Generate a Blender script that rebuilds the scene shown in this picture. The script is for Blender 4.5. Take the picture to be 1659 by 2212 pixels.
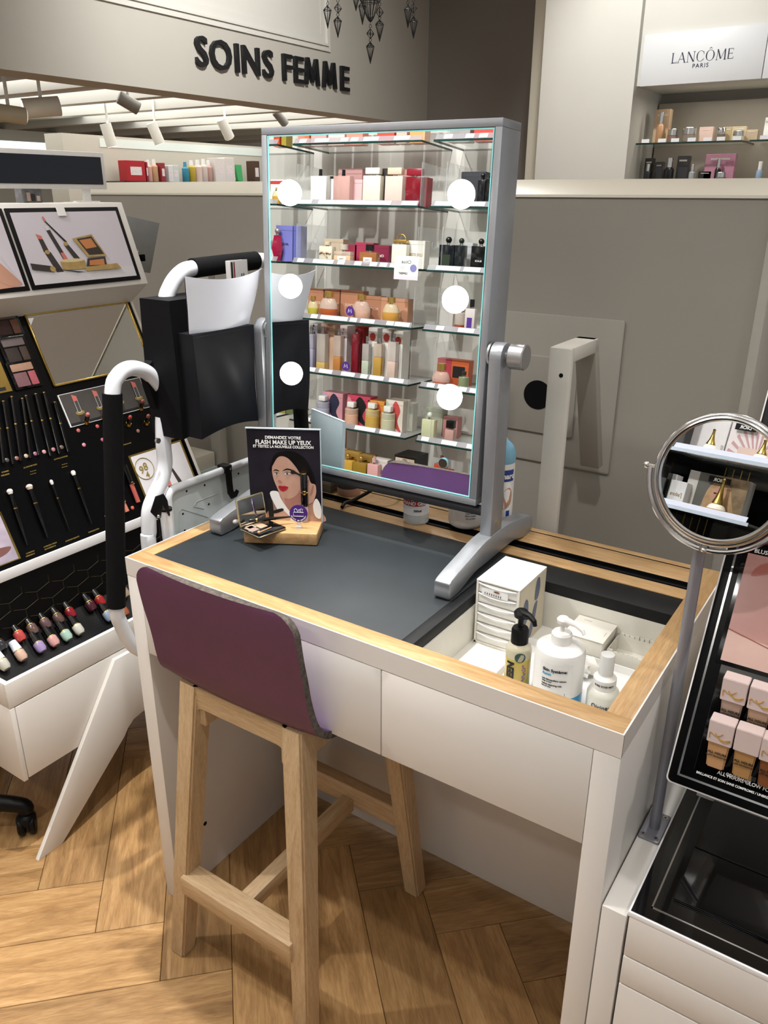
import bpy, bmesh, math, random
from mathutils import Vector, Matrix
random.seed(7)
for o in list(bpy.data.objects): bpy.data.objects.remove(o, do_unlink=True)
SC = bpy.context.scene
COL = SC.collection
V = Vector
# ------------------------------------------------------------------ camera
CAM = V((1.2509, -0.9311, 1.5846))
FPX, IW, IH = 1727.9, 1659, 2212
_yaw, _pitch, _roll = math.radians(-33.7102), math.radians(21.6794), math.radians(-0.2289)
_fw = V((math.sin(_yaw)*math.cos(_pitch), math.cos(_yaw)*math.cos(_pitch), -math.sin(_pitch)))
_rt = V((math.cos(_yaw), -math.sin(_yaw), 0)); _dn = _fw.cross(_rt)
_c, _s = math.cos(_roll), math.sin(_roll)
CX_, CY_ = _c*_rt + _s*_dn, -_s*_rt + _c*_dn
cam = bpy.data.cameras.new('camera'); camo = bpy.data.objects.new('camera', cam); COL.objects.link(camo)
m = Matrix.Identity(4)
for i in range(3):
    m[i][0] = CX_[i]; m[i][1] = -CY_[i]; m[i][2] = -_fw[i]; m[i][3] = CAM[i]
camo.matrix_world = m
cam.sensor_fit = 'VERTICAL'; cam.sensor_height = 36; cam.sensor_width = 27
cam.lens = FPX/IH*36; cam.clip_start = 0.02; cam.clip_end = 60
SC.camera = camo
# ------------------------------------------------------------------ view, world, lights
SC.view_settings.view_transform = 'Standard'; SC.view_settings.look = 'None'
SC.view_settings.gamma = 1; SC.view_settings.use_curve_mapping = False
SC.view_settings.exposure = -0.22
wd = bpy.data.worlds.new('world'); SC.world = wd; wd.use_nodes = True
bg = wd.node_tree.nodes['Background']; bg.inputs[0].default_value = (1.0, 0.99, 0.985, 1); bg.inputs[1].default_value = 0.62

def lamp(kind, name, loc, power, size=0.1, color=(1, .98, .955), aim=None, angle=60, blend=.35, sx=None, sy=None):
    l = bpy.data.lights.new(name, kind); l.energy = power; l.color = color
    if kind == 'AREA':
        l.shape = 'RECTANGLE' if sx else 'DISK'; l.size = sx or size
        if sx: l.size_y = sy
    else:
        l.shadow_soft_size = size
    if kind == 'SPOT':
        l.spot_size = math.radians(angle); l.spot_blend = blend
    o = bpy.data.objects.new(name, l); COL.objects.link(o); o.location = loc
    d = (V(aim) - V(loc)) if aim else V((0, 0, -1))
    o.rotation_euler = d.to_track_quat('-Z', 'Y').to_euler()
    return o
CEIL = 3.3
# ceiling downlights: (x, y, watts, radius, aim, cone)
DOWN = [(.28, .15, 62, .03, (-.06, -.10, 0), 44), (1.15, -.85, 16, .04, (.7, .2, .6), 60), (-.95, -.75, 26, .03, (-.2, .1, .4), 60),
        (1.0, 1.9, 9, .07, (.8, .6, .9), 70), (-.6, 1.9, 18, .07, (-.6, 1.2, 1.2), 80), (2.2, .4, 14, .07, (1.3, .1, .7), 60), (1.45, 2.75, 14, .07, (1.4, 2.7, 0), 90)]
for i, (x, y, w, r, aim, ang) in enumerate(DOWN):
    lamp('SPOT', 'downlight_lamp', (x, y, CEIL - .03), w*5.5, r, aim=aim, angle=ang, blend=.6)
lamp('AREA', 'ceiling_fill_lamp', (.2, .2, CEIL - .02), 22, sx=4.2, sy=4.2, color=(1, .985, .965))  # broad fill light added below the ceiling, no fitting belongs to it
for _x in (-1.15, -.25): lamp('SPOT', 'shelf_fill_spot', (_x, .95, 3.22), 300, .05, color=(1, .98, .95), aim=(_x - .1, -1.5, 1.05), angle=62, blend=.7)  # added fill spots that brighten the lower perfume shelves for the mirror
lamp('AREA', 'shelf_fill_lamp', (-.65, -.45, 3.1), 45, sx=2.0, sy=.25, color=(1, .98, .95), aim=(-.65, -1.55, 1.1))  # added fill strip aimed at the perfume shelves, not a shop fitting
lamp('AREA', 'annex_ceiling_lamp', (-4.4, 4.2, 2.28), 115, sx=3.0, sy=3.4, color=(1, .98, .93))
lamp('SPOT', 'niche_wall_lamp', (-.4, 2.9, CEIL - .03), 175, .06, aim=(-.3, 4.3, 2.1), angle=75, blend=.8, color=(1, .98, .95))
lamp('AREA', 'niche_canopy_lamp', (.25, 4.36, 2.12), 3.0, sx=1.0, sy=.1, color=(1, .93, .82))
lamp('SPOT', 'lettering_lamp', (-1.0, 2.4, CEIL - .03), 230, .05, aim=(-2.5, 3.0, 2.3), angle=100, blend=.9)

# ------------------------------------------------------------------ pixel helpers (a pixel gives a direction only)
def ray(x, y): return CX_*((x - IW/2)/FPX) + CY_*((y - IH/2)/FPX) + _fw
def onp(x, y, n, p):
    d = ray(x, y); n = V(n); return CAM + d*((V(p) - CAM).dot(n)/d.dot(n))
def onz(x, y, z): return onp(x, y, (0, 0, 1), (0, 0, z))
def onx(x, y, v): return onp(x, y, (1, 0, 0), (v, 0, 0))
def ony(x, y, v): return onp(x, y, (0, 1, 0), (0, v, 0))
MIR_N = V((.0309, -.9987, .0416)).normalized(); MIR_P = V((.594, .3738, 1.0209)) - MIR_N*.002
def refl(x, y, n, p):
    P = onp(x, y, MIR_N, MIR_P); d = ray(x, y); d = d - 2*d.dot(MIR_N)*MIR_N; n = V(n)
    return P + d*((V(p) - P).dot(n)/d.dot(n))
def ry(x, y, Y): return refl(x, y, (0, 1, 0), (0, Y, 0))
def rz(x, y, Z): return refl(x, y, (0, 0, 1), (0, 0, Z))

# ------------------------------------------------------------------ materials
def hexc(h):
    h = h.lstrip('#'); r = []
    for i in (0, 2, 4):
        c = int(h[i:i+2], 16)/255; r.append(c/12.92 if c <= .04045 else ((c + .055)/1.055)**2.4)
    return (*r, 1)
MATS = {}
def mat(name, col, rough=.5, metal=0., var=.04, scale=40., bump=0., emit=0., trans=0., ior=1.45, coat=0., alpha=1., spec=.5, stretch=None):
    if name in MATS: return MATS[name]
    M = bpy.data.materials.new(name); M.use_nodes = True; MATS[name] = M
    nt = M.node_tree; N = nt.nodes; L = nt.links; b = N['Principled BSDF']
    c = hexc(col)
    b.inputs['Roughness'].default_value = rough; b.inputs['Metallic'].default_value = metal
    b.inputs['IOR'].default_value = ior; b.inputs['Transmission Weight'].default_value = trans
    b.inputs['Coat Weight'].default_value = coat; b.inputs['Alpha'].default_value = alpha
    b.inputs['Specular IOR Level'].default_value = spec
    b.inputs['Base Color'].default_value = c
    if emit:
        b.inputs['Emission Color'].default_value = c; b.inputs['Emission Strength'].default_value = emit
    if var or bump:
        tc = N.new('ShaderNodeTexCoord'); n = N.new('ShaderNodeTexNoise'); n.inputs['Scale'].default_value = scale; n.inputs['Detail'].default_value = 4
        src = tc.outputs['Object']
        if stretch:
            mp = N.new('ShaderNodeMapping'); mp.inputs['Scale'].default_value = stretch; L.new(src, mp.inputs[0]); src = mp.outputs[0]
        L.new(src, n.inputs['Vector'])
        if var:
            r = N.new('ShaderNodeValToRGB')
            r.color_ramp.elements[0].position = .25; r.color_ramp.elements[1].position = .75
            r.color_ramp.elements[0].color = tuple(min(1, v*(1 - var)) for v in c[:3]) + (1,)
            r.color_ramp.elements[1].color = tuple(min(1, v*(1 + var)) for v in c[:3]) + (1,)
            L.new(n.outputs[0], r.inputs[0]); L.new(r.outputs[0], b.inputs['Base Color'])
        if bump:
            bp = N.new('ShaderNodeBump'); bp.inputs['Strength'].default_value = bump; bp.inputs['Distance'].default_value = .002
            L.new(n.outputs[0], bp.inputs['Height']); L.new(bp.outputs[0], b.inputs['Normal'])
    return M
def wood(name, c1, c2, c3, stretch, rough=.42, perobj=False, scale=3., coat=0., bump=.12):
    if name in MATS: return MATS[name]
    M = bpy.data.materials.new(name); M.use_nodes = True; MATS[name] = M
    nt = M.node_tree; N = nt.nodes; L = nt.links; b = N['Principled BSDF']
    tc = N.new('ShaderNodeTexCoord'); mp = N.new('ShaderNodeMapping'); mp.inputs['Scale'].default_value = stretch
    src = tc.outputs['Object']
    oi = N.new('ShaderNodeObjectInfo')
    if perobj:
        ad = N.new('ShaderNodeVectorMath'); ad.operation = 'ADD'
        mu = N.new('ShaderNodeVectorMath'); mu.operation = 'SCALE'; mu.inputs[3].default_value = 37.
        L.new(oi.outputs['Random'], mu.inputs[0]); L.new(src, ad.inputs[0]); L.new(mu.outputs[0], ad.inputs[1]); src = ad.outputs[0]
    L.new(src, mp.inputs[0])
    n1 = N.new('ShaderNodeTexNoise'); n1.inputs['Scale'].default_value = scale; n1.inputs['Detail'].default_value = 8; n1.inputs['Roughness'].default_value = .65; n1.inputs['Distortion'].default_value = 1.2
    n2 = N.new('ShaderNodeTexNoise'); n2.inputs['Scale'].default_value = scale*9; n2.inputs['Detail'].default_value = 3
    L.new(mp.outputs[0], n1.inputs['Vector']); L.new(mp.outputs[0], n2.inputs['Vector'])
    r = N.new('ShaderNodeValToRGB'); e = r.color_ramp.elements
    e[0].position = .28; e[0].color = hexc(c1); e[1].position = .72; e[1].color = hexc(c3)
    k = e.new(.5); k.color = hexc(c2)
    L.new(n1.outputs[0], r.inputs[0])
    mx = N.new('ShaderNodeMix'); mx.data_type = 'RGBA'; mx.blend_type = 'MULTIPLY'; mx.inputs[0].default_value = .35
    r2 = N.new('ShaderNodeValToRGB'); r2.color_ramp.elements[0].position = .35; r2.color_ramp.elements[0].color = (.55, .48, .42, 1); r2.color_ramp.elements[1].position = .6
    L.new(n2.outputs[0], r2.inputs[0]); L.new(r.outputs[0], mx.inputs[6]); L.new(r2.outputs[0], mx.inputs[7])
    out = mx.outputs[2]
    if perobj:
        vo = N.new('ShaderNodeTexVoronoi'); vo.inputs['Scale'].default_value = 2.6; mk = N.new('ShaderNodeMapping'); mk.inputs['Scale'].default_value = (1.3, 2.6, 1); L.new(src, mk.inputs[0]); L.new(mk.outputs[0], vo.inputs['Vector'])
        rk = N.new('ShaderNodeValToRGB'); rk.color_ramp.elements[0].position = .03; rk.color_ramp.elements[0].color = (.42, .30, .2, 1); rk.color_ramp.elements[1].position = .12; rk.color_ramp.elements[1].color = (1, 1, 1, 1)
        kx = N.new('ShaderNodeMix'); kx.data_type = 'RGBA'; kx.blend_type = 'MULTIPLY'; kx.inputs[0].default_value = .55
        L.new(vo.outputs['Distance'], rk.inputs[0]); L.new(out, kx.inputs[6]); L.new(rk.outputs[0], kx.inputs[7]); out = kx.outputs[2]
        hs = N.new('ShaderNodeHueSaturation'); mr = N.new('ShaderNodeMapRange'); mr.inputs[3].default_value = .82; mr.inputs[4].default_value = 1.14
        L.new(oi.outputs['Random'], mr.inputs[0]); L.new(mr.outputs[0], hs.inputs['Value']); L.new(out, hs.inputs['Color']); out = hs.outputs[0]
    L.new(out, b.inputs['Base Color']); b.inputs['Roughness'].default_value = rough; b.inputs['Coat Weight'].default_value = coat
    bp = N.new('ShaderNodeBump'); bp.inputs['Strength'].default_value = bump; bp.inputs['Distance'].default_value = .001
    L.new(n2.outputs[0], bp.inputs['Height']); L.new(bp.outputs[0], b.inputs['Normal'])
    return M

# ------------------------------------------------------------------ mesh helpers
def B(): return bmesh.new()
def _set(faces, mi):
    for f in faces: f.material_index = mi
def box(bm, x0, x1, y0, y1, z0, z1, bev=0., mi=0, T=None, seg=2):
    t = bmesh.new(); bmesh.ops.create_cube(t, size=1)
    for v in t.verts:
        v.co = V(((x0 + x1)/2 + v.co.x*(x1 - x0), (y0 + y1)/2 + v.co.y*(y1 - y0), (z0 + z1)/2 + v.co.z*(z1 - z0)))
    if bev: bmesh.ops.bevel(t, geom=list(t.edges), offset=bev, segments=seg, affect='EDGES', profile=.5)
    return add(bm, t, mi, T)
def add(bm, t, mi=0, T=None):
    if T is not None: bmesh.ops.transform(t, matrix=T, verts=t.verts)
    mp = {}
    for v in t.verts: mp[v] = bm.verts.new(v.co)
    fs = []
    for f in t.faces:
        try:
            g = bm.faces.new([mp[v] for v in f.verts]); g.material_index = mi if mi is not None else f.material_index; fs.append(g)
        except ValueError: pass
    t.free(); return fs
def ring(c, u, v, r, n, ph=0, rv=None):
    rv = r if rv is None else rv
    return [c + u*(r*math.cos(ph + 2*math.pi*i/n)) + v*(rv*math.sin(ph + 2*math.pi*i/n)) for i in range(n)]
def frame_of(d):
    d = d.normalized(); a = V((0, 0, 1)) if abs(d.z) < .9 else V((1, 0, 0))
    u = a.cross(d).normalized(); return u, d.cross(u), d
def skin(bm, rings, mi=0, cap=True, closed=False):
    rs = [[bm.verts.new(p) for p in r] for r in rings]; n = len(rs[0]); k = len(rs)
    for i in range(k if closed else k - 1):
        a, b = rs[i], rs[(i + 1) % k]
        for j in range(n):
            f = bm.faces.new((a[j], a[(j+1) % n], b[(j+1) % n], b[j])); f.material_index = mi
    if cap and not closed:
        f = bm.faces.new(list(reversed(rs[0]))); f.material_index = mi
        f = bm.faces.new(rs[-1]); f.material_index = mi
def cyl(bm, p0, p1, r0, r1=None, n=24, mi=0, bev=0.):
    p0, p1 = V(p0), V(p1); r1 = r0 if r1 is None else r1; u, v, d = frame_of(p1 - p0)
    if bev:
        skin(bm, [ring(p0, u, v, r0 - bev, n), ring(p0 + d*bev, u, v, r0, n), ring(p1 - d*bev, u, v, r1, n), ring(p1, u, v, r1 - bev, n)], mi)
    else: skin(bm, [ring(p0, u, v, r0, n), ring(p1, u, v, r1, n)], mi)
def lathe(bm, c, prof, n=28, mi=0, sx=1., sy=1.):
    c = V(c); skin(bm, [[c + V((r*sx*math.cos(2*math.pi*i/n), r*sy*math.sin(2*math.pi*i/n), z)) for i in range(n)] for r, z in prof], mi)
def catmull(pts, k=8, closed=False):
    P = [V(p) for p in pts]; n = len(P); out = []
    for i in range(n if closed else n - 1):
        a, b, c, d = (P[(i-1) % n], P[i], P[(i+1) % n], P[(i+2) % n]) if closed else (P[max(i-1, 0)], P[i], P[i+1], P[min(i+2, n-1)])
        for j in range(k):
            t = j/k; out.append(.5*((2*b) + (c - a)*t + (2*a - 5*b + 4*c - d)*t*t + (3*b - a - 3*c + d)*t**3))
    if not closed: out.append(P[-1])
    return out
def tube(bm, pts, r, n=12, mi=0, closed=False, smooth=0):
    P = catmull(pts, smooth, closed) if smooth else [V(p) for p in pts]
    k = len(P); rs = []; up = None
    if smooth and isinstance(r, (list, tuple)):
        n0 = len(r) - 1; r = [r[min(int(i/(k-1)*n0), n0-1)] + (r[min(int(i/(k-1)*n0), n0-1)+1] - r[min(int(i/(k-1)*n0), n0-1)])*(i/(k-1)*n0 - min(int(i/(k-1)*n0), n0-1)) for i in range(k)]
    for i in range(k):
        a = P[(i-1) % k] if (closed or i > 0) else P[i]; b = P[(i+1) % k] if (closed or i < k-1) else P[i]
        d = (b - a).normalized()
        if up is None: u, v, _ = frame_of(d); up = v
        u = up.cross(d).normalized() if up.cross(d).length > 1e-6 else frame_of(d)[0]; v = d.cross(u); up = v
        rr = r[i] if isinstance(r, (list, tuple)) else r
        rs.append(ring(P[i], u, v, rr, n))
    skin(bm, rs, mi, closed=closed)
def prism(bm, poly, o, u, v, w, depth, mi=0, bev=0.):
    """polygon of (a,b) in the frame o + a*u + b*v, extruded depth along w"""
    o, u, v, w = V(o), V(u), V(v), V(w); t = bmesh.new()
    vs = [t.verts.new(o + u*a + v*b) for a, b in poly]; f = t.faces.new(vs)
    if depth:
        r = bmesh.ops.extrude_face_region(t, geom=[f]); bmesh.ops.translate(t, vec=w*depth, verts=[e for e in r['geom'] if isinstance(e, bmesh.types.BMVert)])
    bmesh.ops.recalc_face_normals(t, faces=t.faces)
    if bev: bmesh.ops.bevel(t, geom=list(t.edges), offset=bev, segments=2, affect='EDGES', profile=.5)
    return add(bm, t, mi)
def ball(bm, c, r, mi=0, n=16, sz=1., sx=1., sy=1.):
    t = bmesh.new(); bmesh.ops.create_uvsphere(t, u_segments=n*2, v_segments=n, radius=r)
    for v in t.verts: v.co = V((v.co.x*sx, v.co.y*sy, v.co.z*sz)) + V(c)
    return add(bm, t, mi)
def smooth2(pts, k=4): return [(p.x, p.y) for p in catmull([(a, b, 0) for a, b in pts], k, True)]
def circ(cx, cy, r, n=28, ry=None): return [(cx + r*math.cos(2*math.pi*i/n), cy + (ry or r)*math.sin(2*math.pi*i/n)) for i in range(n)]
def rrect(x0, x1, y0, y1, r, n=5):
    out = []
    for cx, cy, a in ((x1-r, y1-r, 0), (x0+r, y1-r, 90), (x0+r, y0+r, 180), (x1-r, y0+r, 270)):
        for i in range(n+1):
            t = math.radians(a + 90*i/n); out.append((cx + r*math.cos(t), cy + r*math.sin(t)))
    return out
def wm(o):
    return (wm(o.parent) @ o.matrix_parent_inverse if o.parent else Matrix.Identity(4)) @ o.matrix_basis
def obj(name, bm, mats, parent=None, world=True, ang=35, flat=False):
    """one mesh object; world=True: the bmesh is in world space, else in the parent's space"""
    me = bpy.data.meshes.new(name); bmesh.ops.recalc_face_normals(bm, faces=bm.faces) if not flat else None
    bm.to_mesh(me); bm.free()
    for mm in (mats if isinstance(mats, (list, tuple)) else [mats]): me.materials.append(mm)
    if not flat:
        me.polygons.foreach_set('use_smooth', [True]*len(me.polygons)); me.set_sharp_from_angle(angle=math.radians(ang))
    o = bpy.data.objects.new(name, me); COL.objects.link(o)
    if parent:
        o.parent = parent
        if world: o.matrix_parent_inverse = wm(parent).inverted()
    return o
def tag(o, label=None, cat=None, group=None, kind=None):
    if label: o['label'] = label
    if cat: o['category'] = cat
    if group: o['group'] = group
    if kind: o['kind'] = kind
    return o
def thing(name, label, cat, loc=(0, 0, 0), rz_=0., group=None):
    o = bpy.data.objects.new(name, None); COL.objects.link(o); o.empty_display_size = .05
    o.location = loc; o.rotation_euler = (0, 0, rz_); return tag(o, label, cat, group)
def struct(name, bm, m_, parent=None):
    o = obj(name, bm, m_, parent)
    if not parent: o['kind'] = 'structure'
    return o
def copy_tree(src, loc=None, rz_=None, label=None, group=None, parent=None):
    c = src.copy(); COL.objects.link(c)
    if parent is not None: c.parent = parent
    if loc is not None: c.location = loc
    if rz_ is not None: c.rotation_euler = (0, 0, rz_)
    if label: c['label'] = label
    if group: c['group'] = group
    for ch in list(src.children): copy_tree(ch, parent=c)
    return c
def text(name, s, h, o, u, v, m_, parent, align='CENTER', depth=.0003, bold=0., sx=1., track=1., world=True, alignv='BOTTOM_BASELINE'):
    """flat lettering: cap height about h, baseline origin o, reading direction u, up v"""
    cu = bpy.data.curves.new(name, 'FONT'); cu.body = s; cu.size = h/.72; cu.align_x = align; cu.extrude = depth; cu.offset = bold*h
    cu.space_character = track; cu.resolution_u = 3
    t = bpy.data.objects.new(name, cu); COL.objects.link(t)
    dg = bpy.context.evaluated_depsgraph_get(); me = bpy.data.meshes.new_from_object(t.evaluated_get(dg))
    bpy.data.objects.remove(t, do_unlink=True); bpy.data.curves.remove(cu)
    o, u, v = V(o), V(u).normalized(), V(v).normalized(); w = u.cross(v)
    for p in me.vertices: p.co = o + u*(p.co.x*sx) + v*p.co.y + w*p.co.z
    me.materials.clear(); me.materials.append(m_)
    ob = bpy.data.objects.new(name, me); COL.objects.link(ob)
    if parent:
        ob.parent = parent
        if world: ob.matrix_parent_inverse = wm(parent).inverted()
    return ob
def prints(name, layers, o, u, v, parent, world=True, step=.00012):
    """flat print: list of (polygon, material) stacked by a hair's breadth on the plane o,u,v"""
    o, u, v = V(o), V(u).normalized(), V(v).normalized(); w = u.cross(v); bm = B(); ms = []
    for i, (poly, m_) in enumerate(layers):
        if m_ not in ms: ms.append(m_)
        vs = [bm.verts.new(o + u*a + v*b + w*(step*(i+1))) for a, b in poly]
        try: f = bm.faces.new(vs)
        except ValueError: continue
        f.normal_update()
        if f.normal.dot(w) < 0: f.normal_flip()
        f.material_index = ms.index(m_)
    bmesh.ops.triangulate(bm, faces=bm.faces)
    return obj(name, bm, ms, parent, world, flat=True)
UX, UY, UZ = V((1, 0, 0)), V((0, 1, 0)), V((0, 0, 1))
# ------------------------------------------------------------------ shared materials
m_white = mat('white_lacquer', '#dcd8d2', .34, var=.015, scale=6)
m_white2 = mat('white_plastic', '#e4e3e0', .4, var=.01)
m_oak = wood('oak_top_x', '#a17c50', '#b69263', '#c7a678', (1.2, 14, 14), rough=.4, scale=3.2)
m_oaky = wood('oak_top_y', '#a17c50', '#b69263', '#c7a678', (14, 1.2, 14), rough=.4, scale=3.2)
m_beech = wood('beech_leg', '#b3966f', '#c6ab85', '#d0b894', (30, 30, 2), rough=.5, scale=2.4)
m_beechx = wood('beech_rail', '#ad8f68', '#bfa27c', '#cab08c', (2, 30, 30), rough=.55, scale=2.4)
m_floor = wood('oak_floor_plank', '#80603c', '#a27d50', '#bb9768', (1.4, 11, 11), rough=.38, perobj=True, scale=3.)
m_floor_far = wood('oak_floor_far', '#80592f', '#98703f', '#a77f50', (3, 3, 3), rough=.4, scale=3.)
m_mat = mat('black_desk_mat', '#20262a', .55, var=.18, scale=9, bump=.05)
m_black = mat('black_plastic', '#08080a', .45, var=.1, spec=.25)
m_gloss = mat('black_gloss', '#050506', .08, var=.05, coat=.4)
m_foam = mat('black_foam', '#0d0d0e', .9, var=.15, bump=.2, scale=300, spec=.15)
m_alu = mat('brushed_aluminium', '#999ca1', .4, metal=.55, var=.03, scale=60)
m_alu2 = mat('aluminium_knob', '#b4b5b6', .3, metal=.9, var=.04, scale=(90))
m_bar = mat('grey_bar', '#46474a', .45, metal=.4, var=.03)
m_mirror = mat('mirror_silver', '#f2f5f4', .0, metal=1., var=0)
m_edge = mat('glass_edge_teal', '#8fdfe0', .2, var=.05, scale=30, spec=.8)
m_edge_d = mat('glass_edge_dark', '#123a40', .2, var=.05)
m_bulb = mat('bulb_glow', '#fffaf2', .5, var=0, emit=12.)
m_chrome = mat('chrome', '#c9c9c8', .16, metal=1., var=.02)
m_gold = mat('gold_trim', '#c9ab5e', .22, metal=1., var=.05)
m_partition = mat('warm_grey_paint', '#9a968d', .5, var=.02, scale=4)
m_cream = mat('cream_edge', '#cfcabb', .38, var=.02, scale=5)
m_wallgrey = mat('wall_grey', '#b4b1a8', .65, var=.02, scale=3)
m_wallw = mat('wall_white', '#c9c8c1', .6, var=.02, scale=3)
m_walld = mat('wall_dark', '#7c7974', .7, var=.03, scale=3)
m_ceil = mat('ceiling_paint', '#e4e1da', .8, var=.02, scale=2)
m_letter = mat('black_letter', '#17181b', .45, var=.1)
m_paper = mat('paper_white', '#e9e9e8', .5, var=.01)
m_ink = mat('black_ink', '#141416', .5, var=0)
m_inkw = mat('white_ink', '#f4f4f2', .5, var=0)
m_goldink = mat('gold_ink', '#8a7438', .4, var=0)
m_glass = mat('shelf_glass', '#e9f2ef', .03, var=0, alpha=.22, spec=.6)
m_glassedge = mat('shelf_glass_edge', '#12332e', .15, var=.1)
m_acry = mat('clear_acrylic', '#f0f4f5', .04, var=0, alpha=.16, spec=.7)
m_acryedge = mat('acrylic_edge', '#cfd8dc', .1, var=.05, alpha=.6)
m_tagm = mat('price_tag', '#e8ebf2', .45, var=.2, scale=260, stretch=(1, 1, 2))
m_purple = mat('purple_sticker', '#4b2a7d', .4, var=.03)
# ------------------------------------------------------------------ the setting
bm = B(); box(bm, -9, 5, -4, 10, -.06, -.0125); floor = struct('floor', bm, m_floor_far)
PW, PL = .154, .616
bm = B(); box(bm, -PL/2 + .0006, PL/2 - .0006, -PW/2 + .0006, PW/2 - .0006, -.012, 0, bev=.0009, seg=1)
_first = None
def plank(cx, cy, ang):
    global _first, bm
    if _first is None:
        o = obj('plank', bm, m_floor, floor, world=False); _first = o
    else:
        o = _first.copy(); COL.objects.link(o)
    o.location = (cx, cy, 0); o.rotation_euler = (0, 0, ang)
R2 = math.sqrt(.5)
# herringbone lattice fitted to the seams: a = (x+y)/sqrt2, b = (y-x)/sqrt2
for i in range(-14, 15):
    for j in range(-5, 6):
        a0, b0 = -.158 + i*PW + j*PL, .069 - i*PW + j*PL
        for ca, cb, ang in ((a0 - PL/2, b0 - PW/2, math.pi/4), (a0 + PW/2, b0 - PW + PL/2, 3*math.pi/4)):
            x, y = (ca - cb)*R2, (ca + cb)*R2
            if -1.45 < x < 1.75 and -1.25 < y < 1.15: plank(x, y, ang)
bm = B(); box(bm, -2.5, 5, -4, 6, CEIL, CEIL + .05); ceiling = struct('ceiling', bm, m_ceil)
# wall carrying the black lettering: hangs above the opening to the annex
bm = B(); box(bm, -2.72, -2.5, -3.5, 5.3, 2.108, 4.2); bulk = struct('wall_left', bm, m_wallgrey)
bm = B(); box(bm, -2.5, -1.0, 5.3, 5.5, 0, 4.6); struct('wall_back', bm, m_walld)
# picture-frame moulding on that wall
bm = B()
for k, (dx, w) in enumerate(((.012, .03), (.022, .014), (.008, .05))):
    o0 = sum((.03, .014, .05)[:k])
    a, b, c, d = .4 + o0, 4.0 - o0, 2.475 + o0, 3.9
    box(bm, -2.5, -2.5 + dx, a, b, c, c + w); box(bm, -2.5, -2.5 + dx, b - w, b, c + w, d); box(bm, -2.5, -2.5 + dx, a, a + w, c + w, d)
obj('moulding', bm, m_wallw, bulk)
bm = B(); box(bm, -2.5, -2.498, .5, 3.9, 2.57, 3.9); obj('moulding_field', bm, m_wallw, bulk)
# annex behind the opening: ceiling, slats, far wall
bm = B(); box(bm, -8.2, -2.72, -1, 10, 2.32, 2.36); struct('ceiling_annex', bm, m_wallw)
bm = B(); box(bm, -8.2, -8.1, -1, 10, 0, 2.32); struct('wall_annex', bm, m_wallgrey)
for i in range(9):
    y = 2.7 + i*.62
    bm = B(); box(bm, -7.8, -2.74, y, y + .1, 2.2, 2.32, bev=.004); tag(obj('ceiling_beam', bm, m_wallw), 'white ceiling beam in the annex beyond the lettered wall', 'beam', 'annex ceiling beams')
bm = B(); box(bm, -7.4, -7.2, -1, 10, 1.95, 2.2); struct('trim_1', bm, m_wallw)
# niche wall on the right, with the white shop sign
YN = 4.2
def NP(x, y, Y=YN): return ony(x, y, Y)
xl, xr = NP(1163, 300).x, NP(1375, 190).x
bm = B(); box(bm, xl, xr, YN - .02, YN + .5, 0, 4.2); box(bm, xr, 3.2, YN, YN + .5, NP(1384, 186).z, 4.2); struct('wall_niche', bm, m_wallw)
bm = B(); p0 = NP(1159, 0, YN + .45).x; box(bm, p0, xl + .02, YN + .44, YN + .6, 0, 4.2); struct('trim_2', bm, m_cream)
bm = B(); box(bm, xr - .02, 3.2, YN + .5, YN + .56, 0, 4.2); struct('wall_niche_back', bm, m_partition)
bm = B(); box(bm, NP(1270, 100).x, xr + .0, YN - .05, YN - .02, 0, 4.2); struct('trim_3', bm, m_wallw)

# grey partition right behind the desk
YP = 1.0
PR = ony(1652, 560, YP).x; PLX = -1.32
bm = B()
prism(bm, [(YP, 0), (YP, 1.575), (YP + .006, 1.583), (YP + .5, 1.583), (YP + .5, 0)], (PLX, 0, 0), UY, UZ, UX, PR - PLX)
part = struct('wall_partition', bm, m_partition)
bm = B(); prism(bm, [(YP - .004, 1.579), (YP - .002, 1.585), (YP + .05, 1.619), (YP + .5, 1.619), (YP + .5, 1.579)], (PLX, 0, 0), UY, UZ, UX, PR - PLX)
obj('top_ledge', bm, m_cream, part)
bm = B(); box(bm, PR, PR + .022, YP - .012, YP + .5, 0, 1.615, bev=.003); obj('end_post', bm, mat('grey_trim', '#a8a59c', .4), part)
def PP(x, y, d=0.): return ony(x, y, YP - d)
a = PP(1095, 675); b = PP(1327, 1031); c0 = PP(1320, 690)
px0, px1, pz0, pz1 = .05, b.x - .015, b.z + .005, c0.z
bm = B(); prism(bm, rrect(px0, px1, pz0, pz1, .006), (0, YP, 0), UX, UZ, -UY, .006, bev=.0015); ap = obj('access_panel', bm, m_partition, part)
i0, i1 = PP(1262, 1000), PP(1170, 765)
bm = B(); prism(bm, rrect(.16, PP(1238, 940).x, PP(1150, 930).z, PP(1170, 767).z, .004), (0, YP - .006, 0), UX, UZ, -UY, .006, bev=.0015); ip = obj('inner_panel', bm, m_partition, ap)
hc = PP(1161, 853, .012)
bm = B(); cyl(bm, hc + V((0, .002, 0)), hc + V((0, -.0012, 0)), .038, n=40); obj('cable_hole', bm, m_black, ip)
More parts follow.
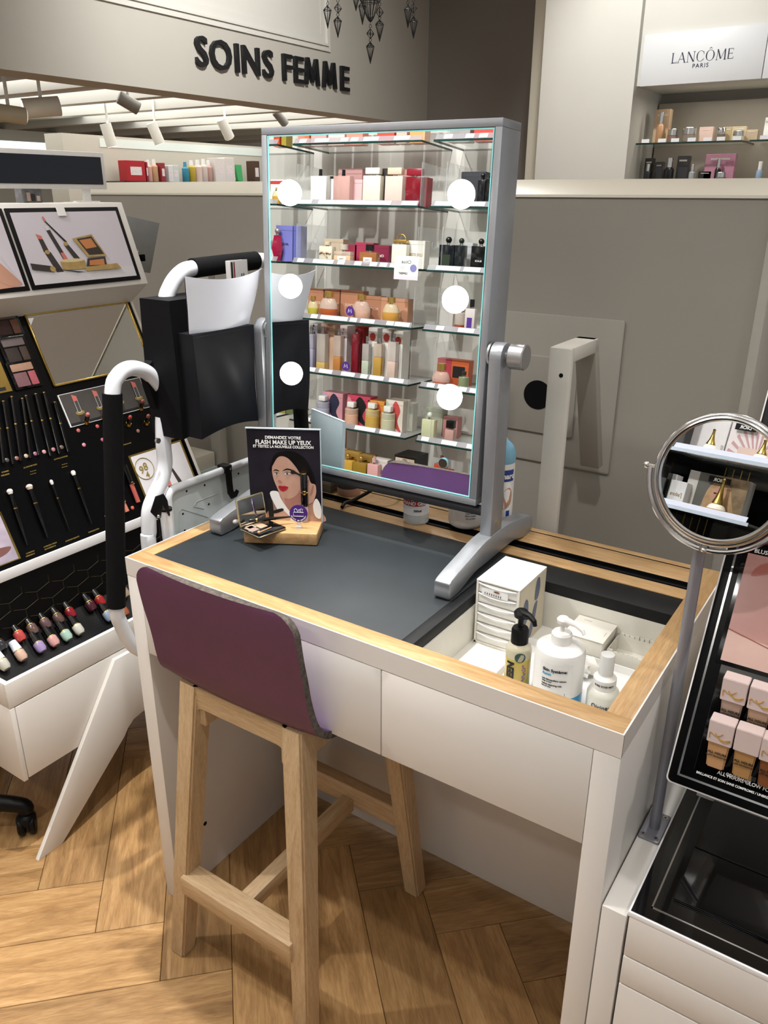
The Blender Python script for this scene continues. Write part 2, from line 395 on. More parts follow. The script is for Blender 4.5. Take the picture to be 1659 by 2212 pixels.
# inverted-U bracket leaning from the desk back to the partition
U = thing('support_bracket', 'white inverted-U metal bracket standing between oak desk and grey partition', 'bracket', (.64, .66, 0))
m_brk = mat('bracket_grey', '#c4c1b8', .4, var=.02)
bm = B(); box(bm, .612, .66, .64, .66, .55, 1.293, bev=.004); obj('front_leg', bm, m_brk, U)
bm = B(); box(bm, .612, .66, .66, .80, 1.262, 1.293, bev=.003); obj('top_bar', bm, m_brk, U)
bm = B(); prism(bm, [(.775, 1.293), (.80, 1.293), (.925, .965), (.895, .965)], (.612, 0, 0), UY, UZ, UX, .048, bev=.003); obj('rear_leg', bm, m_partition, U)
bm = B(); box(bm, .58, .70, .63, .67, .0, .03, bev=.003); box(bm, .622, .65, .643, .657, .02, .56); obj('foot', bm, m_cream, U)
bm = B(); q = ony(1212, 811, .64); cyl(bm, q + V((0, .001, 0)), q + V((0, -.0008, 0)), .0045, n=20); obj('screw_hole', bm, m_black, U)
# ------------------------------------------------------------------ desk
DW, DD, DH = 1.0245, .61, .9
desk = thing('vanity_desk', 'white make-up desk with an oak-edged top and open compartment', 'desk', (.5, .3, 0))
for x0, x1 in ((0, .039), (DW - .039, DW)):
    bm = B(); box(bm, x0, x1, 0, DD, 0, .8605, bev=.0012); obj('side_panel', bm, m_white, desk)
bm = B(); box(bm, .039, DW - .039, .44, .456, .03, .80, bev=.001); obj('back_panel', bm, m_white, desk)
# rim that wraps the top
bm = B()
box(bm, 0, DW, 0, .0025, .8615, .9005); box(bm, .0025, DW - .0025, .0025, .03, .8615, .889)
box(bm, 0, .0025, .0006, DD, .8615, .9004); box(bm, DW - .0025, DW, .0006, DD, .8615, .9004)
box(bm, .0025, .038, .03, DD, .8615, .889); box(bm, DW - .038, DW - .0025, .03, DD, .8615, .889)
box(bm, .038, DW - .038, .46, DD, .8615, .885)
obj('top_rim', bm, m_white, desk)
for x0, x1, nm_ in ((.040, .6243, 'drawer_front'), (.6262, .9848, 'drawer_front')):
    bm = B(); box(bm, x0, x1, .0, .018, .689, .8598, bev=.0012); obj(nm_, bm, m_white, desk)
bm = B(); box(bm, .039, .6243, .018, .44, .69, .70); box(bm, .6262, .9848, .018, .44, .69, .70); obj('drawer_bottom', bm, m_white, desk)
# oak border
bm = B(); box(bm, .0027, DW - .0027, .0027, .0415, .888, .9, bev=.0006); obj('oak_border', bm, m_oak, desk)
for x0, x1 in ((.0027, .038), (.9855, DW - .0027)):
    bm = B(); box(bm, x0, x1, .0415, DD, .888, .9, bev=.0006); obj('oak_border', bm, m_oaky, desk)
for y0, y1 in ((.4536, .4935), (.527, .588), (.5925, .61)):
    bm = B(); box(bm, .038, .9855, y0, y1, .886, .9, bev=.0006); obj('oak_strip', bm, m_oak, desk)
bm = B(); box(bm, .038, .9855, .4935, .527, .884, .8925); box(bm, .038, .9855, .5255, .5269, .8925, .8996); box(bm, .038, .9855, .507, .511, .8925, .896); box(bm, .038, .9855, .588, .5925, .884, .894); box(bm, .038, .9855, .5915, .5924, .894, .8996); obj('cable_channel', bm, m_black, desk)
# black writing mat, L shaped round the compartment
L_ = [(.038, .0415), (.637, .0415), (.637, .4536), (.038, .4536)]
bm = B(); prism(bm, L_, (0, 0, .876), UX, UY, UZ, .0228, bev=.0006); obj('desk_mat', bm, m_mat, desk)
L2 = [(.6372, .0415), (.659, .0415), (.659, .3814), (.9855, .3814), (.9855, .4536), (.6372, .4536)]
bm = B(); prism(bm, L2, (0, 0, .876), UX, UY, UZ, .0226, bev=.0006); obj('black_surround', bm, mat('black_laminate', '#101113', .5, var=.2, scale=30, spec=.3), desk)
# compartment
WZ = .803
bm = B(); box(bm, .655, .989, .030, .388, WZ - .008, WZ); box(bm, .655, .661, .030, .388, WZ, .876); box(bm, .9845, .989, .030, .388, WZ, .888)
box(bm, .661, .9845, .3805, .388, WZ, .876); box(bm, .661, .9845, .030, .036, WZ, .888); obj('compartment', bm, mat('cream_compartment', '#d8d5cc', .5, var=.03), desk)
bm = B(); q = onx(443, 1779, .039); cyl(bm, q - UX*.001, q + UX*.0006, .0055, n=20); obj('peg_hole', bm, m_black, desk)
# scuffs on the white front corner
# ------------------------------------------------------------------ stool
stool = thing('counter_stool', 'beech counter stool with purple shell seat pushed up to the desk', 'stool', (.325, .13, 0))
SX = .325
def leg(x0, y0, x1, y1, z1, w0=.038, w1=.047, d1=.05):
    bm = B(); rs = []
    for (x, y, z, w, d) in ((x0, y0, 0, w0, w0), (x0, y0, .004, w0 + .003, w0 + .003), (x1, y1, z1, w1, d1)):
        rs.append([V((x - w/2, y - d/2, z)), V((x + w/2, y - d/2, z)), V((x + w/2, y + d/2, z)), V((x - w/2, y + d/2, z))])
    skin(bm, rs); bmesh.ops.bevel(bm, geom=[e for e in bm.edges if abs((e.verts[0].co - e.verts[1].co).normalized().z) > .5], offset=.004, segments=2, affect='EDGES')
    return bm
for s in (-1, 1):
    obj('leg', leg(SX + s*.178, -.086, SX + s*.131, -.014, .692), m_beech, stool)
    obj('leg', leg(SX + s*.170, .346, SX + s*.125, .285, .640), m_beech, stool)
def arch(y, zt, zb, hw, r, d):
    """rail with rounded shoulders between the two legs of a pair"""
    pts = [(-hw, zt), (hw, zt), (hw, zb - r)] + [(hw - r + r*math.cos(t), zb - r + r*math.sin(t)) for t in [math.radians(a) for a in range(0, 91, 15)]]
    pts += [(-hw + r - r*math.sin(t), zb - r + r*math.cos(t)) for t in [math.radians(a) for a in range(0, 91, 15)]] + [(-hw, zb - r)]
    bm = B(); prism(bm, pts, (SX, y, 0), UX, UZ, UY, d); return bm
obj('apron', arch(-.037, .692, .646, .118, .024, .044), m_beechx, stool)
obj('apron', arch(.262, .640, .60, .112, .022, .038), m_beechx, stool)
for s in (-1, 1):
    bm = B(); box(bm, SX + s*.115 - .017, SX + s*.115 + .017, -.03, .28, .60, .640, bev=.002); obj('side_rail', bm, m_beech, stool)
bm = B(); box(bm, SX - .152, SX + .152, -.094, -.046, .185, .232, bev=.0035); obj('stretcher', bm, m_beechx, stool)
bm = B(); box(bm, SX - .152, SX + .152, .308, .34, .205, .262, bev=.003); obj('stretcher', bm, m_beechx, stool)
bm = B(); box(bm, SX - .02, SX + .014, -.052, .31, .192, .228, bev=.003); obj('stretcher', bm, wood('beech_rail_y', '#ad8f68', '#bfa27c', '#cab08c', (30, 2, 30), rough=.55, scale=2.4), stool)
# moulded shell
prof = [(-.080, .953), (-.079, .940), (-.075, .905), (-.069, .862), (-.061, .82), (-.054, .78), (-.047, .742), (-.037, .709), (-.018, .686), (.016, .672), (.07, .664), (.15, .66), (.22, .66), (.28, .664), (.315, .662)]
cs = catmull([(0, y, z) for y, z in prof], 3)
def half(i):
    z = cs[i].z; t = i/(len(cs) - 1); h = .19
    top = cs[0].z - z
    if t < .4 and top < .04: h -= .04 - math.sqrt(max(0, .04**2 - (.04 - top)**2))
    h += .010*max(0., min(1., (t - .35)/.25))
    if t > .88: h -= .06*((t - .88)/.12)**2
    return h
NC = 18
grid = []
for i, p in enumerate(cs):
    h = half(i); row = []
    for j in range(NC + 1):
        t = -1 + 2*j/NC; bend = .006*(t*t)*(1 - max(0, min(1, (i/(len(cs)-1) - .3)/.4))); rise = .010*(t*t)*max(0, min(1, (i/(len(cs)-1) - .35)/.2))
        row.append(V((SX - .005 + t*h, p.y + bend, p.z + rise)))
    grid.append(row)
nr = []
for i in range(len(grid)):
    row = []
    for j in range(NC + 1):
        a = grid[min(i+1, len(grid)-1)][j] - grid[max(i-1, 0)][j]; b = grid[i][min(j+1, NC)] - grid[i][max(j-1, 0)]
        n = a.cross(b).normalized(); row.append(n)
    nr.append(row)
if nr[8][9].y < 0 and nr[-3][9].z < 0: nr = [[-n for n in r] for r in nr]
def surf(off):
    bm = B(); vs = [[bm.verts.new(grid[i][j] + nr[i][j]*off) for j in range(NC+1)] for i in range(len(grid))]
    for i in range(len(grid)-1):
        for j in range(NC): bm.faces.new((vs[i][j], vs[i][j+1], vs[i+1][j+1], vs[i+1][j]))
    return bm
m_purp = mat('purple_leatherette', '#5c3150', .48, var=.05, scale=25, bump=.03); m_purp2 = mat('purple_seat_face', '#6a4880', .5, var=.04, scale=20)
sh = obj('shell', surf(-.007), m_purp, stool)
bm = surf(.007); obj('seat_cover', bm, m_purp2, stool)
bm = B(); bd = [(0, j) for j in range(NC)] + [(i, NC) for i in range(len(grid)-1)] + [(len(grid)-1, j) for j in range(NC, 0, -1)] + [(i, 0) for i in range(len(grid)-1, 0, -1)]
va = [bm.verts.new(grid[i][j] - nr[i][j]*.0072) for i, j in bd]; vb = [bm.verts.new(grid[i][j] + nr[i][j]*.0072) for i, j in bd]
for k in range(len(bd)):
    k2 = (k+1) % len(bd); bm.faces.new((va[k], va[k2], vb[k2], vb[k]))
obj('worn_edge', bm, mat('worn_grey_edge', '#4f4842', .9, var=.6, scale=140, bump=.4), stool)
# ------------------------------------------------------------------ vanity mirror
Hh = V((.9995, .0308, -.004)).normalized(); Vv = V((.0027, .0417, .9991)).normalized(); Nn = Hh.cross(Vv)   # Nn faces the sitter
Vv = Nn.cross(Hh)
BL = V((.0746, .3578, 1.0229)); MW, MH, MD = .5196, .6832, .078
def MP(a, b, d=0.): return BL + Hh*a + Vv*b + Nn*d
T_m = Matrix((( Hh.x, -Nn.x, Vv.x, BL.x), (Hh.y, -Nn.y, Vv.y, BL.y), (Hh.z, -Nn.z, Vv.z, BL.z), (0, 0, 0, 1)))   # x along, y into the mirror, z up
vm = thing('vanity_mirror', 'aluminium framed make-up mirror with six round bulbs on a desk stand', 'mirror', (.335, .4, .9))
IN = .0135
bm = B()
box(bm, 0, MW, 0, MD, 0, IN, bev=.001, T=T_m); box(bm, 0, MW, 0, MD, MH - IN, MH, bev=.001, T=T_m)
box(bm, 0, IN, 0, MD, IN, MH - IN, bev=.001, T=T_m); box(bm, MW - IN, MW, 0, MD, IN, MH - IN, bev=.001, T=T_m)
box(bm, IN, MW - IN, MD - .008, MD - .002, IN, MH - IN, T=T_m)
obj('frame', bm, m_alu, vm)
bm = B(); box(bm, IN + .003, MW - IN - .003, .002, .006, IN + .003, MH - IN - .003, T=T_m); obj('mirror_glass', bm, m_mirror, vm)
bm = B(); e0, e1 = IN + .0012, IN + .0034
for (a0, a1, b0, b1) in ((e0, MW - e0, e0, e1), (e0, MW - e0, MH - e1, MH - e0), (e0, e1, e1, MH - e1), (MW - e1, MW - e0, e1, MH - e1)):
    box(bm, a0, a1, .0008, .0024, b0, b1, T=T_m)
obj('glass_edge', bm, m_edge, vm)
bm = B(); e0, e1 = IN - .0002, IN + .0011
for (a0, a1, b0, b1) in ((e0, MW - e0, e0, e1), (e0, MW - e0, MH - e1, MH - e0), (e0, e1, e1, MH - e1), (MW - e1, MW - e0, e1, MH - e1)):
    box(bm, a0, a1, .0012, .0026, b0, b1, T=T_m)
obj('shadow_gap', bm, m_edge_d, vm)
for ui in (.068, .449):
    for vi in (.205, .385, .564):
        bm = B(); c = MP(ui, vi, -.0022); ball(bm, c, .0245, n=20)
        bmesh.ops.bisect_plane(bm, geom=bm.verts[:] + bm.edges[:] + bm.faces[:], plane_co=c, plane_no=Nn, clear_inner=True)
        b_ = obj('bulb', bm, m_bulb, vm)
# stand: two feet, two posts, cross bar, clamp knobs; turned by the mirror's own yaw
yw = math.atan2(Hh.y, Hh.x)
T_s = Matrix.Translation((.614, .398, 0)) @ Matrix.Rotation(yw, 4, 'Z')
def SP(x, y, z): return T_s @ V((x, y, z))
foot = smooth2([(-.192, .9), (-.194, .925), (-.185, .938), (-.1, .954), (-.045, .963), (.045, .963), (.1, .956), (.18, .940), (.194, .930), (.194, .9045), (.15, .9005), (.1, .912), (.04, .914), (-.04, .914), (-.09, .914), (-.15, .9015)], 3)
foot = [(a, max(b, .9001)) for a, b in foot]
W_ = T_s.to_3x3() @ UX; Wy = T_s.to_3x3() @ UY
for k, x in enumerate((0, -.552)):
    bm = B(); prism(bm, foot, SP(x - .016, 0, 0), Wy, UZ, W_, .032, bev=.003); obj('foot', bm, m_alu, vm)
    pts = [(-.026, .958), (.026, .958), (.026, 1.31)] + [(.026*math.cos(math.radians(t)), 1.31 + .026*math.sin(math.radians(t))) for t in range(15, 180, 15)] + [(-.026, 1.31)]
    bm = B(); prism(bm, pts, SP(x - .012 + (.002 if k == 0 else -.002), .004, 0), Wy, UZ, W_, .024, bev=.002); po = obj('post', bm, m_alu, vm)
    s = 1 if k == 0 else -1
    if k == 0: bm = B(); cyl(bm, SP(x + s*.013, .004, 1.313), SP(x + s*.024, .004, 1.313), .009, n=24); cyl(bm, SP(x + s*.022, .004, 1.313), SP(x + s*.052, .004, 1.313), .0235, n=40, bev=.002); obj('knob', bm, m_alu2, vm)
    bm = B(); cyl(bm, SP(x - s*.013, .004, 1.313), SP(x - s*.017, .004, 1.313), .022, n=32); obj('washer', bm, m_alu2, vm)
    q = SP(x + s*.0145, .004, .985); bm = B(); cyl(bm, q - W_*.002, q + W_*(s*.0008), .0055, n=20); obj('screw', bm, m_chrome, po)
bm = B(); cyl(bm, SP(-.548, .004, 1.003), SP(-.008, .004, 1.003), .0105, n=24); obj('cross_bar', bm, m_bar, vm)
# ------------------------------------------------------------------ things on the desk top
def lab(poly_w, poly_h): return rrect(-poly_w/2, poly_w/2, 0, poly_h, .002)
def curved(bm, c, r, a0, a1, z0, z1, mi=0, n=20, off=.0004):
    """label wrapped round a cylinder between two angles"""
    c = V(c); rows = []
    for z in (z0, z1): rows.append([bm.verts.new(c + V(((r + off)*math.cos(a0 + (a1-a0)*i/n), (r + off)*math.sin(a0 + (a1-a0)*i/n), z))) for i in range(n+1)])
    for i in range(n):
        f = bm.faces.new((rows[0][i], rows[0][i+1], rows[1][i+1], rows[1][i])); f.material_index = mi
def facing(c): d = CAM - V(c); return math.atan2(d.y, d.x)
def bend_text(name, s, h, c, r, z, m_, parent, a=0., bold=0., sx=1., off=.0008, vertical=False, align='CENTER'):
    """lettering bent round a bottle of radius r at axis c (world), centred at angle a"""
    c = V(c)
    ob = text(name, s, h, (0, 0, 0), UX, UY, m_, None, bold=bold, sx=sx, depth=.00015, align=align)
    for p in ob.data.vertices:
        x, y, w = p.co
        if vertical: x, y = -y, x
        t = a + x/r; p.co = c + V(((r + off + w)*math.cos(t), (r + off + w)*math.sin(t), z + y))
    ob.parent = parent; ob.matrix_parent_inverse = wm(parent).inverted(); return ob
m_clear = mat('clear_plastic', '#dfe6e8', .06, var=0, alpha=.35, spec=.7)
m_red = mat('red_label', '#a52a2a', .45, var=.03); m_blue = mat('label_blue', '#27418f', .45, var=.03)
# hand gel
g = onz(893, 1128, .9); g = V((.385, .497, .9))
t = thing('hand_gel_bottle', 'clear hand gel bottle with red and white label under the mirror', 'bottle', g)
bm = B(); lathe(bm, g, [(.0, 0), (.026, 0), (.029, .004), (.029, .095), (.027, .105), (.018, .116), (.012, .121), (.012, .13)], 32); obj('body', bm, mat('gel_clear', '#cfd6d6', .08, var=0, alpha=.55), t)
a = facing(g)
bm = B(); curved(bm, g, .029, a - 1.35, a + 1.35, .024, .09); obj('label', bm, m_paper, t)
bm = B(); curved(bm, g, .0292, a - 1.35, a + .75, .046, .070, off=.0006); obj('red_band', bm, m_red, t)
bend_text('lettering', 'HYGIENE', .0085, g, .0295, .0595, m_inkw, t, a - .2, .03); bend_text('lettering', 'HAND GEL', .008, g, .0295, .0485, m_inkw, t, a - .2, .03)
bend_text('lettering', 'ALCOHOL and Glycerin', .0035, g, .0295, .075, m_ink, t, a - .2, .02); bend_text('lettering', '500ml', .005, g, .0295, .033, m_ink, t, a + .1, .04)
bend_text('lettering', 'PURE GEL', .005, g, .0295, .082, m_red, t, a - .2, .03)
bm = B(); lathe(bm, g + V((0, 0, .128)), [(.0, 0), (.013, 0), (.013, .012), (.011, .014), (0, .014)], 24); obj('cap', bm, m_white2, t)
# white tub
g = V((.487, .543, .9)); t = thing('lotion_tub', 'wide white lotion tub standing behind the mirror crossbar', 'tub', g)
bm = B(); lathe(bm, g, [(.0, 0), (.03, 0), (.037, .005), (.0395, .012), (.0395, .075), (.034, .088), (0, .088)], 36); obj('body', bm, m_white2, t)
a = facing(g)
for k in range(6): bend_text('lettering', ('Ingredients Aqua Glycerin', 'Paraffinum liquidum', 'Conserver au sec', 'Usage externe', 'Made in France', 'Ne pas avaler')[k], .0028, g, .0396, .058 - k*.006, m_ink, t, a + .25, .01)
bm = B(); curved(bm, g, .0396, a - 1.0, a - .75, .05, .066); obj('mark', bm, m_ink, t)
# blue capped bottle
g = V((.548, .607 - .028, .9)); t = thing('lotion_bottle', 'white lotion bottle with pale blue nozzle cap behind right mirror post', 'bottle', g)
bm = B(); lathe(bm, g, [(.0, 0), (.026, 0), (.03, .004), (.03, .145), (.029, .15)], 32); obj('body', bm, m_white2, t)
bm = B(); lathe(bm, g + V((0, 0, .15)), [(.029, 0), (.0305, .004), (.03, .02), (.024, .036), (.012, .048), (.008, .055), (.005, .085), (.003, .095), (0, .096)], 32); obj('cap', bm, mat('pale_blue_cap', '#7fb4cf', .4, var=.02), t)
a = facing(g)
bm = B(); curved(bm, g, .03, a - .2, a + 1.1, .112, .138); obj('blue_band', bm, m_blue, t); bend_text('lettering', 'bernard', .012, g, .0305, .119, m_inkw, t, a + .25, .05)
bm = B(); c = V(g); rows = smooth2([(.1, .052), (.5, .05), (.95, .062), (1.0, .085), (.7, .098), (.3, .09), (.05, .075)], 4)
vs = [bm.verts.new(c + V((.0306*math.cos(a + x), .0306*math.sin(a + x), z))) for x, z in rows]; bm.faces.new(vs); obj('hand_print', bm, mat('skin_print', '#b98c74', .5, var=.15, scale=120), t)
bm = B(); curved(bm, g, .0302, a + .55, a + .85, .028, .045); obj('mark', bm, m_blue, t); bend_text('lettering', 'mp-alcool', .009, g, .0305, .014, m_blue, t, a + .3, .05)
# striped scented candle pot + folded card box + cable
g = V((.155, .556, .9)); t = thing('candle_pot', 'round pink and grey banded pot on the back of the desk', 'pot', g)
bm = B(); lathe(bm, g, [(.0, 0), (.026, 0), (.029, .005), (.029, .02)], 32); obj('base', bm, mat('blush', '#b98f7c', .5, var=.03), t)
bm = B(); lathe(bm, g + V((0, 0, .02)), [(.029, 0), (.0292, .001), (.0292, .017), (.029, .018)], 32); obj('band', bm, mat('charcoal', '#3a3733', .5), t)
bm = B(); lathe(bm, g + V((0, 0, .038)), [(.029, 0), (.029, .03), (.027, .034), (0, .034)], 32); obj('upper', bm, mat('blush_light', '#c2a293', .5, var=.03), t)
t = thing('tissue_box', 'flat taupe card box lying at the back corner of the desk', 'box', (.085, .56, .9))
bm = B(); box(bm, .05, .118, .530, .604, .9002, .918, bev=.001); obj('box_body', bm, mat('taupe_card', '#6d6353', .6), t); bm = B(); box(bm, .049, .119, .529, .605, .918, .93, bev=.001); obj('box_lid', bm, mat('taupe_card2', '#8b7f6b', .6), t)
bm = B(); tube(bm, [(.205, .46, .9055), (.20, .48, .909), (.21, .50, .912), (.235, .535, .93), (.26, .57, .955), (.27, .60, .94), (.27, .622, .80)], .0042, smooth=6); tag(obj('power_cable', bm, m_black), 'black power cable rising from the desk channel behind the mirror', 'cable')
# ------------------------------------------------------------------ compartment things
zc = WZ
# mini chest of drawers
a0, b0 = .665, .252
t = thing('drawer_organizer', 'small white six-drawer organizer box with stone print in the compartment', 'organizer', (.708, .31, zc))
bm = B(); x0, x1, y0, y1, z0, z1 = .6655, .7505, .252, .372, zc, .934
box(bm, x0, x1, y0 + .006, y1, z0, z1 - .002); box(bm, x0 - .0005, x1 + .0005, y0, y1 + .0005, z1 - .003, z1, bev=.0008)
box(bm, x0, x0 + .004, y0, y0 + .008, z0, z1 - .002); box(bm, x1 - .004, x1, y0, y0 + .008, z0, z1 - .002); box(bm, x0, x1, y0, y0 + .008, z0, z0 + .004)
obj('case', bm, mat('organizer_white', '#dedbd2', .5, var=.02), t)
dh = (z1 - z0 - .008)/6
for k in range(6):
    bm = B(); zz = z0 + .004 + k*dh; box(bm, x0 + .0045, x1 - .0045, y0 + .0015, y0 + .007, zz + .0008, zz + dh - .003, bev=.0006); d = obj('drawer', bm, m_white2, t)
    bm = B(); pts = [V((x0 + .0055 + (x1 - x0 - .011)*i/8, y0 - .0005 - .002*math.sin(math.pi*i/8), zz + dh - .002 - .0035*math.sin(math.pi*i/8))) for i in range(9)]; tube(bm, pts, .0014, n=8); obj('grip', bm, m_white2, d)
prints('barcode_label', [(rrect(-.026, .026, 0, .014, .001), m_paper)] + [([(-.02 + i*.0045, .002), (-.0185 + i*.0045, .002), (-.0185 + i*.0045, .006), (-.02 + i*.0045, .006)], m_ink) for i in range(8)] + [(circ(.004, .0115, .006, ry=.002), mat('brown_ink', '#7c5146'))], ((x0+x1)/2 - .004, y0 - .0025, z1 - .026), UX, UZ, t)
m_st = mat('slate_print', '#5c6478', .5, var=.2, scale=60); m_stbg = mat('stone_print_bg', '#c9bfa8', .5, var=.05)
prints('stone_print', [(rrect(.004, .118, .004, .126, .001), m_stbg), (smooth2([(.02, .05), (.035, .045), (.045, .06), (.042, .09), (.03, .1), (.02, .085)]), m_st), (smooth2([(.07, .085), (.085, .08), (.093, .1), (.088, .122), (.075, .12)]), m_st), (smooth2([(.05, .015), (.065, .01), (.08, .045), (.085, .075), (.07, .07), (.06, .04)]), m_st)], (x1 + .0004, y0, z0), UY, UZ, t)
# pump bottles
def pump(c, z, r, col, ang, L=.045, s=1.):
    bm = B(); c = V(c); lathe(bm, c + V((0, 0, z)), [(0, 0), (r, 0), (r, .022*s), (r*.85, .026*s), (.0045*s, .027*s), (.0045*s, .044*s), (.011*s, .045*s), (.012*s, .052*s), (.009*s, .056*s), (0, .057*s)], 24)
    d = V((math.cos(ang), math.sin(ang), 0)); p = c + V((0, 0, z + .051*s))
    tube(bm, [p, p + d*.015*s + UZ*.002, p + d*L*.6 + UZ*.003, p + d*L*.9 - UZ*.001, p + d*L - UZ*.008*s], [.007*s, .0065*s, .005*s, .004*s, .003*s], n=10); return bm
BY = .155
g = ony(1118, 1440, BY); g = V((g.x, BY, zc)); a = facing(g)
t = thing('cleansing_gel', 'yellow cleansing gel bottle with black pump and green print', 'bottle', g)
m_yel = mat('yellow_gel', '#c4ae58', .12, var=.03, alpha=.93)
bm = B(); lathe(bm, g, [(0, 0), (.019, 0), (.0215, .003), (.0215, .066), (.0215, .067)], 32); obj('gel', bm, m_yel, t)
bm = B(); lathe(bm, g + V((0, 0, .0672)), [(.0215, 0), (.0215, .013), (.02, .018), (.014, .024), (.0125, .026)], 32); obj('shoulder', bm, mat('clear_yellow', '#cfc9b0', .1, var=0, alpha=.6), t)
obj('pump', pump(g, .092, .0145, 0, a + .75, .034, 1.05), m_black, t)
bend_text('lettering', 'GREEN', .0125, g, .0217, .036, m_ink, t, a - .3, .08, vertical=True)
bm = B(); c_ = [(math.cos(k*math.pi/10)*.42, .073 + math.sin(k*math.pi/10)*.0092) for k in range(20)]
vs = [bm.verts.new(g + V((.0219*math.cos(a + .15 + x), .0219*math.sin(a + .15 + x), z))) for x, z in c_]; bm.faces.new(vs); obj('round_label', bm, mat('green_label', '#2e4a40', .5, var=.5, scale=300), t)
bm = B()
for k in range(26):
    th = a + .5 + random.uniform(-.12, .12); z = .006 + k*.0021; ball(bm, g + V((.0218*math.cos(th), .0218*math.sin(th), z)), .0016, n=3)
o_ = obj('lavender_print', bm, mat('lavender_print', '#8d6b80', .6), t); o_['kind'] = 'stuff'
g = ony(1207, 1440, BY); g = V((g.x, BY, zc)); a = facing(g)
t = thing('cleansing_milk', 'large white pump bottle of cleansing milk with blue base band', 'bottle', g)
bm = B(); lathe(bm, g, [(0, .012), (.0405, .012), (.0405, .100), (.038, .108), (.031, .113), (.0165, .1155), (.0155, .1165)], 40); obj('body', bm, m_white2, t)
bm = B(); lathe(bm, g, [(0, 0), (.038, 0), (.0407, .003), (.0407, .034), (0, .034)], 40); obj('blue_base', bm, mat('cyan_band', '#3f9bd0', .3, var=.03), t)
obj('pump', pump(g, .113, .0165, 0, a + .85, .045, .84), m_white2, t)
bm = B(); curved(bm, g, .0407, a - .75, a + .55, .003, .096); obj('label', bm, m_paper, t)
for k, (s_, h, mm) in enumerate((('Skin Système:', .0052, m_ink), ('Reset', .0046, mat('cyan_ink', '#4aa3c8')), ('Lait démaquillant velours', .0028, m_ink), ('visage et yeux', .0021, m_ink), ('Velvet cleansing milk', .0028, m_ink), ('face and eyes', .0021, m_ink))):
    bend_text('lettering', s_, h, g, .0409, (.082, .075, .066, .0625, .057, .0535)[k], mm, t, a - .62, .04, align='LEFT')
bm = B()
for q0, q1 in (((-.22, .012), (.32, .012)), ((-.22, .044), (.32, .044)), ((-.22, .012), (-.22, .044)), ((.32, .012), (.32, .044)), ((-.1, .016), (0, .031)), ((-.05, .023), (-.1, .036)), ((-.02, .028), (.08, .038)), ((-.04, .025), (.1, .032)), ((-.06, .021), (.02, .04))):
    P0, P1 = [g + V((.0411*math.cos(a + q[0]), .0411*math.sin(a + q[0]), q[1])) for q in (q0, q1)]; tube(bm, [P0, P1], .00035, n=5)
o_ = obj('flower_drawing', bm, m_ink, t); o_['kind'] = 'stuff'
g = ony(1304, 1490, BY); g = V((g.x, BY, zc)); a = facing(g)
t = thing('face_mist', 'small clear-capped spray bottle with black script beside the milk', 'bottle', g)
bm = B(); lathe(bm, g, [(0, 0), (.022, 0), (.0255, .003), (.0255, .05), (.023, .056), (.018, .060)], 32); obj('body', bm, mat('frosted_plastic', '#d2d2c9', .3, var=.02), t)
bm = B(); lathe(bm, g + V((0, 0, .060)), [(.018, 0), (.018, .018), (.0118, .023), (.0112, .026), (0, .026)], 28); obj('collar', bm, m_white2, t)
bm = B(); lathe(bm, g + V((0, 0, .085)), [(.0114, -.004), (.0114, .032), (.0105, .034), (0, .0345)], 28); obj('clear_cap', bm, mat('frosted_cap', '#dfe0de', .25, var=.02, alpha=.8), t)
bend_text('lettering', 'Qiriness', .0085, g, .0257, .033, m_ink, t, a, .01, sx=.85); bend_text('lettering', 'PURE ROSE MIST', .003, g, .0182, .069, m_ink, t, a, .03)
# white tray, crumpled cotton, two card boxes
bm = B(); p = [(.755, .045), (.975, .045), (.982, .3), (.77, .33)]
t = thing('plastic_tray', 'shallow white plastic tray lining the compartment under the bottles', 'tray', (.87, .18, zc))
bm = B(); box(bm, .757, .982, .046, .30, zc + .0002, zc + .002); box(bm, .757, .759, .046, .30, zc + .002, zc + .016); box(bm, .757, .982, .298, .30, zc + .002, zc + .016); obj('tray_body', bm, m_white2, t)
for ch in t.children: ch.location.z = -.0
bm = B(); t2 = bmesh.new(); bmesh.ops.create_icosphere(t2, subdivisions=3, radius=.03)
for v in t2.verts: v.co = V((v.co.x*1.0, v.co.y*.8, max(-.4, v.co.z/.03)*.022)) * (1 + .16*math.sin(v.co.x*260 + v.co.y*190) + .1*random.uniform(-1, 1))
add(bm, t2, 0, Matrix.Translation((.868, .255, zc + .018))); tag(obj('cotton_wad', bm, mat('cotton', '#e0ddd6', .9, var=.05, bump=.5)), 'crumpled white tissue lying in the compartment behind the pump bottle', 'tissue')
t = thing('card_box', 'closed white cardboard carton with folded lid in the compartment', 'carton', (.86, .35, zc))
m_card = mat('white_card', '#d9d6cc', .7, var=.03)
bm = B(); box(bm, .822, .892, .302, .377, zc, zc + .046, bev=.0008); obj('carton_body', bm, m_card, t); bm = B(); box(bm, .8205, .8935, .3005, .3785, zc + .046, zc + .0475, bev=.0005); obj('carton_lid', bm, m_card, t)
for q_ in ((.835, .85, .365, .3655), (.886, .8865, .325, .34)): bm = B(); box(bm, *q_, zc + .0476, zc + .048); obj('lid_slit', bm, mat('card_shadow', '#9d988c', .8), t)
t = thing('open_card_box', 'open white cardboard carton with torn rim in the compartment corner', 'carton', (.94, .35, zc))
bm = B(); x0, x1, y0, y1 = .897, .983, .312, .3795
for (a0, a1, b0, b1) in ((x0, x1, y0, y0 + .0015), (x0, x1, y1 - .0015, y1), (x0, x0 + .0015, y0, y1), (x1 - .0015, x1, y0, y1)): box(bm, a0, a1, b0, b1, zc, zc + .03)
box(bm, x0, x1, y0, y1, zc, zc + .0015)
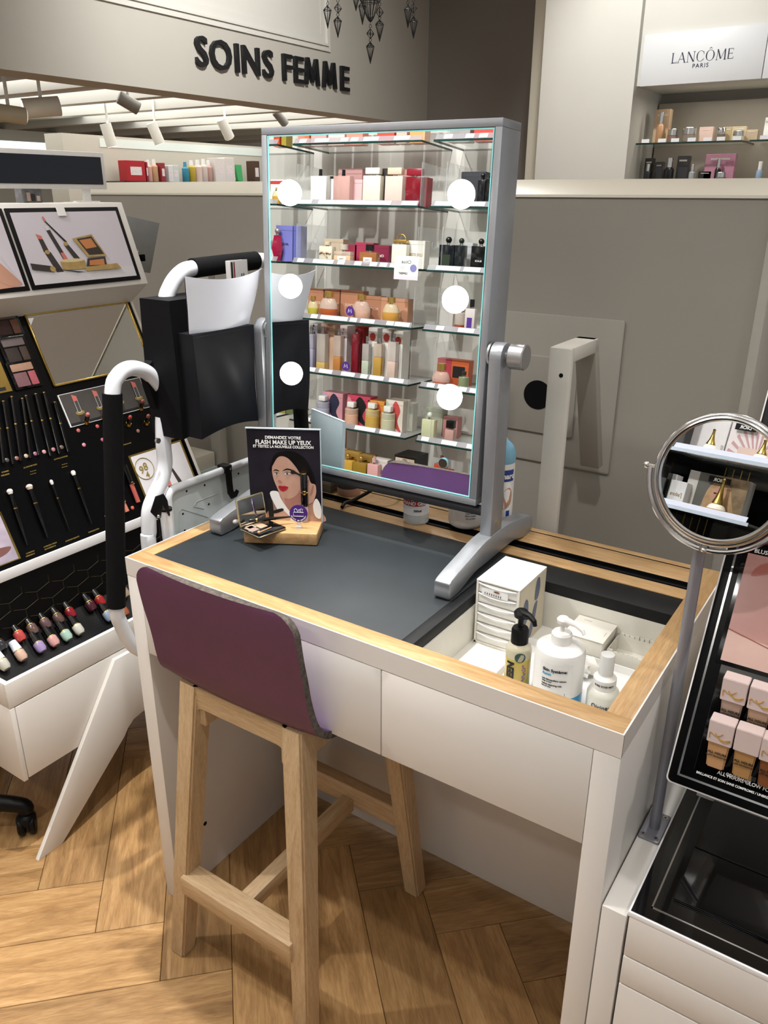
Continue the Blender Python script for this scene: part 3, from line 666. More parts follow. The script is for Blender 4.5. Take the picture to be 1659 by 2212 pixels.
for k in range(9): box(bm, x0 + .004 + k*.009, x0 + .011 + k*.009, y0, y0 + .0015, zc + .03, zc + .03 + random.uniform(.001, .005)); box(bm, x0 + .004 + k*.009, x0 + .011 + k*.009, y1 - .0015, y1, zc + .03, zc + .032 + random.uniform(.001, .006))
obj('carton_body', bm, m_card, t)
# ------------------------------------------------------------------ poster stand
e1 = V((.874, .486, 0)); e2 = V((-.486, .874, 0)); o_b = V((.150, .188, .9))
ps = thing('poster_stand', 'oak block holding an acrylic poster of a woman applying make-up', 'poster stand', o_b + e1*.077 + e2*.04)
T_b = Matrix(((e1.x, e2.x, 0, o_b.x), (e1.y, e2.y, 0, o_b.y), (0, 0, 1, o_b.z), (0, 0, 0, 1)))
BH = .0265
bm = B(); box(bm, 0, .156, 0, .08, 0, BH, bev=.003, T=T_b); obj('oak_block', bm, m_oak, ps)
pw, ph = .155, .207
po = o_b + e1*.001 + e2*.070 + UZ*(BH - .003)
bm = B(); Tp = Matrix(((e1.x, e2.x, 0, po.x), (e1.y, e2.y, 0, po.y), (0, 0, 1, po.z), (0, 0, 0, 1)))
box(bm, 0, pw, .0012, .004, 0, ph, bev=.0005, T=Tp); obj('acrylic_sheet', bm, mat('acrylic_back', '#b9c6ce', .1, var=.02), ps)
m_pbg = mat('poster_dark', '#221f29', .6, var=.35, scale=14, spec=.2); m_skin = mat('poster_skin', '#c39a86', .5, var=.04, scale=30); m_skin2 = mat('poster_skin_shade', '#a8786a', .4, var=.04, scale=30); m_hair = mat('poster_hair', '#0c090a', .6, var=.4, scale=40, spec=.2); m_lip = mat('poster_lip', '#a8202e', .3)
m_eyew = mat('poster_eye', '#d8d4d0', .3); m_iris = mat('poster_iris', '#4a5560', .3)
# picture coordinates: fractions of the sheet measured from its lower left corner
def F(pts, k=4): return smooth2([(a*pw, b*ph) for a, b in pts], k)
lay = [(rrect(0, pw, 0, ph, .001), m_pbg),
 (F([(.30, .55), (.33, .66), (.40, .74), (.52, .77), (.66, .76), (.78, .70), (.86, .60), (.92, .45), (.90, .30), (.84, .20), (.76, .30), (.70, .5), (.5, .6)]), m_hair),
 (F([(.22, .0), (.25, .12), (.30, .26), (.40, .32), (.52, .28), (.66, .34), (.80, .26), (.95, .22), (1.0, .12), (1.0, .0)]), m_skin),
 (F([(.50, .18), (.49, .28), (.60, .33), (.72, .36), (.76, .24), (.74, .12), (.62, .06)]), m_skin2),
 (F([(.34, .47), (.325, .55), (.34, .63), (.39, .70), (.47, .725), (.56, .70), (.64, .63), (.70, .55), (.72, .45), (.70, .36), (.64, .29), (.55, .255), (.47, .265), (.42, .30), (.385, .37), (.36, .42)]), m_skin),
 (F([(.325, .60), (.34, .69), (.40, .745), (.50, .765), (.62, .75), (.74, .68), (.82, .56), (.82, .47), (.74, .50), (.66, .60), (.56, .69), (.47, .715), (.40, .69)]), m_hair),
 (F([(.74, .40), (.79, .44), (.80, .50), (.77, .54), (.73, .50)]), m_skin),
 (F([(.335, .548), (.37, .572), (.42, .562), (.42, .553), (.37, .56)]), m_hair), (F([(.47, .555), (.53, .585), (.60, .575), (.62, .558), (.54, .571)]), m_hair),
 (F([(.352, .523), (.385, .538), (.42, .522), (.385, .513)]), m_eyew), (F([(.49, .527), (.53, .545), (.58, .530), (.53, .517)]), m_eyew),
 (circ(.388*pw, .526*ph, .0022), m_iris), (circ(.535*pw, .531*ph, .0025), m_iris),
 (F([(.345, .522), (.385, .545), (.43, .523), (.385, .539)]), m_ink), (F([(.48, .526), (.53, .552), (.60, .535), (.53, .546)]), m_ink),
 (F([(.415, .43), (.40, .45), (.42, .462), (.45, .445), (.46, .432), (.44, .425)]), m_skin2),
 (F([(.405, .392), (.44, .398), (.46, .393), (.49, .397), (.545, .382), (.50, .345), (.45, .338), (.42, .36)]), m_lip), (F([(.41, .384), (.46, .379), (.535, .381), (.46, .374)]), mat('poster_lip_dark', '#6d1420', .3)),
 (F([(.28, .31), (.39, .335), (.43, .26), (.50, .17), (.60, .06), (.62, .0), (.50, .0), (.40, .10)]), m_paper), (F([(.93, .27), (.99, .18), (.98, .05), (.90, .08), (.88, .2)]), m_paper),
 (F([(.72, .30), (.70, .40), (.71, .50), (.76, .545), (.82, .52), (.86, .44), (.92, .42), (.93, .34), (.90, .26), (.86, .22), (.78, .20)]), m_skin),
 (F([(.76, .34), (.80, .36), (.84, .46), (.82, .47), (.78, .40)]), m_skin2), (F([(.84, .30), (.88, .33), (.90, .41), (.88, .41), (.86, .36)]), m_skin2),
 (F([(.585, .555), (.62, .575), (.67, .55), (.74, .52), (.735, .50), (.66, .53), (.60, .53)]), m_ink),
 (F([(.28, .05), (.30, .12), (.42, .14), (.50, .10), (.56, .03), (.42, .0)]), m_skin), (F([(.26, .03), (.25, .24), (.31, .235), (.32, .03)]), m_ink), (F([(.30, .115), (.44, .15), (.46, .125), (.34, .09)]), m_ink)]
pr = prints('poster_print', lay, po + e2*.001, e1, UZ, ps)
for s, h, b, k in (('DEMANDEZ VOTRE', .0062, .902, 1), ('FLASH MAKE UP YEUX', .0092, .845, 1), ('ET TESTEZ LA NOUVELLE COLLECTION', .0056, .808, 1)):
    text('lettering', s, h, po + e1*(pw*.5) + UZ*(b*ph) - e2*.0035, e1, UZ, m_inkw, ps, bold=.03, sx=.93 if h < .006 else (.92 if h > .008 else 1.))
bm = B(); box(bm, -.0018, pw + .0018, -.0028, .0042, ph, ph + .0018, T=Tp); box(bm, pw, pw + .0016, -.0028, .0042, 0, ph, T=Tp); obj('acrylic_rim', bm, mat('acrylic_rim', '#b7c3cb', .08, var=.02), ps)
def BP(a, b, c=0.): return o_b + e1*a + e2*b + UZ*(BH + c)
# lip gloss tube
g = V((.2234, .3030, .9 + BH)); t = thing('lip_gloss', 'upright lip gloss tube with black cap and gold emblem on the block', 'lip gloss', g)
bm = B(); lathe(bm, g, [(0, 0), (.0068, 0), (.0072, .001), (.0072, .036), (.0065, .037)], 24); obj('tube', bm, mat('gloss_clear', '#c9b2a8', .08, var=.05, alpha=.8), t)
bm = B(); lathe(bm, g, [(.0075, .037), (.0078, .038), (.0078, .1095), (.0072, .1105)], 24); obj('cap', bm, m_gloss, t)
bm = B(); lathe(bm, g, [(.0072, .1105), (.0076, .111), (.0072, .1115), (0, .1118)], 24); obj('gold_top', bm, m_gold, t)
bm = B(); a = facing(g); d = V((math.cos(a), math.sin(a), 0)); u_ = UZ.cross(d); c = g + d*.0082 + UZ*.069; tube(bm, ring(c, u_, UZ, .0042, 16), .0005, n=6, closed=True); tube(bm, [c - u_*.0075 - d*.002, c - u_*.004], .0006, n=5); tube(bm, [c + u_*.0075 - d*.002, c + u_*.004], .0006, n=5); tube(bm, ring(c + u_*.0008, u_, UZ, .002, 12), .0005, n=5, closed=True); obj('emblem', bm, m_gold, t)
# purple paddle
c = onp(645, 1109, e2, BP(.14, .028)); t = thing('promo_disc', 'purple round paddle with white gift drawing on the oak block', 'sign', BP(.135, .028))
bm = B(); cyl(bm, c + e2*.0006, c - e2*.0006, .0192, n=48); obj('disc', bm, m_purple, t)
bm = B(); q = c - UZ*.018; box(bm, -.0045, .0045, -.0006, .0006, BP(0, 0).z - c.z + .0004, -.017, T=Matrix.Translation(c) @ Matrix(((e1.x, e2.x, 0, 0), (e1.y, e2.y, 0, 0), (0, 0, 1, 0), (0, 0, 0, 1)))); box(bm, -.006, .006, -.006, .006, BP(0, 0).z - c.z + .0003, BP(0, 0).z - c.z + .006, T=Matrix.Translation(c) @ Matrix(((e1.x, e2.x, 0, 0), (e1.y, e2.y, 0, 0), (0, 0, 1, 0), (0, 0, 0, 1)))); obj('clear_foot', bm, mat('clear_foot', '#d8d2cc', .1, var=0, alpha=.5), t)
bm = B(); f0 = c - e2*.0012
def FP(a, b): return f0 + e1*a + UZ*b
for pl in ([(-.0105, -.006), (.0105, -.006), (.0105, .003), (-.0105, .003), (-.0105, -.006)], [(-.008, .003), (-.009, .009), (-.006, .011), (-.003, .009), (-.002, .003)], [(0, .003), (0, .008), (.003, .009), (.0035, .003)], [(.004, .003), (.005, .011), (.009, .010), (.0075, .003)]):
    tube(bm, [FP(*p) for p in pl], .00045, n=5)
obj('gift_drawing', bm, m_inkw, t)
s_ = 'EXISTE EN COFFRET'
for k, ch in enumerate(s_):
    if ch == ' ': continue
    th = math.radians(-90 + (k - 8)*8.4); u_ = e1*(-math.sin(th)) + UZ*math.cos(th); v_ = -(e1*math.cos(th) + UZ*math.sin(th))
    text('lettering', ch, .0026, f0 + e1*(.0172*math.cos(th)) + UZ*(.0172*math.sin(th)), u_, v_, m_inkw, t, bold=.03)
# eyeshadow palette, open, resting on the block
zp = .9 + BH
pa = [onz(x, y, zp + .006) for x, y in ((524, 1132), (560, 1160), (618, 1139), (583, 1118))]
t = thing('eyeshadow_palette', 'open black eyeshadow palette with mirror lid lying on the oak block', 'palette', V((.165, .225, zp)))
up_ = (pa[2] - pa[1]).normalized(); vp_ = UZ.cross(up_); wl = (pa[2] - pa[1]).length; dl = .062
Tq = Matrix(((up_.x, vp_.x, 0, pa[1].x), (up_.y, vp_.y, 0, pa[1].y), (0, 0, 1, zp + .0005), (0, 0, 0, 1)))
bm = B(); box(bm, 0, wl, 0, dl, 0, .007, bev=.0025, T=Tq); obj('tray', bm, m_gloss, t)
bm = B(); tube(bm, [Tq @ V(p) for p in ((.002, 0, .0035), (wl - .002, 0, .0035), (wl, .002, .0035), (wl, dl, .0035), (0, dl, .0035), (0, .002, .0035))], .0013, n=8, closed=True); obj('gold_rim', bm, mat('pale_gold', '#d8d0ae', .25, metal=1.), t)
for k, (a, b, c_, d, hx) in enumerate(((.004, .024, .028, .056, '#8d776e'), (.028, .047, .03, .058, '#a58a72'), (.01, .03, .044, .06, '#b49c88'), (.006, .046, .006, .022, '#1a1617'))):
    bm = B(); box(bm, a, b, c_, d, .0066, .0076, bev=.0003, T=Tq); obj('pan', bm, mat('pan' + hx, hx, .6, var=.1, scale=200), t)
bm = B(); tube(bm, [Tq @ V((.008, .012, .009)), Tq @ V((.045, .016, .009))], .0012, n=8); ball(bm, Tq @ V((.009, .012, .0095)), .0035, n=6); obj('applicator', bm, mat('sponge', '#b98f62', .8), t)
# lid with mirror
lb0, lb1 = Tq @ V((.0, dl, .006)), Tq @ V((wl, dl, .006))
ln = vp_; lu = up_; lv = (UZ*.985 + vp_*.17).normalized(); lw = lu.cross(lv)
bm = B(); prism(bm, rrect(0, wl, .0, .062, .003), lb0, lu, lv, -lw, .004, bev=.0008); obj('lid', bm, mat('pale_gold', '#d8d0ae'), t)
bm = B(); prism(bm, rrect(.003, wl - .003, .003, .059, .002), lb0 + lw*.0003, lu, lv, lw, .0004); obj('lid_mirror', bm, m_mirror, t)
# two brushes lying across
def brush(name, label, p0, p1, tip, r=.0035):
    d = (p1 - p0).normalized(); t = thing(name, label, 'brush', p0); L = (p1 - p0).length
    bm = B(); tube(bm, [p0 + d*.022, p0 + d*.05, p0 + d*(L*.7), p1], [r*.75, r, r*.8, r*.35], n=12); obj('handle', bm, m_gloss, t)
    bm = B(); tube(bm, [p0 + d*.010, p0 + d*.023], [r*.95, r*.8], n=12); obj('ferrule', bm, mat('dark_ferrule', '#2a2a2c', .25, metal=.8), t)
    bm = B(); tube(bm, [p0 + d*.046, p0 + d*.049], r*1.06, n=12); obj('gold_ring', bm, m_gold, t)
    bm = B(); tube(bm, [p0 - d*.002, p0, p0 + d*.004, p0 + d*.011], [r*.5, r*1.1, r*1.35, r*.95], n=12); obj('bristles', bm, tip, t); return t
m_tip = mat('grey_bristle', '#9c9794', .9, var=.2, scale=400)
z1 = zp + .016
brush('eyeshadow_brush', 'black make-up brush with grey tip lying across the palette', onz(505, 1128, z1), onz(632, 1116, z1), m_tip, .0042)
brush('eyeshadow_brush', 'slim black make-up brush tilted against the palette mirror', onz(520, 1127, z1 + .004), onz(575, 1095, z1 + .012), m_black, .003)
# ------------------------------------------------------------------ tubular trolley standing left of the desk, with a hanging fabric bag
TX = -.062
def TP(x, y, d=0.): return onx(x, y, TX + d)
tr = thing('tubular_trolley', 'white tubular steel trolley with black foam grips left of the desk', 'trolley', (TX, .3, 0))
R_ = .0165
m_tubew = mat('white_tube', '#d9dce0', .25, var=.02, coat=.3)
h0, h1 = TP(352, 645), TP(415, 583)
bm = B(); path = [V((TX, .213, 1.15)), V((TX, .215, 1.2)), V((TX, .222, 1.36)), V((TX, .240, 1.405)), V((TX, .275, 1.432)), V((TX, .315, 1.438)), V((TX, .40, 1.44)), V((TX, .49, 1.442)), V((TX, .54, 1.437)), V((TX, .575, 1.41)), V((TX, .59, 1.36)), V((TX, .592, 1.1)), V((TX, .592, .3))]
tube(bm, path, R_, n=20, smooth=5); obj('handle_tube', bm, m_tubew, tr)
bm = B(); tube(bm, [V((TX, .305, 1.4375)), V((TX, .40, 1.44)), V((TX, .50, 1.4415))], .0205, n=20); obj('foam_grip', bm, m_foam, tr)
# near loop with its long foam grip
lp = [TP(345, 835), TP(322, 808), TP(298, 797), TP(275, 797), TP(255, 812), TP(243, 850), TP(246, 1000), TP(250, 1200), TP(251, 1312), TP(262, 1350), TP(280, 1385), TP(300, 1402)]
lp += [V((TX, .10, .60)), V((TX, .20, .585))]
bm = B(); tube(bm, lp, .0158, n=20, smooth=5); obj('loop_tube', bm, m_tubew, tr)
bm = B(); tube(bm, [TP(242.5, 850), TP(246, 1000), TP(250, 1200), TP(251, 1310)], .0195, n=20, smooth=4); obj('foam_grip', bm, m_foam, tr)
# bent upright under the bag
up = [TP(352, 900), TP(353, 960), TP(356, 1000), TP(350, 1035), TP(332, 1075), TP(322, 1105), TP(322, 1150), TP(324, 1200)]
up += [V((up[-1].x, up[-1].y, .4)), V((up[-1].x, up[-1].y, .12))]
bm = B(); tube(bm, up, .0165, n=20, smooth=5); u_o = obj('upright', bm, m_tubew, tr)
q = TP(341, 952, .016); bm = B(); cyl(bm, q - UX*.003, q + UX*.0025, .006, n=16); obj('screw', bm, m_chrome, u_o)
# short stub with strap
sx_ = TX + .03
s0, s1 = onx(358, 1100, sx_), onx(354, 1200, sx_)
bm = B(); tube(bm, [V((sx_, s0.y, s0.z)), V((sx_, s0.y, s1.z)), V((sx_, s0.y, .4))], .0135, n=20); st = obj('stub_tube', bm, m_tubew, tr)
bm = B(); cyl(bm, V((sx_, s0.y, s0.z - .002)), V((sx_, s0.y, s0.z + .003)), .0137, n=20); obj('end_cap', bm, m_black, st)
bm = B(); pts = [onx(x, y, sx_ + .015) for x, y in ((335, 1072), (352, 1066), (360, 1080), (366, 1112), (364, 1115), (350, 1090), (346, 1118), (340, 1122), (324, 1106))]
prism(bm, [((p - pts[0]).y, (p - pts[0]).z) for p in pts], pts[0], UY, UZ, UX, .003, bev=.0008); so = obj('strap', bm, m_black, tr)
q = onx(342, 1115, sx_ + .02); bm = B(); ball(bm, q, .0042, n=8); obj('rivet', bm, m_chrome, so)
bm = B(); tube(bm, [q, q - UZ*.05, q - UZ*.12], .0012, n=6); obj('cord', bm, m_black, so)
# pressed steel panel
PX = -.045
def WP(x, y, d=0.): return onx(x, y, PX + d)
a = WP(366, 1058); b = WP(560, 995)
zt = (a.z + b.z)/2; y0 = a.y - .004
m_steel = mat('white_enamel', '#c3cbcb', .3, var=.03, scale=12)
bm = B(); prism(bm, rrect(y0, .56, .55, zt + .006, .02), (PX - .012, 0, 0), UY, UZ, UX, .004, bev=.0015); pnl = obj('steel_panel', bm, m_steel, tr)
rim = [V((PX - .002, y, z)) for y, z in rrect(y0, .56, .55, zt + .004, .022)]
bm = B(); tube(bm, rim, .0085, n=12, closed=True); obj('panel_rim', bm, m_tubew, pnl)
for (x, y) in ((403, 1061), (442, 1048), (515, 1023), (451, 1089), (501, 1071), (395, 1110), (399, 1146)):
    q = WP(x, y, -.008); bm = B(); cyl(bm, q - UX*.001, q + UX*.0006, .0026, n=14); obj('rivet_hole', bm, m_black, pnl)
for pl in ([(386, 1150), (387, 1104), (392, 1099), (450, 1117), (450, 1130)], [(420, 1092), (424, 1084), (470, 1066)], [(418, 1094), (440, 1099)]):
    bm = B(); tube(bm, [WP(x, y, -.0078) for x, y in pl], .0016, n=6); obj('pressed_rib', bm, m_steel, pnl)
# black hook clipped over the rim
hk = thing('black_hook', 'black plastic hook clipped over the rim of the white steel panel', 'hook', WP(487, 1015))
bm = B(); q = WP(487, 1014); box(bm, PX - .016, PX + .012, q.y - .0105, q.y + .0105, q.z - .0065, q.z + .012, bev=.002); obj('clip', bm, m_black, hk)
bm = B(); pts = [V((PX + .009, q.y + dy, q.z + dz)) for dy, dz in ((.0, -.004), (.0005, -.03), (.002, -.055), (.008, -.066), (.018, -.066), (.026, -.058))]; t_ = bmesh.new()
rs = []
for i, p in enumerate(pts):
    w = .0085 if i < 4 else .0085 - .0022*(i - 3)
    d = (pts[min(i+1, 5)] - pts[max(i-1, 0)]).normalized(); n = V((0, -d.z, d.y))
    rs.append([p + UX*.002 + n*w, p + UX*.002 - n*w, p - UX*.002 - n*w, p - UX*.002 + n*w])
skin(bm, rs); obj('hook_blade', bm, m_black, hk)
q2 = V((PX + .0125, q.y + .003, q.z + .003)); bm = B(); cyl(bm, q2 - UX*.002, q2 + UX*.001, .0032, n=14); obj('hook_screw', bm, m_chrome, hk)
# feet so that it stands
bm = B(); tube(bm, [V((TX, .592, 1.36)), V((TX, .592, .92))], .0195, n=20); obj('foam_grip', bm, m_foam, tr)
for y in (.225, .592):
    bm = B(); tube(bm, [V((TX, y, .32)), V((TX, y, .03))], R_, n=16); obj('leg', bm, m_tubew, tr)
    bm = B(); cyl(bm, V((TX, y, 0)), V((TX, y, .035)), .02, n=20); obj('rubber_foot', bm, m_black, tr)
bm = B(); tube(bm, [V((TX, .2, .585)), V((TX, .592, .585))], .0145, n=16); obj('cross_tube', bm, m_tubew, tr)
# ------------------------------------------------------------------ fabric bag
bag = thing('fabric_bag', 'black fabric bag with a front pocket hanging on the trolley handle', 'bag', (0, .3, 1.1))
m_fab = mat('black_nylon', '#0a0b0e', .7, var=.12, scale=30, bump=.05, spec=.15); m_fab2 = mat('navy_nylon', '#0b0d13', .55, var=.1, scale=22, spec=.25)
y0, y1 = .178, .358
def bagbox(x0, x1, ya, yb, za, zb, name, m_, sag=.0, wr=.0, par=bag, parts=10):
    bm = B(); t_ = bmesh.new(); bmesh.ops.create_cube(t_, size=1); bmesh.ops.subdivide_edges(t_, edges=t_.edges, cuts=parts, use_grid_fill=True)
    for v in t_.verts:
        u, w, h = v.co.x + .5, v.co.y + .5, v.co.z + .5
        bulge = math.sin(math.pi*w)*math.sin(math.pi*min(1, h*1.05))
        x = x0 + (x1 - x0)*u + (sag*bulge if u > .5 else 0)
        z = za + (zb - za)*h + (.02*(1 - w) * (1 if h < .3 else 0))*0
        fold = wr*math.sin(w*9 + h*5)*math.sin(math.pi*w)*math.sin(math.pi*h) if u > .5 else 0
        v.co = V((x + fold + .006*math.sin(h*4 + w*3)*(u - .5), ya + (yb - ya)*w, z + (.012*math.sin(w*3.0) if h < .05 else 0)))
    add(bm, t_); return obj(name, bm, m_, par, ang=60)
bagbox(-.082, .008, y0 - .006, y1, 1.105, 1.388, 'main_body', m_fab, .004, .002)
bagbox(.010, .056, y0 + .004, y1 - .004, 1.112, 1.325, 'front_pocket', m_fab2, .007, .005)
# gusset wing toward the near loop
bm = B(); prism(bm, [(y0 - .004, 1.265), (y0 - .030, 1.245), (y0 - .012, 1.175), (y0 + .01, 1.12)], (-.08, 0, 0), UY, UZ, UX, .02); obj('wing', bm, m_fab, bag)
for z_, xx in ((1.3, .0575),):
    bm = B()
    for k in range(27): y = y0 + .01 + k*.006; box(bm, .0555, .0566, y, y + .003, 1.3195, 1.3202)
    o_ = obj('stitching', bm, mat('stitch', '#2a2d36', .6), bag); o_['kind'] = 'stuff'
# white curved folder in the pocket
mg = thing('white_folder', 'glossy white curved folder tucked into the black bag pocket', 'folder', (.05, .28, 1.31))
bm = B(); NW = 20; rows = []
for z, w0, w1, lift in ((1.20, .200, .348, 0), (1.30, .192, .352, 0), (1.375, .181, .372, 0), (1.432, .170, .386, 1)):
    row = []
    for i in range(NW + 1):
        t = i/NW; y = w0 + (w1 - w0)*t; x = .034 + (z - 1.3)*.2 + .012*math.sin(math.pi*t)
        row.append(V((x, y, z + lift*(.012*(2*t - 1)**2 - .006))))
    rows.append(row)
vs = [[bm.verts.new(p) for p in r] for r in rows]
for i in range(3):
    for j in range(NW): bm.faces.new((vs[i][j], vs[i][j+1], vs[i+1][j+1], vs[i+1][j]))
r = bmesh.ops.extrude_face_region(bm, geom=bm.faces[:]); bmesh.ops.translate(bm, vec=(-.0012, 0, 0), verts=[e for e in r['geom'] if isinstance(e, bmesh.types.BMVert)])
obj('cover', bm, mat('folder_white', '#dfe3ee', .16, var=.01, coat=.5), mg)
bm = B(); vs2 = [[bm.verts.new(p + V((-.006, .002, -.004))) for p in r] for r in rows]
for i in range(3):
    for j in range(NW): bm.faces.new((vs2[i][j], vs2[i][j+1], vs2[i+1][j+1], vs2[i+1][j]))
obj('lining', bm, mat('folder_lining', '#4a3a44', .4), mg)
bk = thing('pocket_magazine', 'grey magazine with a red edge standing behind the white folder', 'magazine', (0.0, .38, 1.39))
bm = B(); box(bm, -.012, .002, .352, .402, 1.30, 1.452, bev=.001); obj('pages', bm, mat('mag_grey', '#a8a5a2', .4), bk)
bm = B(); box(bm, .002, .0035, .351, .403, 1.30, 1.453); obj('cover', bm, mat('mag_cover', '#b7b5b2', .3), bk)
prints('spine_print', [(rrect(0, .006, 0, .15, .0005), m_ink), (rrect(.008, .012, 0, .15, .0005), mat('dark_red_ink', '#6d1f2c')), ([(.03, .10), (.033, .10), (.033, .125), (.03, .125)], m_ink), ([(.036, .10), (.039, .10), (.039, .125), (.036, .125)], m_ink)], (.0037, .352, 1.30), UY, UZ, bk)
# ------------------------------------------------------------------ left make-up counter (runs along y, faces the desk)
LY0, LY1, LXF = -.104, .66, -.362
lc = thing('makeup_counter', 'white make-up counter with slanted black tester panel and lit header', 'counter', (-.6, .28, 0))
bm = B(); box(bm, -.95, LXF - .012, LY0 + .012, LY1, .24, .44); obj('cabinet_body', bm, m_white, lc)
bm = B(); box(bm, -.95, LXF, LY0, LY0 + .012, .236, .4475, bev=.001); obj('end_panel', bm, m_white, lc)
bm = B(); box(bm, LXF - .012, LXF, LY0 + .0135, LY1, .24, .446, bev=.001); obj('drawer_front', bm, m_white, lc)
bm = B(); box(bm, LXF - .012, LXF + .0, LY0, LY1, .449, .517, bev=.0015); box(bm, -.95, LXF - .012, LY0, LY0 + .012, .449, .517, bev=.001); obj('fascia', bm, m_white, lc)
lg = [(-.116, 0), (-.045, 0), (.185, .195), (.2, .214), (.222, .23), (.255, .236), (.655, .236), (.655, .437), (.188, .437)]
bm = B(); prism(bm, lg, (LXF + .001, 0, 0), UY, UZ, UX, .0125, bev=.001); obj('slanted_leg', bm, m_white, lc)
bm = B(); prism(bm, [(.45, 0), (.52, 0), (.6, .436), (.5, .436)], (-.93, 0, 0), UY, UZ, UX, .0125); prism(bm, [(-.09, 0), (-.02, 0), (.25, .24), (.1, .24)], (-.93, 0, 0), UY, UZ, UX, .0125); obj('rear_leg', bm, m_white, lc)
# black tray: floor, sloped rack, back
bm = B(); prism(bm, [(LXF - .012, .508), (LXF - .02, .506), (-.452, .57), (-.462, .72), (-.95, .72), (-.95, .44), (LXF - .012, .44)], (0, LY0 + .012, 0), UX, UZ, UY, LY1 - LY0 - .012); obj('tray', bm, mat('tray_black', '#040405', .38, var=.1, spec=.25), lc)
# thin gold line pattern on the back of the tray
bm = B(); rng = random.Random(3)
def trayback(y, z): x = -.452 - (z - .57)*.0667; return V((x + .0006, y, z))
hexw, hexh = .05, .03
for i in range(-2, 8):
    for j in range(3):
        cy, cz = -.08 + i*.075 + (.037 if j % 2 else 0), .595 + j*.032
        p = [trayback(cy, cz), trayback(cy + .037, cz + .012), trayback(cy + .037, cz + .03)]
        if LY0 + .02 < cy < LY1 - .05: tube(bm, p, .0003, n=4); tube(bm, [trayback(cy, cz), trayback(cy - .03, cz + .01)], .0003, n=4)
o_ = obj('gold_lines', bm, mat('dim_gold', '#4c4226', .5), lc); o_['kind'] = 'stuff'
bm = B(); box(bm, -.472, -.455, LY0, LY1, .7195, .7475, bev=.0015); obj('front_strip', bm, mat('bright_white', '#e9e9ea', .35, var=.01), lc)
# slanted tester panel
A0, A1 = V((-.457, 0, .7475)), V((-.706, 0, 1.286)); pd = (A1 - A0).normalized(); pn = V((pd.z, 0, -pd.x))  # pn faces the viewer
def LP(x, y, d=0.): return onp(x, y, pn, A0 + pn*d)
m_pan = mat('tester_black', '#040405', .3, var=.3, scale=120, bump=.1, spec=.2)
bm = B(); L0 = (A1 - A0).length
prism(bm, [(LY0, 0), (LY1 - .014, 0), (LY1 - .014, L0), (LY0, L0)], A0, UY, pd, -pn, .02); prism(bm, [(LY1 - .014, 0), (LY1 - .0085, 0), (LY1 - .0085, L0), (LY1 - .014, L0)], A0 + pn*.004, UY, pd, -pn, .02); obj('tester_panel', bm, m_pan, lc)
bm = B(); prism(bm, [(-.45, .7475), (-.452, .72), (-.95, .72), (-.95, 1.56), (-.72, 1.56), (-.70, 1.288)], (0, LY1 - .008, 0), UX, UZ, UY, .008); obj('side_cheek', bm, m_white, lc)
# inset mirror with gold frame
cn = [LP(x, y, .004) for x, y in ((54, 677), (282, 651), (324, 795), (112, 834))]
def uvp(p): d = p - A0; return (d.y, d.dot(pd))
uv = [uvp(p) for p in cn]; ua, ub, va, vb = min(uv[0][0], uv[3][0]), max(uv[1][0], uv[2][0]), min(uv[2][1], uv[3][1]), max(uv[0][1], uv[1][1])
ua = (uv[0][0] + uv[3][0])/2; ub = (uv[1][0] + uv[2][0])/2; va = (uv[2][1] + uv[3][1])/2; vb = (uv[0][1] + uv[1][1])/2
print('inset mirror', ua, ub, va, vb)
bm = B()
for (a, b, c, d) in ((ua, ub, va, va + .006), (ua, ub, vb - .006, vb), (ua, ua + .006, va, vb), (ub - .006, ub, va, vb)): prism(bm, [(a, c), (b, c), (b, d), (a, d)], A0, UY, pd, pn, .006, bev=.0012)
im = obj('mirror_frame', bm, m_gold, lc)
bm = B(); prism(bm, [(ua + .005, va + .005), (ub - .005, va + .005), (ub - .005, vb - .005), (ua + .005, vb - .005)], A0, UY, pd, pn, .003); obj('mirror_pane', bm, m_mirror, im)
# gold framed cards at the edges of the panel
def card(name, x0, x1, y0_, y1_, layers_, par=lc, fr=True):
    """flat framed card on the slanted panel between panel coordinates"""
    bm = B(); prism(bm, [(x0, y0_), (x1, y0_), (x1, y1_), (x0, y1_)], A0, UY, pd, pn, .003); o = obj(name, bm, m_gold if fr else m_paper, par)
    w, h = x1 - x0, y1_ - y0_
    prints('card_print', [([(a*w, b*h) for a, b in pl], mm) for pl, mm in layers_], A0 + UY*x0 + pd*y0_ + pn*.003, UY, pd, o); return o
c1 = uvp(LP(275, 985)); c2 = uvp(LP(390, 950)); c3 = uvp(LP(330, 1085))
cx0, cx1, cy0, cy1 = c1[0], LY1 - .022, .004, c2[1]
m_lipstick = mat('print_coral', '#c26a60', .4); m_print_grey = mat('print_grey', '#c9c6c8', .4, var=.02); m_case = mat('print_case', '#37312f', .3)
crd = card('brand_card', cx0, cx1, cy0, cy1, [(rrect(.03, .97, .03, .97, .01), m_print_grey), ([(.42, .02), (.46, .30), (.56, .29), (.55, .02)], m_case), ([(.44, .30), (.45, .42), (.53, .38), (.53, .29)], m_lipstick), ([(.70, .02), (.62, .55), (.66, .57), (.80, .02)], m_case)])
for k, (s, dx, dz, h) in enumerate((('9', .0, .0, .022), ('8', .016, .006, .022), ('4', .013, -.016, .018))):
    text('emblem_numeral', s, h, A0 + UY*(cx0 + .024 + dx) + pd*(cy1 - .058 + dz) + pn*.0045, UY, pd, m_goldink, lc, bold=.01)
bm = B(); tube(bm, ring(A0 + UY*(cx0 + .035) + pd*(cy1 - .047) + pn*.0042, UY, pd, .031, 40), .0009, n=6, closed=True); obj('emblem_ring', bm, m_goldink, crd)
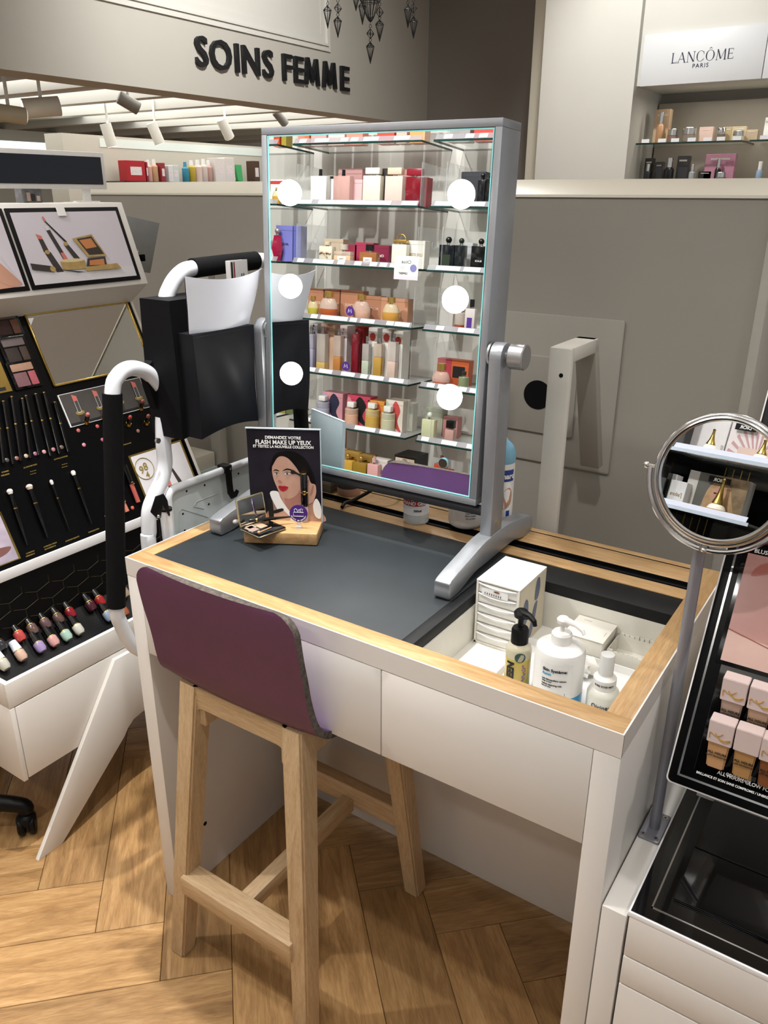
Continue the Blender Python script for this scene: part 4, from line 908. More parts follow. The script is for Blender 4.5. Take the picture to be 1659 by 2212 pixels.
k1 = uvp(LP(380, 925)); card('gold_card', LY1 - .075, LY1 - .016, cy1 + .008, cy1 + .075, [(rrect(.1, .9, .1, .9, .01), m_gold), (rrect(.3, .75, .3, .6, .01), m_ink)])
k1, k2 = uvp(LP(0, 770)), uvp(LP(26, 845)); card('gold_card', LY0 + .012, k2[0], k2[1], k1[1], [(rrect(.06, .94, .04, .96, .01), m_gold), (rrect(.7, .95, .05, .15, .01), m_ink)])
k1, k2 = uvp(LP(0, 1105)), uvp(LP(48, 1215))
card('product_card', LY0 + .012, k2[0], .012, k1[1], [(rrect(.04, .96, .02, .98, .01), mat('print_mauve', '#9a8f9c', .15, var=.3, scale=18)), (smooth2([(.1, .2), (.7, .16), (.9, .3), (.3, .34)]), mat('print_brown', '#6d4a45', .3)), (smooth2([(.1, .75), (.5, .7), (.6, .85), (.2, .9)]), mat('print_rose', '#a86a70', .3))])
# lipstick card behind the lipsticks
q = [uvp(LP(x, y)) for x, y in ((122, 850), (300, 820), (330, 880), (150, 922))]
lx0, lx1, ly0, ly1 = (q[0][0] + q[3][0])/2, (q[1][0] + q[2][0])/2, (q[2][1] + q[3][1])/2, (q[0][1] + q[1][1])/2
m_pg = mat('print_darkgrey', '#4a4744', .25, var=.06); lay = [(rrect(0, 1, 0, 1, .005), m_paper), (rrect(.01, .99, .015, .985, .005), m_pg), ([(.01, .015), (.99, .015), (.99, .1), (.01, .1)], m_ink)]
for k in range(4):
    x = .16 + k*.24; lay += [([(x - .03, .08), (x + .03, .08), (x + .03, .36), (x - .03, .36)], m_case), (circ(x, .36, .05, ry=.07), m_goldink), ([(x - .022, .36), (x + .022, .36), (x + .022, .72), (x - .022, .72)], m_print_grey), ([(x - .018, .38), (x + .018, .38), (x + .018, .72), (x - .018, .72)], m_pg), ([(x - .025, .72), (x + .025, .72), (x + .025, .86), (x - .025, .93)], m_lipstick)]
card('lipstick_card', lx0, lx1, ly0, ly1, lay, fr=False)
# gold captions
for s, x, y, h in (('LE CRAYON YEUX', 66, 1008, .0032), ('EYELINER', 12, 1020, .0032), ('PRÉCISION', 12, 1027, .0032), ('LE STYLO SOURCILS', 132, 990, .0032), ('LE PINCEAU CREUX', 109, 1178, .003), ('DE PAUPIÈRES 10', 109, 1184, .003), ('LE PINCEAU BISEAUTÉ', 157, 1165, .003), ('LINER & SOURCILS 11', 157, 1171, .003), ('LE PINCEAU DUO', 203, 1147, .003), ('OMBREUR & PRÉCISION 12', 203, 1154, .003), ('LE PINCEAU', 66, 1194, .003), ('OMBREUR 09', 66, 1200, .003), ('LÈVRES SATINÉ', 275, 960, .003), ('LES BRILLANCE WISDOM', 278, 1125, .003)):
    if uvp(LP(x, y))[1] > .006: text('caption', s, h, LP(x, y, .0006), UY, pd, m_goldink, lc, bold=.02)
for x, y in ((72, 1018), (140, 1003), (109, 1194), (157, 1183), (203, 1165), (66, 1211), (278, 1136)):
    for k in (0, 1):
        if uvp(LP(x, y + 6*k))[1] > .006: text('caption', 'Prix de vente', .0022, LP(x, y + 6*k, .0006), UY, pd, m_goldink, lc)
# colour dots
for k, (x, y, hx) in enumerate(((15, 994, '#4a4644'), (36, 990, '#8a625c'), (56, 985, '#b5a58c'), (76, 980, '#a06a80'), (95, 976, '#c08a8e'), (115, 971, '#a8767a'), (133, 966, '#6d5a52'), (169, 930, '#c0625e'), (181, 961, '#c4808a'), (210, 921, '#c05a5c'), (221, 950, '#a05a70'), (262, 940, '#b5544c'), (298, 931, '#946a5c'), (286, 1097, '#b85a4a'), (230, 1115, '#c08888'))):
    bm = B(); c = LP(x, y, 0); rs = [ring(c + pn*h, UY, pd, r, 18) for r, h in ((.0052, 0), (.0052, .0012), (.003, .0024), (.0008, .0027))]; skin(bm, rs); obj('colour_dot', bm, mat('dot' + hx, hx, .2, var=.02), lc)
# header with posters
H0, H1 = V((-.624, 0, 1.345)), V((-.70, 0, 1.56)); hd = (H1 - H0).normalized(); hn = V((hd.z, 0, -hd.x)); HL = (H1 - H0).length
bm = B(); prism(bm, [(-.624, 1.345), (-.70, 1.56), (-.80, 1.56), (-.80, 1.25), (-.707, 1.286)], (0, LY0 - .25, 0), UX, UZ, UY, LY1 - LY0 + .25, bev=.0015); obj('header', bm, m_white, lc)
def HP(x, y, d=0.): return onp(x, y, hn, H0 + hn*d)
def uvh(p): d = p - H0; return (d.y, d.dot(hd))
g0, g1 = uvh(HP(8, 453)), uvh(HP(300, 600)); e_ = uvh(HP(248, 448)); e2_ = uvh(HP(70, 622))
hx0, hx1, hz0, hz1 = (uvh(HP(10, 455))[0] + uvh(HP(66, 622))[0])/2, LY1 - .022, .013, HL - .013
def poster(x0, x1, layers_, nm):
    bm = B(); prism(bm, rrect(x0, x1, hz0, hz1, .002), H0, UY, hd, hn, .003, bev=.0006); o = obj(nm, bm, m_black, lc); b = .011; w, h = x1 - x0 - 2*b, hz1 - hz0 - 2*b
    prints('poster_print', [([(a*w, c*h) for a, c in pl], mm) for pl, mm in layers_], H0 + UY*(x0 + b) + hd*(hz0 + b) + hn*.003, UY, hd, o)
m_pl = mat('print_lilac', '#c6bfc6', .3, var=.02, scale=6)
orange = mat('print_orange', '#b87848', .3); dgold = mat('print_gold', '#a58a55', .3, var=.2, scale=50)
SS = smooth2
poster(hx0, hx1, [(rrect(0, 1, 0, 1, .005), m_pl), (rrect(0, 1, 0, .16, .005), m_print_grey), ([(.23, .15), (.18, .43), (.235, .44), (.295, .15)], m_case), ([(.175, .44), (.165, .63), (.205, .62), (.225, .44)], m_case), ([(.163, .63), (.155, .70), (.20, .67), (.205, .62)], m_lipstick), (circ(.205, .44, .022, ry=.03), dgold),
 ([(.325, .33), (.26, .74), (.295, .75), (.365, .33)], m_case), ([(.262, .74), (.257, .8), (.292, .81), (.297, .75)], m_print_grey), ([(.33, .32), (.32, .42), (.35, .42), (.37, .32)], m_lipstick), ([(.40, .55), (.27, .87), (.28, .88), (.415, .57)], m_ink), ([(.27, .86), (.262, .93), (.275, .94), (.287, .88)], m_lipstick), ([(.44, .28), (.375, .53), (.41, .55), (.49, .3)], m_case), (circ(.395, .54, .02, ry=.03), dgold),
 (rrect(.29, .52, .17, .30, .01), dgold), (circ(.405, .30, .115, ry=.025), mat('print_palegold', '#cbb88c', .3)), ([(.02, .21), (.02, .30), (.2, .24), (.205, .155)], m_case), (circ(.2, .2, .025, ry=.04), dgold), ([(.22, .2), (.42, .14), (.5, .12), (.42, .12)], m_ink),
 ([(.47, .61), (.67, .66), (.75, .33), (.56, .33)], dgold), ([(.51, .60), (.66, .63), (.73, .36), (.58, .36)], m_case), ([(.53, .58), (.65, .60), (.68, .47), (.57, .45)], orange), ([(.52, .2), (.55, .31), (.73, .32), (.72, .18)], m_case), ([(.55, .21), (.565, .28), (.71, .29), (.70, .2)], orange), ([(.50, .13), (.50, .19), (.83, .21), (.86, .13)], dgold)], 'header_poster')
m_pskin = mat('print_hand', '#b98a74', .3, var=.06, scale=12); m_pskin2 = mat('print_hand_shade', '#8d5e4e', .3, var=.05)
poster(LY0 - .24, hx0 - .006, [(rrect(0, 1, 0, 1, .002), m_pl), (SS([(.3, 0), (.35, .4), (.5, .8), (.75, .98), (.85, .75), (.82, .4), (.9, .1), (.95, 0)]), m_pskin), (SS([(.6, .0), (.62, .35), (.7, .6), (.8, .35), (.8, 0)]), m_pskin2), (SS([(.84, .72), (.88, .55), (.97, .15), (.99, .02), (.93, .03), (.87, .2), (.82, .5)]), m_pskin)], 'header_poster')
bm = B(); c = HP(131, 455, .004); prism(bm, rrect(-.012, .012, -.014, .010, .001), c, UY, hd, hn, .002); obj('poster_clip', bm, m_white2, lc)
# screen on the header
sc = thing('display_screen', 'dark widescreen monitor in a white frame on the make-up counter', 'screen', (-.74, .35, 1.56))
s_a, s_b = onx(228, 330, -.74), onx(232, 409, -.74); w0 = -.55
bm = B(); prism(bm, [(w0, s_b.z - .0), (s_b.y, s_b.z), (s_b.y, s_a.z), (w0, s_a.z)], (-.76, 0, 0), UY, UZ, UX, .02, bev=.002); obj('housing', bm, m_white2, sc)
bm = B(); prism(bm, [(w0 + .012, s_b.z + .012), (s_b.y - .012, s_b.z + .012), (s_b.y - .012, s_a.z - .012), (w0 + .012, s_a.z - .012)], (-.7395, 0, 0), UY, UZ, UX, .0008); obj('screen_glass', bm, mat('screen_navy', '#070d1a', .06, var=.5, scale=6), sc)
q = onx(187, 420, -.752); bm = B(); box(bm, -.758, -.746, q.y - .01, q.y + .01, 1.56, s_b.z + .02, bev=.001); box(bm, -.775, -.735, q.y - .03, q.y + .03, 1.5595, 1.5635, bev=.001); obj('stand', bm, m_white2, sc)
# grey plate behind the header
gs = thing('steel_plate', 'square brushed grey plate behind the white counter header', 'plate', (-.79, .8, 0))
pts = [onx(x, y, -.79) for x, y in ((262, 462), (345, 482), (325, 590), (250, 580))]
bm = B(); prism(bm, [(p.y, p.z) for p in pts], (-.795, 0, 0), UY, UZ, UX, .005, bev=.001); obj('plate', bm, mat('grey_plate', '#8f9190', .45, metal=.3, var=.04), gs)
bm = B(); q = onx(293, 540, -.789); tube(bm, ring(q, UY, UZ, .010, 24), .0012, n=6, closed=True); obj('emblem', bm, m_chrome, gs)
bm = B(); box(bm, -.80, -.79, .69, .71, 0, 1.40); box(bm, -.80, -.79, .69, .80, 1.39, 1.41); box(bm, -.86, -.74, .675, .725, 0, .012); obj('post', bm, m_chrome, gs)
# small tester case between header and screen, and a gold ring mirror at the far left
q = onx(62, 424, -.77); t = thing('sample_case', 'small clear case of samples on top of the counter header', 'case', (-.77, q.y, 1.56))
bm = B(); box(bm, -.79, -.75, q.y - .026, q.y + .026, 1.5602, 1.594, bev=.001); obj('case', bm, mat('case_grey', '#6b6a6c', .2, var=.3, scale=60), t)
for k, hx in enumerate(('#b59a8c', '#2a2422', '#c2b0a6')): bm = B(); box(bm, -.7495, -.748, q.y - .02 + k*.014, q.y - .010 + k*.014, 1.564, 1.585 - k*.004); obj('sample', bm, mat('sample' + hx, hx, .4), t)
q = onx(-70, 335, -.60); t = thing('ring_mirror', 'round gold-rimmed magnifying mirror above the make-up counter', 'mirror', (-.6, q.y, 1.56))
bm = B(); tube(bm, ring(q, UY, UZ, .062, 40), .003, n=8, closed=True); obj('gold_rim', bm, m_gold, t); bm = B(); cyl(bm, q - UX*.002, q + UX*.001, .061, n=40); obj('glass', bm, m_mirror, t)
bm = B(); tube(bm, [q - UZ*.062, V((-.6, q.y, q.z - .1)), V((-.72, q.y, 1.57))], .003, n=8); obj('arm', bm, m_gold, t)
# ------------------------------------------------------------------ testers
def ptest(x, y, d=.0): return LP(x, y, d)
# pencils: (top px, bottom px)
PEN = [((7, 868), (28, 1003)), ((25, 858), (45, 996)), ((48, 862), (66, 990)), ((56, 856), (84, 983)), ((77, 852), (109, 985)), ((95, 849), (128, 980)), ((-8, 872), (8, 1000)), ((118, 870), (147, 976))]
for k, (a, b) in enumerate(PEN):
    p, q = ptest(*a, .006), ptest(*b, .006); d = (q - p).normalized(); L_n = (q - p).length
    t = thing('eye_pencil', 'slim black eye pencil with a gold ring in the tester panel row', 'pencil', p, group='eye pencils on the black tester panel')
    bm = B(); tube(bm, [p, p + d*L_n*.42], .0042, n=12); obj('cap', bm, m_gloss, t); bm = B(); tube(bm, [p + d*L_n*.43, q], .0038, n=12); obj('barrel', bm, m_gloss, t)
    bm = B(); tube(bm, [p + d*L_n*.415, p + d*L_n*.435], .0044, n=12); obj('gold_ring', bm, m_gold, t); bm = B(); tube(bm, [p - d*.002, p], .0043, n=12); obj('gold_tip', bm, m_gold, t)
# brushes
BR = [((20, 1058), (59, 1178), '#d8d2c8', 1.3, 'white domed'), ((62, 1048), (103, 1162), '#c9b8a8', 1.5, 'beige slanted'), ((110, 1038), (151, 1148), '#c2c0bc', .8, 'small flat white'), ((157, 1018), (198, 1132), '#d2cec6', 1.1, 'ivory domed')]
for a, b, hx, s, nm_ in BR:
    p, q = ptest(*a, .007), ptest(*b, .007); brush('tester_brush', nm_ + ' make-up brush with black handle on the tester panel', p, q, mat('bristle' + hx, hx, .9, var=.1, scale=300), .0042*s)
# lipsticks standing out of the panel
LS = [((192, 900), '#c0706c'), ((230, 893), '#b06a60'), ((283, 905), '#a03a34'), ((310, 870), '#8a4540'), ((322, 902), '#7d4238')]
for (x, y), hx in LS:
    b0 = ptest(x - 6, y + 14, 0); ax = (pn*.55 + UZ*.8).normalized()
    t = thing('lipstick_tester', {'#c0706c': 'pale coral', '#b06a60': 'nude rose', '#a03a34': 'brick red', '#8a4540': 'brown red', '#7d4238': 'dark mocha'}[hx] + ' bullet lipstick tester in a gold collar on the black panel', 'lipstick', b0, group='lipstick testers on the black panel')
    bm = B(); tube(bm, [b0, b0 + ax*.008], .0078, n=20); obj('gold_collar', bm, m_gold, t); bm = B(); tube(bm, [b0 + ax*.008, b0 + ax*.024], .0062, n=20); obj('case', bm, m_gloss, t)
    bm = B(); tube(bm, [b0 + ax*.024, b0 + ax*.031, b0 + ax*.034], [.0052, .0052, .0025], n=20); obj('bullet', bm, mat('bullet' + hx, hx, .35, var=.03), t)
# gloss tubes lying at the right of the panel
for (a, b, hx) in (((268, 1005), (299, 1085), '#a05048'), ((255, 1062), (275, 1105), '#b8705c')):
    p, q = ptest(*a, .008), ptest(*b, .008); d = (q - p)
    t = thing('gloss_tester', ('dark coral' if hx == '#a05048' else 'peach') + ' lip gloss tube with black cap lying on the tester panel', 'lip gloss', p)
    bm = B(); tube(bm, [p, p + d*.5], .0072, n=16); obj('cap', bm, m_gloss, t); bm = B(); tube(bm, [p + d*.51, q], .0062, n=16); obj('tube', bm, mat('gloss' + hx, hx, .12, var=.1), t)
    bm = B(); tube(bm, ring(p + d*.5 + pn*.008, UY, pd, .004, 12), .0007, n=5, closed=True); obj('emblem', bm, m_gold, t)
# eyeshadow palettes on the panel
for (cx, cy, kind, label) in ((12, 700, ('#6d5a50', '#4a322e', '#7d5644'), 'brown eyeshadow trio in a black case on the tester panel'), (32, 758, ('#877a7a', '#3d332f', '#4f3f36'), 'taupe eyeshadow trio in a clear-edged case on the tester panel'), (51, 811, ('#b08a72', '#7a5458', '#a8545c'), 'rose and beige eyeshadow trio on the tester panel')):
    c = uvp(LP(cx, cy)); t = thing('eyeshadow_trio', label, 'eyeshadow', LP(cx, cy))
    def pr_(a, b, c_, d, o0, h, mm, nm_, bev=.001):
        bm = B(); prism(bm, rrect(c[0] + a, c[0] + b, c[1] + c_, c[1] + d, .002), A0 + pn*o0, UY, pd, pn, h, bev=bev); obj(nm_, bm, mm, t)
    pr_(-.038, .038, -.035, .037, .0, .006, m_gloss, 'case')
    pr_(-.03, .03, .011, .03, .006, .0012, mat('shadow' + kind[0], kind[0], .6, var=.08, scale=200), 'pan', .0003); pr_(-.03, .006, -.029, .007, .006, .0012, mat('shadow' + kind[1], kind[1], .6, var=.12, scale=200), 'pan', .0003); pr_(.01, .03, -.029, .007, .006, .0012, mat('shadow' + kind[2], kind[2], .5, var=.12, scale=200), 'pan', .0003)
# nail polishes lying in the rack
r0, r1 = V((LXF - .02, 0, .5065)), V((-.452, 0, .57)); rd = (r1 - r0).normalized(); rn = V((-rd.z, 0, rd.x)); rn = rn if rn.z > 0 else -rn
def RP(x, y): return onp(x, y, rn, r0 + rn*.012)
NP_ = [(46, 1416, '#b99a88', 1, 'beige'), (9, 1436, '#a8a69a', 1, 'silver grey'), (87, 1398, '#8a7aa0', 0, 'lilac'), (116, 1385, '#b88a86', 0, 'pale rose'), (144, 1373, '#93aea0', 0, 'mint'), (170, 1360, '#b0aea4', 0, 'pearl white'), (235, 1331, '#7a8698', 0, 'blue grey'), (43, 1375, '#a8403c', 0, 'coral red'), (71, 1360, '#5c4640', 0, 'brown'), (99, 1348, '#5a4244', 0, 'cocoa'), (127, 1337, '#54403a', 0, 'taupe'), (153, 1325, '#7a1420', 0, 'crimson'), (197, 1310, '#3a1420', 0, 'plum'), (217, 1299, '#8a1a1c', 0, 'cherry red'), (268, 1321, '#8a4a30', 0, 'rust'), (270, 1281, '#8a7a68', 0, 'sand'), (2, 1395, '#2a2a2c', 2, 'clear')]
for x, y, hx, cap, cn_ in NP_:
    p = RP(x, y); t = thing('nail_polish', cn_ + ' nail polish bottle lying in the black rack', 'nail polish', p, group='nail polishes in the black rack')
    T = Matrix(((0, rd.x, rn.x, p.x), (1, rd.y, rn.y, p.y), (0, rd.z, rn.z, p.z), (0, 0, 0, 1)))
    bm = B(); lathe(bm, (0, 0, 0), [(0, -.013), (.009, -.013), (.0125, -.006), (.0125, .011), (.011, .013), (0, .013)], 20); bmesh.ops.transform(bm, matrix=T @ Matrix.Rotation(-math.pi/2, 4, 'X'), verts=bm.verts); obj('body', bm, mat('nail' + hx, hx, .12, var=.08, coat=.6), t)
    bm = B(); cyl(bm, T @ V((0, .013, 0)), T @ V((0, .0145, 0)), .0115, n=20); obj('gold_ring', bm, m_gold, t)
    bm = B(); cyl(bm, T @ V((0, .0145, 0)), T @ V((0, .042, 0)), .0115, .0095, n=20, bev=.0008); obj('cap', bm, mat('cap_lilac_white', '#c9cbd6', .3) if cap == 1 else m_gloss, t)
# castor of a chair just inside the left edge
q = onz(62, 1797, 0); q.z = 0; dr = (onz(-120, 1725, .12) - V((q.x, q.y, .12))); dr.z = 0; dr.normalize(); hub = q + dr*.29
t = thing('office_chair_base', 'black five-star castor base of a chair beside the make-up counter', 'chair base', hub)
a0 = math.atan2(-dr.y, -dr.x)
for k in range(5):
    th = a0 + k*2*math.pi/5; d = V((math.cos(th), math.sin(th), 0)); e = hub + d*.29
    bm = B(); tube(bm, [hub + UZ*.115, hub + d*.12 + UZ*.112, hub + d*.23 + UZ*.1, e + UZ*.088, e + d*.008 + UZ*.07], [.03, .026, .022, .02, .016], n=14, smooth=4); am = obj('arm', bm, m_black, t)
    c = V((e.x, e.y, .0295)); ax = V((.6, .8, 0)) if k == 0 else V((-d.y, d.x, 0))
    for s in (-1, 1): bm = B(); cyl(bm, c + ax*(s*.005), c + ax*(s*.022), .029, n=24, bev=.004); obj('castor_wheel', bm, m_black, am)
    bm = B(); cyl(bm, c + UZ*.01, c + UZ*.06, .012, n=14); ball(bm, c + UZ*.016, .026, n=8, sz=.8); obj('castor_fork', bm, m_black, am)
bm = B(); cyl(bm, hub + UZ*.08, hub + UZ*.15, .034, n=24, bev=.004); cyl(bm, hub + UZ*.15, hub + UZ*.36, .022, n=20); cyl(bm, hub + UZ*.36, hub + UZ*.42, .013, n=16); obj('column', bm, m_black, t)
bm = B(); lathe(bm, hub + UZ*.42, [(0, 0), (.15, .002), (.18, .02), (.185, .05), (.17, .075), (0, .082)], 36); obj('seat', bm, m_black, t)
# ------------------------------------------------------------------ right make-up counter beside the desk
rc = thing('foundation_counter', 'white drawer counter with black slanted foundation display right of the desk', 'counter', (1.3, .25, 0))
RX0, RX1 = 1.066, 1.75
bm = B(); box(bm, 1.0265, 1.0635, .0, .62, 0, .593, bev=.001); obj('side_plinth', bm, m_white, rc)
bm = B(); box(bm, RX0 + .002, RX1, .012, .62, .04, .59); box(bm, RX0 + .002, RX1, .05, .6, 0, .04); obj('cabinet_body', bm, mat('recess_dark', '#3a3634', .6), rc)
for z0, z1 in ((.526, .602), (.468, .523), (.2, .465), (.045, .197)):
    bm = B(); box(bm, RX0 + .0025, RX1, -.006, .012, z0, z1, bev=.0015); obj('drawer_front', bm, m_white, rc)
# glossy black top with white lip and silver line
bm = B(); box(bm, RX0, RX1, -.006, .62, .602, .611, bev=.001); obj('white_lip', bm, mat('bright_white', '#e9e9ea'), rc)
bm = B(); box(bm, RX0 + .003, RX1 - .003, -.003, .617, .606, .6122); obj('black_top', bm, m_gloss, rc)
bm = B(); box(bm, RX0 + .026, RX1 - .03, .018, .0205, .6115, .6128); box(bm, RX0 + .026, RX0 + .0285, .018, .6, .6115, .6128); obj('silver_line', bm, m_chrome, rc)
bm = B(); box(bm, RX0 + .05, RX1 - .05, .05, .30, .6115, .6165, bev=.001); obj('tester_tray', bm, m_gloss, rc); bm = B(); box(bm, RX0 + .05, RX1 - .05, .17, .172, .6165, .618); obj('tray_rib', bm, m_black, rc)
# slanted panel
Q0, Q1 = V((0, .104, .772)), V((0, .406, 1.297)); qd = (Q1 - Q0).normalized(); qn = V((0, -qd.z, qd.y)); QX = 1.067
QL = (Q1 - Q0).length + .12
def QP(x, y, d=0.): return onp(x, y, qn, Q0 + qn*d)
def uvq(p): d = p - Q0; return (d.x, d.dot(qd))
bm = B(); prism(bm, rrect(QX, RX1, 0, QL, .008), Q0, UX, qd, -qn, .02, bev=.001); obj('panel_backing', bm, mat('bright_white', '#e9e9ea'), rc)
bm = B(); prism(bm, rrect(QX + .0025, RX1 - .003, .0025, QL - .003, .007), Q0 - qn*.004, UX, qd, qn, .006, bev=.0005); obj('black_panel', bm, m_pan, rc)
i_ = uvq(QP(1463, 1673))
bm = B(); prism(bm, [(i_[0], i_[1]), (RX1, i_[1]), (RX1, i_[1] + .003), (i_[0], i_[1] + .003)], Q0 + qn*.002, UX, qd, qn, .001); prism(bm, [(i_[0], i_[1]), (i_[0] + .003, i_[1]), (i_[0] + .003, QL), (i_[0], QL)], Q0 + qn*.002, UX, qd, qn, .001); obj('silver_frame', bm, m_chrome, rc)
bm = B(); box(bm, QX + .02, RX1, .30, .60, .60, .80); prism(bm, [(.12, .785), (.60, .785), (.60, 1.55), (.53, 1.5)], (QX + .012, 0, 0), UY, UZ, UX, .01); prism(bm, [(.12, .785), (.60, .785), (.60, 1.55), (.53, 1.5)], (RX1 - .03, 0, 0), UY, UZ, UX, .01); obj('panel_support', bm, m_white, rc)
# pink print with bottle
a_, b_ = uvq(QP(1557, 1425)), uvq(QP(1616, 1195))
w, h = .3, b_[1] - a_[1]
m_coral = mat('print_coral_pink', '#b98a82', .25, var=.1, scale=10); m_coral2 = mat('print_pink_light', '#c9a79c', .25, var=.08, scale=12)
bm = B(); prism(bm, [(a_[0] - .006, a_[1] - .006), (RX1 - .02, a_[1] - .006), (RX1 - .02, b_[1] + .006), (a_[0] - .006, b_[1] + .006)], Q0 + qn*.002, UX, qd, qn, .003); pf = obj('print_holder', bm, m_gloss, rc)
prints('pink_print', [(rrect(0, w, 0, h, .001), m_coral), ([(0, 0), (w, 0), (w, h*.12), (.02, h*.25), (0, h*.28)], m_coral2), ([(.0, h*.285), (.06, h*.2), (.13, h*.08), (.132, h*.085), (.06, h*.21), (0, h*.295)], mat('print_seam', '#8a5040', .4)), (smooth2([(.012, h*.8), (.03, h*.95), (.1, h*.96), (.1, h*.84), (.05, h*.88)]), mat('print_red', '#a86258', .3, var=.1)), ([(.062, h*.14), (.068, h*.6), (.15, h*.6), (.15, h*.1)], m_print_grey), ([(.07, h*.17), (.074, h*.58), (.15, h*.58), (.15, h*.14)], m_coral2)], Q0 + UX*a_[0] + qd*a_[1] + qn*.005, UX, qd, pf)
bm = B(); a2, b2 = uvq(QP(1614, 1190)), uvq(QP(1640, 1000)); prism(bm, [(a2[0] + .0, a2[1] + .014), (RX1 - .02, a2[1] + .014), (RX1 - .02, b2[1]), (a2[0], b2[1])], Q0 + qn*.002, UX, qd, qn, .003); obj('upper_print', bm, mat('print_maroon', '#3a1c1c', .2, var=.3, scale=12), rc)
text('caption', 'BLUSH', .006, QP(1648, 1197, .006), UX, qd, m_inkw, rc, bold=.02)
for s, x, y, h_ in (('COUVRANCE', 1594, 1684, .0042), ('ALL HOURS GLOW FOUNDATION', 1634, 1702, .0052), ('BRILLANCE ET SOIN SANS COMPROMIS / UNBREAKABLE GLOW', 1604, 1706, .0034), ('COVERAGE', 1660, 1703, .0042)):
    text('caption', s, h_, QP(x, y, .0052), UX, qd, m_inkw, rc, bold=.02, sx=.95)
for k in range(3):
    q = QP(1611 + k*8.5, 1678 + k*2.6, .0047); bm = B(); prism(bm, rrect(-.0028, .0028, -.0032, .0032, .0003), q, UX, qd, qn, .0006); obj('coverage_square', bm, mat('beige_ink', '#c9a87c', .5) if k < 2 else m_ink, rc)
bm = B(); c = uvq(QP(1500, 1660)); prism(bm, [(c[0], c[1]), (RX1 - .02, c[1]), (RX1 - .02, c[1] + .19), (c[0], c[1] + .19)], Q0 + qn*.002, UX, qd, qn, .0025, bev=.0008); obj('bottle_rack', bm, m_gloss, rc)
# foundation bottles: (top-left px of the cap front, bottom px) in two rows
FB = [(1532, 1648, '#c2966c', 'light beige', 1), (1588, 1668, '#b08656', 'honey beige', 0), (1643, 1690, '#7d4a2c', 'deep brown', 1), (1560, 1560, '#a08674', 'rosy nude', 1), (1617, 1580, '#a8876c', 'sand', 1), (1668, 1602, '#94683f', 'caramel', 1)]
m_capp = mat('blush_cap', '#d2bfbb', .4, var=.01); m_ysl = mat('gold_mark', '#c9a14e', .35, metal=.4)
for k, (x, y, hx, nm_, lg_) in enumerate(FB):
    b0 = QP(x + 16, y, .004); row = 0 if k < 3 else 1
    T = Matrix.Translation(b0 + qn*.006) @ Matrix(((1, qd.x, 0, 0), (0, qd.y, 0, 0), (0, qd.z, 1, 0), (0, 0, 0, 1)))
    ax = (qd*.80 + qn*.42 + UZ*.1).normalized(); fn = UX.cross(ax).normalized(); fn = fn if fn.dot(CAM - b0) > 0 else -fn
    t = thing('foundation_bottle', nm_ + ' foundation bottle with square blush cap in the black display', 'foundation', b0, group='foundation bottles in the right display')
    def slab(w0, w1, d0, d1, h0, h1, nm2, mm, bv=.002):
        bm = B(); rs = []
        for w_, d_, h_ in ((w0, d0, h0), (w1, d1, h1)): c_ = b0 + fn*.008 + ax*h_; rs.append([c_ - UX*w_ - fn*d_, c_ + UX*w_ - fn*d_, c_ + UX*w_ + fn*d_, c_ - UX*w_ + fn*d_])
        skin(bm, rs); bmesh.ops.bevel(bm, geom=list(bm.edges), offset=bv, segments=2, affect='EDGES'); return obj(nm2, bm, mm, t)
    slab(.0118, .0145, .008, .010, 0, .046, 'bottle', mat('found' + hx, hx, .15, var=.02, coat=.4)); slab(.0166, .0170, .0125, .0125, .044, .079, 'cap', m_capp, .0009)
    fo = b0 + fn*(.008 + .0105)
    text('lettering', 'ALL HOURS', .0036, b0 + fn*.0185 + ax*.026, UX, ax, m_ink, t, bold=.03, sx=.95); text('lettering', 'GLOW FOUNDATION', .0022, b0 + fn*.0183 + ax*.021, UX, ax, m_ink, t, bold=.02, sx=.95)
    if lg_:
        c_ = b0 + fn*.0212 + ax*.056; bm = B()
        for pl in ([(-.016, -.006), (-.016, .006), (-.010, .002), (-.004, .0), (.004, -.007), (.012, -.006), (.0165, -.002)], [(-.008, .006), (-.003, .0), (.002, -.004)], [(.004, .008), (-.001, .003), (-.006, .002)], [(.0, -.004), (.008, -.004), (.016, .0)]):
            tube(bm, [c_ + UX*(a*.85) + ax*(b*.8) for a, b in pl], .0006, n=6, smooth=4)
        obj('gold_mark', bm, m_ysl, t)
# ------------------------------------------------------------------ magnifying mirror on a pole
px_, py_ = 1.045, .201
pm_ = thing('pole_mirror', 'round chrome magnifying mirror on a grey pole bolted beside the desk', 'mirror', (px_, py_, .593))
m_pole = mat('grey_pole', '#8f8f96', .4, metal=.5, var=.03)
bm = B(); prism(bm, rrect(1.0275, 1.0625, .166, .240, .003), (0, 0, .5932), UX, UY, UZ, .004, bev=.0008); bp_ = obj('base_plate', bm, m_pole, pm_)
for x, y in ((1.034, .175), (1.055, .175), (1.034, .231), (1.055, .231)):
    bm = B(); cyl(bm, V((x, y, .597)), V((x, y, .5982)), .0045, n=18); sc_ = obj('screw', bm, m_chrome, bp_); bm = B(); box(bm, x - .002, x + .002, y - .0006, y + .0006, .598, .5984); box(bm, x - .0006, x + .0006, y - .002, y + .002, .598, .5984); obj('screw_slot', bm, m_black, sc_)
bm = B(); cyl(bm, V((px_, py_, .597)), V((px_, py_, 1.122)), .0088, n=24); obj('pole', bm, m_pole, pm_)
mc = onp(1551, 1036, _fw, V((px_, py_, 1.22))); mc = V((px_ + .012, py_, 1.2165))
RN = V((-.12, -.98, .20)).normalized()   # facing the shelves behind the camera
ru = RN.cross(UZ).normalized()*-1; rv = ru.cross(RN)*-1
ru = UZ.cross(RN).normalized(); rv = RN.cross(ru).normalized()
RR = .0895
